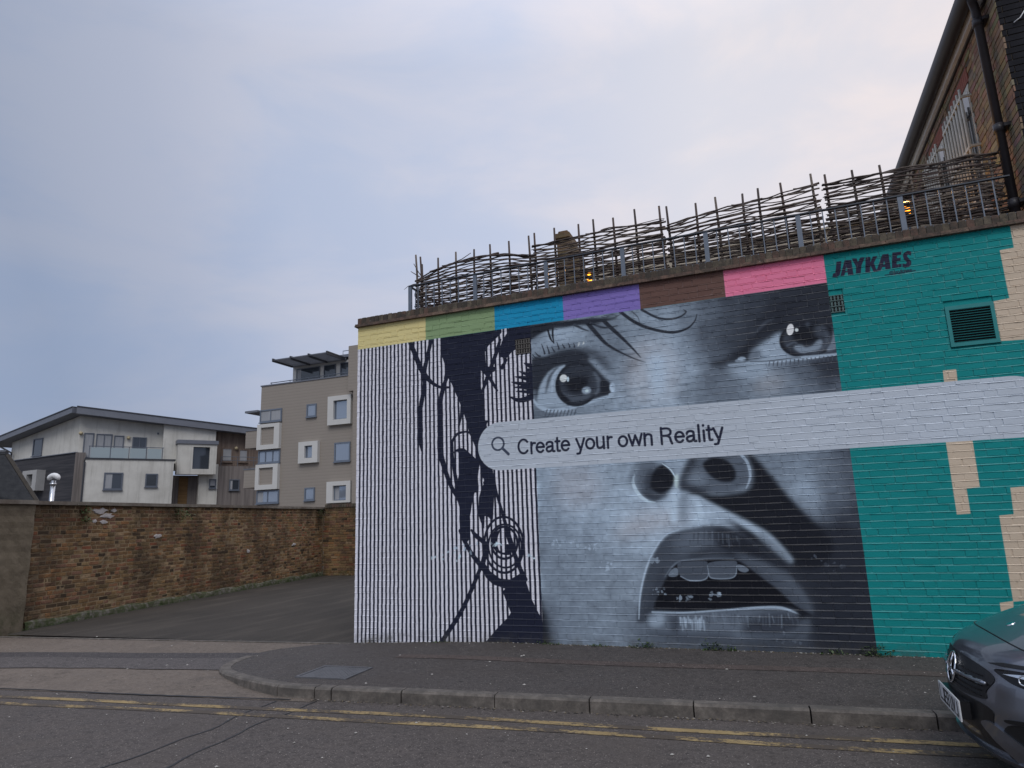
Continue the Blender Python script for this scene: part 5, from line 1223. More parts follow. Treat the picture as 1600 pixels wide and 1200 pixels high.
# eaves
MB().box(XS - .075, XS - .003, -.30, 9.6, 7.24, 7.42).build('eaves_board', M_white, gb)
MB().box(XS - .03, XS - .004, .0, 9.5, 7.205, 7.238).build('bed_mould', M_gutter, gb)
mg = MB()
sec = [(-.115 * math.cos(t), -.095 * math.sin(t)) for t in [math.pi * q / 8 for q in range(9)]]
def gfn(u, v):
    s_ = sec[int(v)]; return (XS - .165 + s_[0] * .85, u, 7.40 + s_[1] * 1.25)
mg.grid(gfn, [-.30, 2, 4.2, 6.5, 9.6], list(range(9)))
mg.build('gutter', M_gutter, gb, smooth=True)
MB().box(XS - .26, XS - .08, -.30, -.28, 7.29, 7.40).build('gutter_stop', M_gutter, gb)
MB().add([(XS - .20, -.30, 7.43), (13.4, -.30, 9.9), (13.4, 9.6, 9.9), (XS - .20, 9.6, 7.43), (XS - .20, -.30, 7.50), (13.4, -.30, 10.0), (13.4, 9.6, 10.0), (XS - .20, 9.6, 7.50)], [(0, 3, 2, 1), (4, 5, 6, 7), (0, 1, 5, 4), (1, 2, 6, 5), (2, 3, 7, 6), (3, 0, 4, 7)]).build('roof', plain('slate_roof', (0.06, 0.06, 0.068), .6, .2, 4), gb)
MB().prism([(XS + .012, 7.4), (13.0, 7.4), (13.0, 9.6)], .012, .2).build('gable', M_black, gb)
dp = empty('drainpipe', (XS - .12, .42, 4.55)); tag(dp, 'black drainpipe running from the gutter down to the roof terrace', 'drainpipe')
MB().tube([(XS - .165, .20, 7.36), (XS - .12, .26, 7.26), (XS - .085, .32, 7.18), (XS - .085, .32, 4.36)], .046, 12).build('pipe', M_gutter, dp, smooth=True)
for z in (7.02, 5.66, 4.75):
    MB().tube([(XS - .085, .32, z - .05), (XS - .085, .32, z + .05)], .058, 12).build('collar', M_gutter, dp, smooth=True)
    MB().box(XS - .06, XS + .0, .23, .41, z - .02, z + .02).build('bracket', M_gutter, dp)
cb_ = MB(); cb_.tube([(8.42, -.012, 6.70), (8.48, -.03, 6.73), (8.53, -.04, 6.80), (8.56, -.035, 6.86), (8.60, -.03, 6.84), (8.60, -.02, 6.80)], .006, 6)
tag(cb_.build('loose_cable', M_white, smooth=True), 'short loose white cable looping out of the black painted wall', 'cable')
# ---------------------------------------------------------------- old brick boundary wall on the left
AZ = R(-9.217)
def lw(s_, off, z): # s along the wall away from the street, off = into the neighbour's side
    d = (math.sin(AZ), math.cos(AZ)); nn = (-d[1], d[0])
    return (-6.65 + d[0] * s_ + nn[0] * off, 0.04 + d[1] * s_ + nn[1] * off, z)
n = NT('old_stock_brick')
at = n.n('ShaderNodeAttribute', attribute_name='Col')
c = at.outputs[0]
c = n.mix(n.ramp(n.noise(30, 4, .7), [(.42, 0), (.7, .45)]), c, (.085, .06, .04))
soot = n.math('MULTIPLY', n.ramp(n.noise(1.1, 5, .65, sc3=(1, 1, .55)), [(.47, 0), (.60, .9)]), n.ramp(n.noise(13, 4, .7), [(.25, .35), (.7, .95)]))
c = n.mix(soot, c, (.060, .047, .038))
c = n.mix(n.ramp(n.noise(2.3, 5, .7), [(.58, 0), (.72, .3)]), c, (.30, .19, .12))
zz_ = n.sep()[2]
wash = n.math('MULTIPLY', n.ramp(zz_, [(.02, 1.0), (.24, 0.0)]), n.ramp(n.noise(6, 5, .7), [(.36, 0), (.58, .85)]))
c = n.mix(wash, c, n.ramp(n.noise(11, 4, .6), [(.40, (.045, .06, .02)), (.52, (.075, .085, .045)), (.62, (.24, .235, .20))]))
topst = n.math('MULTIPLY', n.ramp(n.math('DIVIDE', zz_, 3.0), [(.52, 0.0), (.72, 1.0)]), n.ramp(n.noise(2.6, 5, .65), [(.40, 0), (.62, .8)]))
c = n.mix(topst, c, (.035, .032, .024))
fl_ = n.ramp(n.noise(3.1, 6, .75, .8), [(.735, 0), (.755, .8)])
c = n.mix(fl_, c, (.42, .39, .37))
c = n.mix(1.0, c, (1.08, .96, .79), 'MULTIPLY')
n.set('Base Color', c); n.set('Roughness', .93); n.set('Specular IOR Level', .2); n.bump(n.noise(55, 5, .75), .9, .012); M_old = n.m
n = NT('old_lime_mortar')
c = n.ramp(n.noise(8, 5, .65), [(.3, (.20, .155, .105)), (.6, (.32, .255, .18)), (.8, (.42, .34, .25))])
c = n.mix(n.ramp(n.noise(1.1, 5, .65, sc3=(1, 1, .55)), [(.47, 0), (.62, .75)]), c, (.065, .052, .042))
c = n.mix(1.0, c, (1.06, .97, .80), 'MULTIPLY')
n.set('Base Color', c); n.set('Roughness', .97); n.bump(n.noise(70, 4, .7), .7, .01); M_lime = n.m
bw = empty('boundary_wall', lw(5, 0, 0)); tag(bw, 'old weathered multicoloured brick boundary wall along the left of the driveway', 'wall')
LW = 10.45
wcore = MB().box(-.02, LW + .1, .006, .22, -.12, 2.10, lw).build('wall_core', M_lime, bw)
opal = [(.25, .17, .095), (.21, .14, .085), (.28, .20, .12), (.18, .12, .08), (.27, .155, .105), (.26, .11, .075), (.31, .18, .10), (.05, .042, .036), (.085, .066, .052), (.23, .14, .115), (.34, .265, .19), (.15, .115, .072), (.24, .185, .115), (.15, .10, .08)]
wts = [10, 10, 9, 9, 9, 4, 5, 3, 5, 9, 6, 7, 8, 7]
def rough_brick(L, H, seed):
    r_ = random.Random(seed); m_ = MB(); l, h = L / 2, H / 2; j = lambda a: r_.uniform(-a, a)
    o_ = [(-l + j(.005), 0.008, -h + j(.004)), (j(.01), 0.008, -h + j(.004)), (l + j(.005), 0.008, -h + j(.004)), (l + j(.005), 0.008, h + j(.004)), (j(.01), 0.008, h + j(.004)), (-l + j(.005), 0.008, h + j(.004))]
    pr = r_.uniform(-.006, .005)
    i_ = [(x * .94, -pr + j(.003), z * .82) for x, _, z in o_]
    b_ = [(x, .03, z) for x, _, z in o_]
    return m_.add(i_ + o_ + b_, [(0, 1, 4, 5), (1, 2, 3, 4)] + [(6 + k, 6 + (k + 1) % 6, (k + 1) % 6, k) for k in range(6)] + [(12 + k, 12 + (k + 1) % 6, 6 + (k + 1) % 6, 6 + k) for k in range(6)])
cells = []
for k in range(28):
    z0 = k * CO + .004; s_ = -.0 + rnd.uniform(-.06, 0); i = k
    while s_ < LW:
        L = .215 if (i % 3 != 0 or k % 4 == 0) and k % 4 != 2 else .102; i += 1
        if rnd.random() < .1: L = .15
        a, b = max(s_, 0), min(s_ + L, LW); s_ += L + rnd.uniform(.012, .020)
        if b - a > .03: cells.append((a, b, z0 + rnd.uniform(-.003, .003), z0 + .059 + rnd.uniform(-.004, .003)))
cells.sort(key=lambda c_: c_[0] + (9 if abs(c_[1] - c_[0] - .215) > .004 and abs(c_[1] - c_[0] - .102) > .004 else 0))
vr = {}
for L in (.215, .102):
    for ci, c_ in enumerate(opal):
        for q in range(2):
            b = rough_brick(L, .060, ci * 31 + q * 7 + int(L * 1000)); b.c = [c_] * len(b.f)
            me = b.mesh('old_brick'); me.materials.append(M_old); vr[(L, ci, q)] = me
rest = MB()
rz = math.atan2(math.cos(AZ), math.sin(AZ))
for q, (a, b, z0, z1) in enumerate(cells):
    L = b - a; key = .215 if abs(L - .215) < .004 else .102 if abs(L - .102) < .004 else None
    ci = rnd.choices(range(len(opal)), wts)[0]
    if q < 300 and key:
        o = put(vr[(key, ci, rnd.randrange(2))], 'brick', lw((a + b) / 2, 0, (z0 + z1) / 2), wcore); o.rotation_euler = (0, 0, rz)
    else:
        m_ = rough_brick(L, z1 - z0, q); t = rnd.uniform(.85, 1.15)
        rest.add([lw((a + b) / 2 + vx, vy, (z0 + z1) / 2 + vz) for vx, vy, vz in m_.v], m_.f, tuple(w_ * t for w_ in opal[ci]))
setting(rest.build('brickwork', M_old, wcore), 'stuff')
# rough spreading footing at the foot of the wall
ft = MB(); N_ = 90
def ftf(u, v):
    s_ = u * LW; pr = [.0, .045, .06, .06][int(v)] * (.7 + .5 * math.sin(u * 37) * math.sin(u * 91 + 1)); z = [.125, .10, .045, -.05][int(v)] + .018 * math.sin(u * 63 + v)
    return lw(s_, -.004 - pr, z)
ft.grid(ftf, [i / N_ for i in range(N_ + 1)], [0, 1, 2, 3])
n = NT('mossy_footing')
n.set('Base Color', n.ramp(n.noise(7, 6, .7), [(.34, (.035, .05, .014)), (.46, (.07, .08, .035)), (.58, (.15, .14, .115)), (.72, (.27, .26, .235))])); n.set('Roughness', .95); n.bump(n.noise(40, 5, .75), 1.0, .02); M_foot = n.m
ft.build('footing', M_foot, bw, fixn=True)
# coping slabs
n = NT('coping_slab'); c = n.ramp(n.noise(4, 6, .65), [(.3, (.11, .095, .08)), (.55, (.20, .178, .15)), (.75, (.28, .255, .22))]); c = n.mix(n.ramp(n.noise(1.5, 4, .6), [(.45, 0), (.65, .7)]), c, (.10, .072, .055))
n.set('Base Color', c); n.set('Roughness', .9); n.bump(n.noise(45, 5, .7), .5, .008); M_slab = n.m
s_ = -.05
while s_ < LW + .2:
    L = rnd.uniform(.82, .95); e = rnd.uniform(-.008, .008); t = rnd.uniform(-.004, .004)
    MB().box(s_, min(s_ + L, LW + .22) - .006, -.055 + e, .27 + e, 2.10 + t, 2.165 + t, lw).build('coping_slab', M_slab, bw); s_ += L
# splashes of old lime plaster left on the bricks
M_lp = plain('lime_plaster', (.46, .43, .42), .95, .2, 12)
for ps, pz, pw, ph_, sd_ in ((1.42, 1.99, .20, .07, 1), (1.60, 1.90, .16, .06, 2), (1.30, 1.80, .06, .04, 3), (1.75, 2.01, .09, .04, 4), (3.02, 1.46, .13, .05, 5), (1.52, 1.78, .10, .04, 6), (8.7, 1.05, .14, .05, 7), (6.4, .98, .10, .05, 8)):
    r_ = random.Random(sd_); m_ = MB(); N2 = 14
    ou = [(ps + pw * math.cos(2 * math.pi * q / N2) * r_.uniform(.45, 1.15), pz + ph_ * math.sin(2 * math.pi * q / N2) * r_.uniform(.45, 1.15)) for q in range(N2)]
    m_.add([lw(a_, -.013, b_) for a_, b_ in ou] + [lw(ps + (a_ - ps) * 1.12, .004, pz + (b_ - pz) * 1.12) for a_, b_ in ou] + [lw(ps, -.017, pz)], [(q, (q + 1) % N2, 2 * N2) for q in range(N2)] + [(q, q + N2, (q + 1) % N2 + N2, (q + 1) % N2) for q in range(N2)])
    m_.build('plaster_splash', M_lp, bw, fixn=True)
# rendered pier at the street end
pr = empty('rendered_pier', lw(-.55, .1, 0)); tag(pr, 'rough cement rendered pier ending the old brick wall at the street', 'pier')
n = NT('cement_render'); c = n.ramp(n.noise(3, 6, .7), [(.3, (.12, .096, .066)), (.55, (.195, .16, .112)), (.8, (.25, .208, .15))])
c = n.mix(n.math('MULTIPLY', n.ramp(n.sep()[2], [(.0, 1.0), (.5, 0.0)]), n.ramp(n.noise(5, 5, .7), [(.4, 0), (.6, .8)])), c, (.05, .055, .022))
n.set('Base Color', c); n.set('Roughness', .95); n.bump(n.noise(38, 6, .8), 1.0, .015); M_cem = n.m
m_ = MB()
m_.grid(lambda u, v: lw(u, -.035 + .008 * math.sin(u * 23 + v * 11) + .006 * math.sin(v * 31), v), [-1.6 + .1 * i for i in range(16)] + [-.03], [-.1 + .1 * i for i in range(23)], flip=True)
m_.box(-1.6, -.03, -.02, .24, -.1, 2.09, lw); m_.build('body', M_cem, pr)
s_ = -1.66
for L in (.8, .83): MB().box(s_, s_ + L - .006, -.09, .28, 2.10, 2.17, lw).build('coping_slab', M_slab, pr); s_ += L
# return wall closing the yard
rw = empty('return_wall', (-6.5, 10.4, 0)); tag(rw, 'short dark brick wall closing the back of the driveway', 'wall')
MB().box(-8.3, -3.2, 10.414, 10.62, -.12, 2.14).build('wall_core', M_lime, rw)
rest = MB()
for k in range(28):
    z0 = k * CO + .004; x = -8.3 + rnd.uniform(-.06, 0)
    while x < -3.2:
        L = rnd.choice((.215, .215, .102)); a, b = x, x + L; x += L + .011
        m_ = rough_brick(L, .063, rnd.randrange(9999)); c_ = tuple(w_ * .85 for w_ in rnd.choices(opal, wts)[0])
        rest.add([((a + b) / 2 + vx, 10.4 + vy, z0 + .032 + vz) for vx, vy, vz in m_.v], m_.f, c_)
setting(rest.build('brickwork', M_old, rw), 'stuff')
x = -8.25
while x < -3.2:
    MB().box(x, x + .084, 10.36, 10.66, 2.14, 2.245, c=rnd.choice(cpal)).build('coping_brick', M_cop, rw); x += .092
MB().box(-3.2, -3.05, 9.9, 10.7, -.1, 2.0).build('dark_gate', M_gutter, rw)

# ---------------------------------------------------------------- plants
n = NT('leaf_green'); n.set('Base Color', n.ramp(n.noise(14, 3), [(.3, (.022, .045, .012)), (.7, (.07, .105, .03))])); n.set('Roughness', .6); M_leaf = n.m
def tuft(name, label, base, spread, h, count, seed, group=None, hang=0.0, ls=.03):
    r_ = random.Random(seed); m_ = MB(); bx, by, bz = base
    for i in range(count):
        a = r_.uniform(0, 6.28); d = spread * math.sqrt(r_.random()); x, y = bx + d * math.cos(a), by - abs(d * math.sin(a)) * .5
        z = bz + h * r_.random() ** 1.5 * (1 - d / spread * .5) - hang * r_.random()
        L = ls * r_.uniform(.6, 1.4); w = L * r_.uniform(.22, .4); az_ = r_.uniform(0, 6.28); el = r_.uniform(-.3, 1.1)
        dx, dy, dz = math.cos(az_) * math.cos(el), math.sin(az_) * math.cos(el), math.sin(el); px2, py2 = -math.sin(az_), math.cos(az_)
        m_.add([(x, y, z), (x + dx * L * .5 + px2 * w, y + dy * L * .5 + py2 * w, z + dz * L * .55), (x + dx * L, y + dy * L, z + dz * L * .9), (x + dx * L * .5 - px2 * w, y + dy * L * .5 - py2 * w, z + dz * L * .55)], [(0, 1, 2, 3)])
    o = empty(name, base); tag(o, label, 'plant', group)
    m_.build('leaves', M_leaf, o)
    st_ = MB()
    for i in range(4): st_.tube([(bx + r_.uniform(-.02, .02), by + .002, bz - .005), (bx + r_.uniform(-spread, spread) * .5, by - .015, bz + h * .6 - hang * .5)], .002, 4)
    st_.build('stems', M_leaf, o); return o
W1 = 'low green weed rooted along the foot of the painted wall'
gw = 'weeds along the foot of the painted wall'
for i, (x, sp, h, cnt, W1) in enumerate(((3.88, .16, .10, 70, 'spreading green weed at the wall foot below the left corner of the painted mouth'), (4.62, .12, .14, 70, 'tallest green weed at the wall foot under the painted lower lip'), (4.80, .10, .07, 40, 'short weed beside the tallest weed under the painted lower lip'), (2.75, .16, .04, 40, 'flat weed at the wall foot where black stripes meet the grey face'), (5.85, .14, .06, 45, 'low weed at the wall foot under the dark cheek of the face'), (1.25, .12, .03, 24, 'tiny flat weed at the foot of the black and white stripes'), (3.35, .14, .04, 30, 'low flat weed at the wall foot under the pale cheek of the face'))):
    tuft('weed', W1, (x, -.012, zp(x) - .004), sp, h, cnt, 40 + i, gw)
tuft('weed', 'leafy weed where the dark grey face meets the teal paint at the pavement', (6.24, -.015, zp(6.2) - .004), .16, .13, 110, 60)
for i, (s_, sp, h, cnt, lab) in enumerate(((1.05, .22, .05, 160, 'dark ferny plant hanging under the coping beside the pale plaster patch'), (3.72, .42, .05, 320, 'wide dark plant hanging under the coping of the brick wall, halfway along'), (10.2, .30, .10, 160, 'dark climber in the corner where the brick walls meet'))):
    p = lw(s_, -.03, 2.04)
    o = tuft('wall_plant', lab, p, sp, h, cnt, 80 + i, None, .30, .05)
m_ = MB()
for i in range(1100):
    s_ = rnd.uniform(-.1, LW); p = lw(s_, -.075 - abs(rnd.gauss(0, .03)), .004); L = rnd.uniform(.012, .035); a = rnd.uniform(0, 6.28)
    m_.add([p, (p[0] + L * .4 * math.cos(a), p[1] + L * .4 * math.sin(a), p[2] + L * .5), (p[0] + L * .3 * math.cos(a + .7), p[1] + L * .3 * math.sin(a + .7), p[2] + L)], [(0, 1, 2)])
setting(m_.build('moss_and_grass', M_leaf), 'stuff', 'thin line of moss and grass along the foot of the old brick wall')

# ---------------------------------------------------------------- houses beyond the wall
def frame(p0, az):
    a = R(az); d = (math.sin(a), math.cos(a)); nn = (-d[1], d[0])
    return lambda s_, dep, z: (p0[0] + d[0] * s_ + nn[0] * dep, p0[1] + d[1] * s_ + nn[1] * dep, z)
M_render = NT('white_render'); n = M_render
c = n.ramp(n.noise(.8, 5, .6), [(.3, (.46, .445, .41)), (.7, (.60, .585, .545))]); c = n.mix(n.ramp(n.noise(1.2, 6, .75, sc3=(2.4, 2.4, .16)), [(.52, 0), (.72, .55)]), c, (.27, .26, .235))
n.set('Base Color', c); n.set('Roughness', .9); M_render = n.m
M_fascia = plain('grey_fascia', (.14, .15, .18), .5, .1, 2)
M_fcap = plain('dark_roof_edge', (.035, .037, .045), .5)
M_winf = plain('grey_window_frame', (.10, .115, .145), .45, .1, 5)
M_pane = NT('house_glass'); M_pane.set('Base Color', (.05, .06, .075)); M_pane.set('Roughness', .05); M_pane.set('Specular IOR Level', .9); M_pane.set('Metallic', .25); M_pane = M_pane.m
M_curt = plain('pale_blind', (.30, .31, .33), .7, .15, 3, sc3=(4, 4, .3))
def planks(name, c1, c2, vertical=False):
    n = NT(name); v = n.noise(1.0, 3, .6, sc3=(6, 6, .25) if vertical else (.35, .35, 7))
    n.set('Base Color', n.ramp(v, [(.35, c1), (.65, c2)])); n.set('Roughness', .85); n.bump(v, .5, .03); return n.m
M_tdark = planks('dark_timber', (.022, .022, .028), (.052, .050, .055)); M_tgrey = planks('grey_timber', (.12, .105, .10), (.20, .175, .165), True); M_tbrown = planks('brown_timber', (.13, .095, .078), (.21, .16, .13), True)
M_door = planks('oak_door', (.14, .075, .03), (.21, .125, .05)); M_balg = NT('frosted_glass'); M_balg.set('Base Color', (.36, .43, .46)); M_balg.set('Roughness', .15); M_balg.set('Alpha', .8); M_balg = M_balg.m
def part(name, mat, parent, fr, s0, s1, d0, d1, z0, z1): return MB().box(s0, s1, d0, d1, z0, z1, fr).build(name, mat, parent)
wr_ = random.Random(77)
def window(parent, fr, s0, s1, z0, z1, dep, fw=.07, mat=None, pane=None, mull=0):
    m_ = MB(); f = fw
    for q in ((s0, s1, z1 - f, z1), (s0, s1, z0, z0 + f), (s0, s0 + f, z0 + f, z1 - f), (s1 - f, s1, z0 + f, z1 - f)): m_.box(q[0], q[1], dep - .04, dep + .05, q[2], q[3], fr)
    for k in range(mull):
        x = s0 + (s1 - s0) * (k + 1) / (mull + 1); m_.box(x - .03, x + .03, dep - .035, dep + .05, z0 + f, z1 - f, fr)
    w = m_.build('window', mat or M_winf, parent)
    MB().box(s0 + f * .5, s1 - f * .5, dep + .0, dep + .03, z0 + f * .5, z1 - f * .5, fr).build('pane', pane or M_pane, w)
    if wr_.random() < .5:
        bl = wr_.uniform(.25, .6); sw_ = wr_.choice((0, 1))
        if sw_: MB().box(s0 + f, s1 - f, dep - .006, dep + .004, z1 - f - (z1 - z0) * bl, z1 - f, fr).build('blind', M_curt, w)
        else: MB().box(s0 + f, s0 + f + (s1 - s0) * bl * .6, dep - .006, dep + .004, z0 + f, z1 - f, fr).build('curtain', M_curt, w)
    MB().box(s0 - .04, s1 + .04, dep - .10, dep + .02, z0 - .06, z0 - .003, fr).build('sill', mat or M_winf, w)
    return w
# white modern house
HC = (-43.03, 26.82)
F = frame(HC, 35.0); Lf = frame(HC, 97.0)
hs = empty('modern_house', (-40, 30, -.12)); tag(hs, 'white rendered modern house with sweeping grey monopitch roof and glass balcony', 'house')
roofz = lambda s_: 10.41 - .0815 * s_
MB().prism([(-.0, -.1), (5.6, -.1), (5.6, roofz(5.6)), (0, roofz(0))], 0, 8, F).build('upper_wall', M_render, hs)
MB().prism([(5.6, 6.86), (9.48, 6.86), (9.48, roofz(9.48)), (5.6, roofz(5.6))], -.6, 7, F).build('stair_wall', M_render, hs)
MB().prism([(9.48, -.1), (14.5, -.1), (14.5, roofz(14.5)), (9.48, roofz(9.48))], .02, 7, F).build('timber_wall', M_tbrown, hs)
rp = MB(); A = lambda s_, d_, z: F(s_, d_, z)
poly = [(-.35, -1.0), (14.8, -1.0), (14.8, 8), (-.35, 8)]
rp.add([A(s_, d_, roofz(s_)) for s_, d_ in poly] + [A(s_, d_, roofz(s_) + .50) for s_, d_ in poly], [(0, 3, 2, 1), (4, 5, 6, 7), (0, 1, 5, 4), (1, 2, 6, 5), (2, 3, 7, 6), (3, 0, 4, 7)])
rf = rp.build('roof', M_fascia, hs)
rp = MB(); rp.add([A(s_, d_ - (.04 if d_ < 0 else 0), roofz(s_) + .50) for s_, d_ in poly] + [A(s_, d_ - (.04 if d_ < 0 else 0), roofz(s_) + .58) for s_, d_ in poly], [(0, 3, 2, 1), (4, 5, 6, 7), (0, 1, 5, 4), (1, 2, 6, 5), (2, 3, 7, 6), (3, 0, 4, 7)])
rp.build('roof_edge', M_fcap, rf)
# left wing with the long falling roof
zr = lambda s_: 10.45 + .132 * s_
MB().prism([(-9.6, 7.66), (0, 7.66), (0, zr(0)), (-9.6, zr(-9.6))], 0.01, 7, Lf).build('wing_upper_wall', M_render, hs)
MB().prism([(-9.2, -.1), (-.05, -.1), (-.05, 7.60), (-9.2, 7.60)], -.12, 6.9, Lf).build('wing_lower_wall', M_tdark, hs)
part('string_course', M_fascia, hs, Lf, -9.5, -.0, -.2, .0, 7.60, 7.66)
rp = MB(); poly = [(-11.5, -.9), (.35, -.9), (.35, 7), (-11.5, 7)]
rp.add([Lf(s_, d_, zr(s_) + .02) for s_, d_ in poly] + [Lf(s_, d_, zr(s_) + .42) for s_, d_ in poly], [(0, 3, 2, 1), (4, 5, 6, 7), (0, 1, 5, 4), (1, 2, 6, 5), (2, 3, 7, 6), (3, 0, 4, 7)])
rf2 = rp.build('wing_roof', M_fascia, hs)
rp = MB(); rp.add([Lf(s_, d_ - (.04 if d_ < 0 else 0), zr(s_) + .42) for s_, d_ in poly] + [Lf(s_, d_ - (.04 if d_ < 0 else 0), zr(s_) + .50) for s_, d_ in poly], [(0, 3, 2, 1), (4, 5, 6, 7), (0, 1, 5, 4), (1, 2, 6, 5), (2, 3, 7, 6), (3, 0, 4, 7)])
rp.build('wing_roof_edge', M_fcap, rf2)
window(hs, Lf, -6.27, -4.95, 7.78, 9.16, -.03, .09)
MB().tube([Lf(-10.6, -.7, 9.05), Lf(-9.0, -.25, 8.25), Lf(-9.0, -.25, 7.66)], .07, 8).build('rainwater_pipe', M_fcap, hs)
bxw = MB()
for q in ((-5.92, -3.9, 6.25, 6.55), (-5.92, -3.9, 4.97, 5.33), (-5.92, -5.3, 5.33, 6.25), (-4.45, -3.9, 5.33, 6.25)): bxw.box(q[0], q[1], -.75, -.1, q[2], q[3], Lf)
bxw.build('box_window_surround', plain('pale_stone_surround', (.36, .355, .35), .85, .1, 2), hs)
part('box_window_glass', M_pane, hs, Lf, -5.3, -4.45, -.2, -.15, 5.33, 6.25)
# front openings
part('corner_pier', M_tgrey, hs, F, -.14, .50, -.5, .0, -.1, 7.58)
for s0, s1, z0, z1, mu in ((.28, .95, 7.2, 9.12, 0), (1.08, 2.15, 7.3, 9.08, 1), (2.26, 2.94, 7.3, 9.0, 0), (3.51, 4.5, 7.2, 8.92, 1)): window(hs, F, s0, s1, z0, z1, -.03, .08, None, M_curt if s0 < 3 else None, mu)
M_globe = plain('globe_lamp_glass', (.45, .38, .24), .4)
for s_, z in ((.06, 9.07), (3.22, 8.84), (11.2, 8.27)):
    c0_ = F(s_, -.14, z); m_ = MB(); m_.grid(lambda u, v: (c0_[0] + .14 * math.cos(u) * math.sin(v), c0_[1] + .14 * math.sin(u) * math.sin(v), c0_[2] + .14 * math.cos(v)), [k * math.pi / 6 for k in range(13)], [k * math.pi / 8 for k in range(9)])
    m_.build('globe_lamp', M_globe, hs, smooth=True)
part('wall_sensor', M_winf, hs, F, 5.2, 5.32, -.06, .0, 9.2, 9.35)
part('ground_floor_block', M_render, hs, F, .48, 6.25, -2.5, -.02, -.1, 6.90)
part('block_parapet', M_fcap, hs, F, .42, 6.35, -2.56, .0, 6.90, 7.0)
window(hs, F, 1.71, 2.92, 4.69, 5.94, -2.53, .10, None, None, 0); window(hs, F, 4.38, 5.21, 4.89, 5.88, -2.53, .09)
for s0, s1 in ((.74, 1.95), (2.01, 3.14), (3.23, 4.29), (4.39, 5.36)): part('balcony_panel', M_balg, hs, F, s0, s1, -2.45, -2.42, 7.02, 7.78)
part('balcony_handrail', M_winf, hs, F, .6, 5.5, -2.47, -2.40, 7.84, 7.89)
for s_ in (.66, 1.98, 3.18, 4.34, 5.42): part('balcony_post', M_winf, hs, F, s_ - .025, s_ + .025, -2.46, -2.41, 7.0, 7.84)
MB().tube([F(.44, -2.56, 6.7), F(.44, -2.56, 3)], .06, 8).build('rainwater_pipe', M_fcap, hs)
bay = MB()
for q in ((6.59, 9.46, 8.13, 8.36), (6.59, 9.46, 5.95, 6.37), (6.59, 7.70, 6.37, 8.13), (8.94, 9.46, 6.37, 8.13)): bay.box(q[0], q[1], -1.5, -.62, q[2], q[3], F)
bay.build('bay_box', M_render, hs)
part('bay_roof', M_fascia, hs, F, 6.50, 9.55, -1.6, -.62, 8.36, 8.66)
part('bay_glass', M_pane, hs, F, 7.70, 8.94, -1.30, -1.26, 6.37, 8.13)
part('entrance_recess', M_tgrey, hs, F, 6.26, 8.36, -.1, .0, -.1, 5.95)
part('front_door', M_door, hs, F, 6.98, 7.64, -.18, -.11, 3.0, 5.80)
part('entrance_pier', M_render, hs, F, 8.36, 9.77, -.7, -.0, -.1, 6.84)
window(hs, F, 9.13, 9.66, 4.87, 5.62, -.73, .08)
part('timber_base', M_tgrey, hs, F, 9.78, 14.5, -.5, .0, -.1, 6.72)
window(hs, F, 10.71, 11.51, 4.72, 5.62, -.53, .08); window(hs, F, 10.11, 10.94, 7.1, 8.29, -.02, .09, M_tbrown, M_curt); window(hs, F, 11.44, 12.2, 7.1, 8.2, -.02, .09, M_tbrown, M_curt)
for z in (7.2, 7.5): MB().tube([F(10, -.45, z), F(14.4, -.45, z)], .025, 6).build('terrace_rail', M_winf, hs)
for s_ in (10.0, 11.3, 12.6, 13.9): MB().tube([F(s_, -.45, 6.72), F(s_, -.45, 7.5)], .025, 6).build('terrace_rail_post', M_winf, hs)
# tan apartment block
n = NT('tan_boarding')
v = n.n('ShaderNodeTexWave', wave_type='BANDS', bands_direction='Z', wave_profile='SAW'); n.l(n.pos(), v.inputs[0]); v.inputs['Scale'].default_value = 1.5
c = n.ramp(v.outputs['Fac'], [(.0, (.17, .148, .128)), (.10, (.28, .246, .213)), (1.0, (.30, .264, .23))])
c = n.mix(n.ramp(n.noise(.9, 4, .6), [(.3, 0), (.8, .25)]), c, (.24, .205, .175))
n.set('Base Color', c); n.set('Roughness', .85); n.bump(v.outputs['Fac'], .4, .02); M_tan = n.m
M_offw = plain('offwhite_surround', (.55, .54, .52), .7, .05, 2); M_bluef = plain('blue_grey_frame', (.13, .155, .20), .45, .1, 3)
AP = (-27.31, 28.61); A_ = frame(AP, 90.0)
ap = empty('apartment_block', (-22, 33, -.12)); tag(ap, 'tan boarded apartment block with white picture-frame windows and rooftop sunshade', 'apartment block')
part('main_wall', M_tan, ap, A_, -.18, 7.6, 0, 9, -.1, 11.36)
part('right_wing', M_tan, ap, A_, 7.42, 11, -.5, 8, 10.2, 13.25)
part('right_wing_base', M_tan, ap, A_, 7.9, 11, -.6, 8, -.1, 10.2)
part('parapet_cap', M_fascia, ap, A_, -.24, 7.62, -.05, 9.05, 11.36, 11.44)
for z in (11.62,): MB().tube([A_(.5, .1, z - .05), A_(7.0, .1, z)], .03, 6).build('roof_handrail', M_winf, ap)
for s_ in (.6, 2.2, 3.8, 5.4, 6.8): MB().tube([A_(s_, .1, 11.44), A_(s_, .1, 11.62)], .02, 6).build('handrail_post', M_winf, ap)
part('penthouse', M_offw, ap, A_, 1.27, 9.5, 1.5, 8, 11.44, 12.95)
for s0, s1, z0, z1 in ((1.62, 3.66, 11.62, 12.72), (4.0, 5.0, 11.7, 12.72), (5.39, 6.6, 11.72, 12.75)): window(ap, A_, s0, s1, z0, z1, 1.47, .06, M_winf)
sh = part('sunshade_frame', M_fascia, ap, A_, 1.25, 5.9, 1.35, 1.5, 12.92, 13.08)
for k in range(10): part('sunshade_blade', M_fascia, ap, A_, 1.3, 5.85, -.62 + k * .2, -.52 + k * .2, 12.96, 13.03)
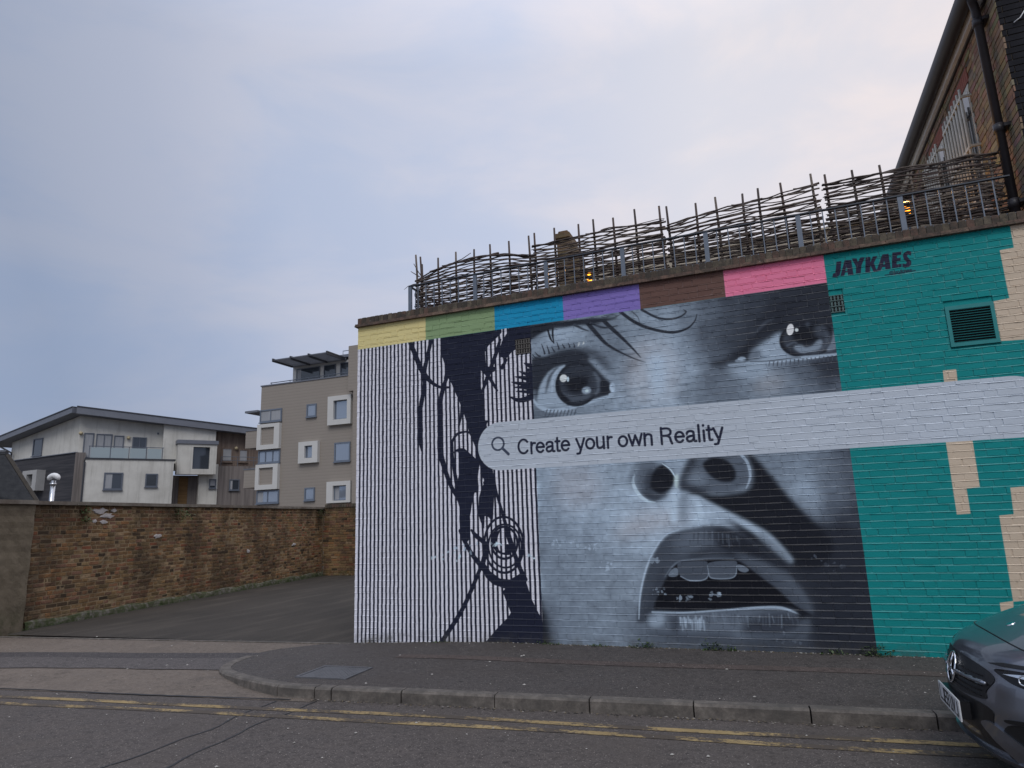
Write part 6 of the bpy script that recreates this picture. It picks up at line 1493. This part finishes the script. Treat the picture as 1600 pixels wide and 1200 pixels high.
for s_ in (1.3, 2.8, 4.3, 5.8): part('sunshade_arm', M_fcap, ap, A_, s_ - .05, s_ + .05, -.7, 1.4, 12.86, 13.09)
part('penthouse_roof', M_fascia, ap, A_, 1.1, 9.7, 1.3, 8.2, 13.09, 13.28)
for q in ((5.2, 7.0),):
    MB().tube([A_(q[0], 2, 13.28), A_(q[0], 2, 13.75), A_(q[1], 2, 13.75), A_(q[1], 2, 13.28)], .025, 6).build('roof_guard', M_winf, ap)
M_apane = NT('reflective_glass'); M_apane.set('Base Color', (.30, .34, .40)); M_apane.set('Metallic', .6); M_apane.set('Roughness', .06); M_apane = M_apane.m
def surround(s0, s1, z0, z1, g0, g1, h0, h1, inner, dep=-.24):
    m_ = MB()
    for q in ((s0, s1, h1, z1), (s0, s1, z0, h0), (s0, g0, h0, h1), (g1, s1, h0, h1)): m_.box(q[0], q[1], dep, -.002, q[2], q[3], A_)
    m_.build('window_surround', M_offw, ap)
    if inner == 'tan': part('infill_panel', M_tan, ap, A_, g0, g1, dep + .12, -.004, h0, h1)
    else: window(ap, A_, g0, g1, h0, h1, -.05, .06, M_bluef, M_apane)
surround(-.20, 1.71, 6.86, 8.62, .12, 1.26, 7.17, 8.38, 'tan', -.25); surround(-.20, 1.69, 4.12, 5.83, .10, 1.29, 4.44, 5.60, 'tan', -.25)
surround(5.64, 7.46, 8.09, 10.03, 6.10, 7.17, 8.44, 9.72, 'win'); surround(3.35, 4.91, 5.71, 7.14, 3.85, 4.47, 6.04, 6.86, 'win'); surround(5.69, 7.53, 3.0, 4.37, 6.18, 7.2, 3.14, 4.1, 'win')
for s0, s1, z0, z1, mu in ((-.17, 1.71, 8.78, 9.66, 1), (-.17, 1.69, 5.92, 6.79, 2), (-.17, 1.71, 3.2, 4.06, 1)): window(ap, A_, s0, s1, z0, z1, -.04, .09, M_bluef, M_curt if z0 > 8 else M_apane, mu)
for s0, s1, z0, z1 in ((3.79, 4.59, 8.82, 9.71), (6.11, 7.35, 5.65, 6.92), (3.81, 4.62, 3.25, 4.09)): window(ap, A_, s0, s1, z0, z1, -.03, .09, M_bluef, M_apane)
part('shade_blade', M_fascia, ap, A_, -1.3, -.2, -.3, 1.6, 9.52, 9.66)
for z0, z1 in ((7.08, 8.29), (4.33, 5.58)):
    part('balcony_front', M_tan, ap, A_, -1.5, -.2, .1, 3.2, z0, z1); part('balcony_cap', M_fascia, ap, A_, -1.54, -.19, .06, 3.25, z1, z1 + .07)
part('balcony_recess', M_tgrey, ap, A_, -1.2, -.19, 3.2, 8.5, -.1, 8.9)
# slate roofed cottage at the left edge
sl = empty('slate_cottage', (-28.2, 15.2, -.12)); tag(sl, 'dark slate cottage roof with a worn verge rising behind the old wall', 'house')
n = NT('old_slate'); v = n.n('ShaderNodeTexWave', wave_type='BANDS', bands_direction='Z', wave_profile='SAW'); n.l(n.pos(), v.inputs[0]); v.inputs['Scale'].default_value = 2.2
c = n.ramp(n.noise(4, 5, .7), [(.3, (.035, .038, .045)), (.6, (.065, .068, .075)), (.8, (.085, .088, .07))]); c = n.mix(n.ramp(v.outputs['Fac'], [(0, .6), (.15, 0)]), c, (.018, .018, .02))
n.set('Base Color', c); n.set('Roughness', .7); n.bump(v.outputs['Fac'], .5, .03); M_slate = n.m
rdg = Vector((-26.67, 11.76, 5.21)); low_ = Vector((-25.45, 12.75, 2.85)); away = Vector((-3.6, -1.0, 0)).normalized()
def slab4(a, b, c_, d, th):
    nn_ = (b - a).cross(d - a).normalized() * th
    return MB().add([a, b, c_, d, a - nn_, b - nn_, c_ - nn_, d - nn_], [(0, 1, 2, 3), (7, 6, 5, 4), (0, 4, 5, 1), (1, 5, 6, 2), (2, 6, 7, 3), (3, 7, 4, 0)])
ridge_dir = Vector((-.97, -.22, 0)).normalized(); fall = Vector((.22, -.97, 0)).normalized()
g0 = Vector((-25.95, 14.3, 5.25))
slope_l = 3.4
e0 = Vector((-25.7, 12.2, 3.0)); 
slab4(Vector((-26.72, 11.77, 5.2)), Vector((-25.55, 12.6, 3.0)), Vector((-33.5, 9.4, 3.0)), Vector((-34.0, 8.4, 5.2)), .12).build('roof_slope', M_slate, sl, fixn=True)
slab4(Vector((-26.72, 11.77, 5.2)), Vector((-35.5, 16.0, 3.0)), Vector((-40.0, 13.5, 3.0)), Vector((-34.0, 8.4, 5.2)), .12).build('rear_slope', M_slate, sl, fixn=True)
MB().tube([Vector((-26.69, 11.80, 5.20)), Vector((-25.5, 12.66, 2.94))], .11, 5).build('verge', plain('worn_verge', (.055, .048, .04), .9, .3, 5), sl)
MB().tube([Vector((-26.69, 11.78, 5.3)), Vector((-34.0, 8.4, 5.3))], .13, 6).build('ridge_tiles', M_slate, sl)
MB().add([(-25.75, 12.7, -.1), (-33.3, 9.5, -.1), (-34.2, 15, -.1), (-27, 16.6, -.1), (-25.75, 12.7, 3.0), (-33.3, 9.5, 3.0), (-34.2, 15, 3.0), (-27, 16.6, 3.0), (-26.75, 11.95, 5.0)], [(0, 1, 5, 4), (1, 2, 6, 5), (2, 3, 7, 6), (3, 0, 4, 7)]).build('wall', M_stockfar, sl)
# flue pipe
fl = empty('flue_pipe', (-16.80, 7.25, -.12)); tag(fl, 'shiny metal flue pipe with a curved white cowl beside the dark timber wall', 'flue')
M_chrome = plain('bright_metal', (.55, .56, .58), .25, .1, 4, .9)
MB().tube([(-16.8, 7.25, -.12), (-16.8, 7.25, 3.34)], .075, 12).build('pipe', M_chrome, fl, smooth=True)
MB().tube([(-16.8, 7.25, 3.20), (-16.8, 7.25, 3.26)], .10, 12).build('collar', M_chrome, fl, smooth=True)
MB().tube([(-16.8 + .17 * math.cos(t) * .94, 7.25 + .17 * math.cos(t) * .34, 3.36 + .15 * math.sin(t)) for t in [math.pi * k / 8 for k in range(9)]], [.03, .07, .085, .09, .09, .09, .085, .07, .03], 10).build('cowl', plain('white_cowl', (.66, .66, .66), .5), fl, smooth=True)
# ---------------------------------------------------------------- parked car, nose to the left
CX, CY = 6.345, -2.88
n = NT('graphite_metallic'); n.set('Base Color', (.20, .215, .25)); n.set('Metallic', .9); n.set('Roughness', .30); n.set('Coat Weight', 1.0); n.set('Coat Roughness', .03); M_paint = n.m
M_trim = plain('black_trim', (.008, .008, .009), .35, .1, 9); M_rub = plain('tyre_rubber', (.018, .018, .018), .85); M_chr = NT('car_chrome'); M_chr.set('Base Color', (.75, .77, .80)); M_chr.set('Metallic', 1.0); M_chr.set('Roughness', .12); M_chr = M_chr.m
M_lens = NT('lamp_lens'); M_lens.set('Base Color', (.007, .007, .009)); M_lens.set('Roughness', .12); M_lens.set('Specular IOR Level', .3); M_lens = M_lens.m
car = empty('parked_car', (CX + 2.2, CY, ZR)); tag(car, 'dark grey hatchback parked at the kerb with chrome emblem on its grille', 'car')
def itp(x, xs, ys): return float(np.interp(x, xs, ys))
def l0(z): return itp(z, [.20, .26, .34, .50, .62, .70, .76, .80, .825], [.10, .035, .0, .0, .02, .045, .085, .15, .24])
def ztp(n_): return .825 - .055 * (n_ / .89) ** 2
def pl_(a): return .27 * a * a + .21 * abs(a) ** 5
def FA(n_, z): return Vector((CX + l0(z) + pl_(n_ / .89), CY - n_, ZR + z))
def FN(n_, z, d):
    e = .01; a = FA(n_ + e, z) - FA(n_ - e, z); b = FA(n_, z + e) - FA(n_, z - e); nr = b.cross(a).normalized()
    if nr.x > 0: nr = -nr
    return FA(n_, z) + nr * d
ns_ = [-.89 + 1.78 * i / 44 for i in range(45)]
body = MB()
body.grid(lambda a, v: FA(a, .22 + v * (ztp(a) - .22)), ns_, [i / 22 for i in range(23)])
def side_w(l, z): 
    k = sm(.3, 1.0, l); return .89 - k * (.06 * ((z - .52) / .45) ** 2)
def side_top(l): return itp(l, [.55, .9, 1.12, 3.2, 4.2, 4.4], [.745, .90, .965, .985, 1.0, .98])
for sg in (-1, 1):
    def sd_(u, v, sg=sg):
        z_lo = .22; l_a = l0(.22 + v * .525) + .48
        l = l_a + u * (4.36 - l_a); z = z_lo + v * (side_top(l) - z_lo)
        return (CX + l, CY + sg * side_w(l, z), ZR + z)
    body.grid(sd_, [i / 40 for i in range(41)], [i / 12 for i in range(13)], flip=sg < 0)
body.grid(lambda a, v: (CX + 4.36, CY + a * side_w(4.36, .22 + v * .76), ZR + .22 + v * .76), [-1, -.5, 0, .5, 1], [0, .3, .6, 1])
body.add([(CX + .55, CY - .80, ZR + .2), (CX + 4.3, CY - .80, ZR + .2), (CX + 4.3, CY + .80, ZR + .2), (CX + .55, CY + .80, ZR + .2)], [(0, 1, 2, 3)])
body.build('body', M_paint, car, smooth=True, fixn=True)
def bon(a, t, lift=0.0):
    nb = .89 - .03 * t; n_ = a * nb; lb = l0(ztp(a * .89)) + pl_(a); l = lb + t * (1.14 - lb)
    zw = 1.035 - .065 * a * a; z = ztp(a * .89) + (zw - ztp(a * .89)) * (1 - (1 - t) ** 1.9) + .012 * math.sin(math.pi * t) * (1 - a * a)
    return (CX + l, CY - n_, ZR + z + lift)
bo = MB(); bo.grid(lambda a, t: bon(a, t), [-1 + 2 * i / 40 for i in range(41)], [i / 20 for i in range(21)])
bo.build('bonnet', M_paint, car, smooth=True, fixn=True)
sl_ = MB(); sl_.tube([bon(-.97 + 1.94 * i / 40, 0.0, .001) for i in range(41)], .0045, 5); sl_.build('bonnet_gap', M_trim, car, smooth=True)
p = Vector(bon(.0, .13)); q_ = Vector(bon(.0, .16)); tv = (q_ - p).normalized(); yv = Vector((0, 1, 0)); nv = yv.cross(tv).normalized()
if nv.z < 0: nv = -nv
bd = MB(); bd.add([p + nv * .003 + tv * .027 * math.cos(t) + yv * .027 * math.sin(t) for t in [2 * math.pi * k / 20 for k in range(20)]] + [p - nv * .002 + tv * .029 * math.cos(t) + yv * .029 * math.sin(t) for t in [2 * math.pi * k / 20 for k in range(20)]], [tuple(range(20))] + [(k, k + 20, (k + 1) % 20 + 20, (k + 1) % 20) for k in range(20)])
bd.build('bonnet_badge', M_chr, car)
def feat(name, pts, d, mat, parent=None, th=.012, smo=True):
    P = [tuple(v) for v in smooth(pts, True, 5)] if smo else pts
    bm = bmesh.new(); vs_ = [bm.verts.new((a, b, 0)) for a, b in P]; bm.faces.new(vs_)
    bmesh.ops.triangulate(bm, faces=bm.faces[:]); bmesh.ops.subdivide_edges(bm, edges=bm.edges[:], cuts=2, use_grid_fill=True)
    r_ = bmesh.ops.extrude_face_region(bm, geom=bm.faces[:]); top_ = {v for v in r_['geom'] if isinstance(v, bmesh.types.BMVert)}
    off = OFF[car.name]
    for v in bm.verts: v.co = FN(v.co.x, v.co.y, d if v in top_ else d - th) - Vector(off)
    bmesh.ops.recalc_face_normals(bm, faces=bm.faces[:])
    me = bpy.data.meshes.new(name); bm.to_mesh(me); bm.free(); me.materials.append(mat)
    o = bpy.data.objects.new(name, me); col0.objects.link(o); o.parent = parent or car; OFF[o.name] = off; return o
gri = feat('grille', [(-.46, .655), (-.34, .70), (0, .715), (.34, .70), (.48, .655), (.43, .58), (.40, .53), (0, .515), (-.40, .53)], .004, M_trim)
for i in range(5): MB().tube([FN(-.40 + .8 * k / 14, .545 + i * .026, .008) for k in range(15)], .003, 4).build('mesh_bar', M_lens, gri)
for sg in (-1, 1):
    MB().tube([FN(sg * (.10 + .34 * k / 8), .613 + .004 * k / 8, .014) for k in range(9)], .011, 6).build('chrome_louvre', M_paint, gri, smooth=True)
    for k in range(3):
        a = sg * (.19 + k * .095); feat('louvre_stud', [(a - .03, .604), (a + .03, .606), (a + .034, .628), (a - .026, .626)], .013, M_chr, gri, .012, False)
        feat('louvre_notch', [(a - .016, .610), (a + .018, .611), (a + .02, .622), (a - .013, .621)], .015, M_trim, gri, .012, False)
em = MB(); em.tube([FN(.085 * math.cos(t), .615 + .085 * math.sin(t), .014) for t in [2 * math.pi * k / 28 for k in range(29)]], .007, 6, cap=False)
for k in range(3):
    t = math.pi / 2 + k * 2 * math.pi / 3; em.tube([FN(0, .615, .016), FN(.085 * math.cos(t), .615 + .085 * math.sin(t), .014)], [.012, .005], 6)
em.build('emblem', M_chr, gri, smooth=True)
feat('lower_intake', [(-.50, .30), (-.42, .285), (.42, .285), (.50, .30), (.47, .42), (.44, .50), (0, .51), (-.44, .50), (-.47, .42)], .003, M_trim)
for sg in (-1, 1):
    feat('side_intake', [(sg * .50, .27), (sg * .60, .245), (sg * .78, .26), (sg * .83, .34), (sg * .80, .44), (sg * .66, .46), (sg * .54, .42)], .003, M_trim)
    feat('bumper_blade', [(sg * .38, .40), (sg * .46, .425), (sg * .60, .37), (sg * .70, .30), (sg * .66, .255), (sg * .58, .245), (sg * .48, .33)], .014, M_paint, None, .02)
    feat('bumper_strake', [(sg * .56, .468), (sg * .70, .49), (sg * .84, .49), (sg * .84, .472), (sg * .70, .470), (sg * .57, .452)], .012, M_trim, None, .02)
    hl = feat('headlight', [(sg * .47, .70), (sg * .56, .715), (sg * .70, .722), (sg * .84, .715), (sg * .86, .66), (sg * .76, .632), (sg * .62, .645), (sg * .53, .672)], .006, M_lens)
    feat('light_strip', [(sg * .53, .690), (sg * .62, .704), (sg * .84, .704), (sg * .84, .690), (sg * .64, .688)], .010, M_chr, hl, .01, False)
    feat('brow_gap', [(sg * .40, .722), (sg * .50, .742), (sg * .66, .752), (sg * .84, .748), (sg * .84, .736), (sg * .66, .735), (sg * .50, .724)], .005, M_trim, None, .01, False)
    for a, b in ((.64, .682), (.75, .682)):
        m_ = MB(); m_.tube([FN(sg * (a + .024 * math.cos(t)), b + .024 * math.sin(t), .008) for t in [2 * math.pi * k / 16 for k in range(17)]], .005, 5, cap=False); m_.build('projector', M_chr, hl, smooth=True)
feat('lip', [(-.80, .236), (-.5, .228), (0, .226), (.5, .228), (.80, .236), (.78, .258), (.5, .262), (0, .268), (-.5, .262), (-.78, .258)], .022, M_paint, None, .03)
# number plate: white, with dark unreadable characters as seen edge-on
n = NT('plate_white'); n.set('Base Color', (.60, .61, .62)); n.set('Roughness', .35); M_plate = n.m
pl_ = MB(); off_x = CX - .035
pl_.box(off_x - .004, off_x + .004, CY - .29, CY + .23, ZR + .372, ZR + .486)
plo = pl_.build('number_plate', M_plate, car)
MB().box(off_x + .004, CX + .03, CY - .27, CY + .21, ZR + .382, ZR + .478).build('plate_holder', M_trim, car)
ST_ = {'I': [(0, 0, 0, 1)], 'E': [(0, 0, 0, 1), (0, 1, 1, 1), (0, .5, .8, .5), (0, 0, 1, 0)], '8': [(0, 0, 0, 1), (1, 0, 1, 1), (0, 1, 1, 1), (0, .5, 1, .5), (0, 0, 1, 0)], 'U': [(0, 0, 0, 1), (1, 0, 1, 1), (0, 0, 1, 0)], 'L': [(0, 0, 0, 1), (0, 0, 1, 0)], 'V': [(0, 1, .5, 0), (.5, 0, 1, 1)], 'J': [(1, 1, 1, 0), (0, 0, 1, 0)]}
yk = CY + .195
for chx in 'LJE8 UVJ':
    if chx == ' ': yk -= .028; continue
    m_ = MB()
    for a, b, c_, d in ST_[chx]:
        p = Vector((0, yk - a * .042, ZR + .392 + b * .074)); q = Vector((0, yk - c_ * .042, ZR + .392 + d * .074)); t = (q - p).normalized(); w = Vector((0, -t.z, t.y)) * .006
        v4 = [p - t * .006 - w, q + t * .006 - w, q + t * .006 + w, p - t * .006 + w]
        m_.add([(off_x - .0055, v.y, v.z) for v in v4] + [(off_x - .003, v.y, v.z) for v in v4], [(0, 1, 2, 3), (0, 4, 5, 1), (1, 5, 6, 2), (2, 6, 7, 3), (3, 7, 4, 0)])
    m_.build('plate_character', M_trim, plo); yk -= .062
# cabin
gl_ = MB(); base = [(1.08, .78, .985), (4.22, .76, .99)]; 
V8 = [(CX + 1.08, CY - .80, ZR + .97), (CX + 4.25, CY - .78, ZR + .97), (CX + 4.25, CY + .78, ZR + .97), (CX + 1.08, CY + .80, ZR + .97), (CX + 1.92, CY - .56, ZR + 1.41), (CX + 3.65, CY - .54, ZR + 1.40), (CX + 3.65, CY + .54, ZR + 1.40), (CX + 1.92, CY + .56, ZR + 1.41)]
gl_.add(V8, [(0, 1, 5, 4), (1, 2, 6, 5), (2, 3, 7, 6), (3, 0, 4, 7)]); gl_.build('glasshouse', M_lens, car)
ro = MB(); ro.grid(lambda u, v: (CX + 1.88 + 1.82 * u, CY - .59 + 1.18 * v, ZR + 1.405 + .045 * math.sin(math.pi * v) * (1 - .5 * u) + .01 * math.sin(math.pi * u)), [i / 12 for i in range(13)], [i / 10 for i in range(11)]); ro.build('roof', M_paint, car, smooth=True)
for a, b in ((0, 4), (3, 7), (1, 5), (2, 6)): MB().tube([V8[a], V8[b]], .045, 6).build('pillar', M_paint, car, smooth=True)
for sg in (-1, 1): MB().tube([(CX + 2.75, CY + sg * .80, ZR + .97), (CX + 2.80, CY + sg * .57, ZR + 1.40)], .035, 6).build('pillar', M_trim, car)
for sg in (-1, 1):
    m_ = MB(); m_.grid(lambda u, v: (CX + 1.42 + .11 * math.cos(u) * math.sin(v), CY + sg * (.98 + .10 * math.sin(u) * math.sin(v)), ZR + 1.03 + .07 * math.cos(v)), [k * math.pi / 6 for k in range(13)], [k * math.pi / 6 for k in range(7)]); m_.build('door_mirror', M_paint, car, smooth=True)
    for l in (1.35, 2.42, 3.35): MB().tube([(CX + l, CY + sg * (side_w(l, z) + .001), ZR + z) for z in (.32, .5, .7, .95)], .004, 4).build('door_gap', M_trim, car)
for l in (.90, 3.62):
    for sg in (-1, 1):
        wy = CY + sg * .79; wz = ZR + .325
        ac = MB(); ac.add([(CX + l + .385 * math.cos(t), CY + sg * .893, wz + .02 + .385 * math.sin(t)) for t in [2 * math.pi * k / 32 for k in range(32)]] + [(CX + l + .385 * math.cos(t), CY + sg * .70, wz + .02 + .385 * math.sin(t)) for t in [2 * math.pi * k / 32 for k in range(32)]], [tuple(range(32))] + [(k, (k + 1) % 32, (k + 1) % 32 + 32, k + 32) for k in range(32)])
        ac.build('wheel_arch', M_trim, car, fixn=True)
        ty = MB(); prof = [(.20, .10), (.29, .115), (.322, .09), (.325, 0), (.322, -.09), (.29, -.115), (.20, -.10)]
        ty.grid(lambda u, v: (CX + l + prof[int(v)][0] * math.cos(u), wy + sg * .02 + prof[int(v)][1], wz + prof[int(v)][0] * math.sin(u)), [2 * math.pi * k / 32 for k in range(33)], list(range(7)))
        to = ty.build('wheel', M_rub, car, smooth=True)
        rm = MB(); rm.tube([(CX + l, wy + sg * .10, wz), (CX + l, wy + sg * .125, wz)], .05, 12)
        for k in range(5):
            t = 2 * math.pi * k / 5 + .3; rm.tube([(CX + l, wy + sg * .115, wz), (CX + l + .21 * math.cos(t), wy + sg * .12, wz + .21 * math.sin(t))], [.03, .022], 6)
        rm.tube([(CX + l + .215 * math.cos(t), wy + sg * .115, wz + .215 * math.sin(t)) for t in [2 * math.pi * k / 32 for k in range(33)]], .016, 6, cap=False)
        rm.build('rim', M_chr, to, smooth=True)
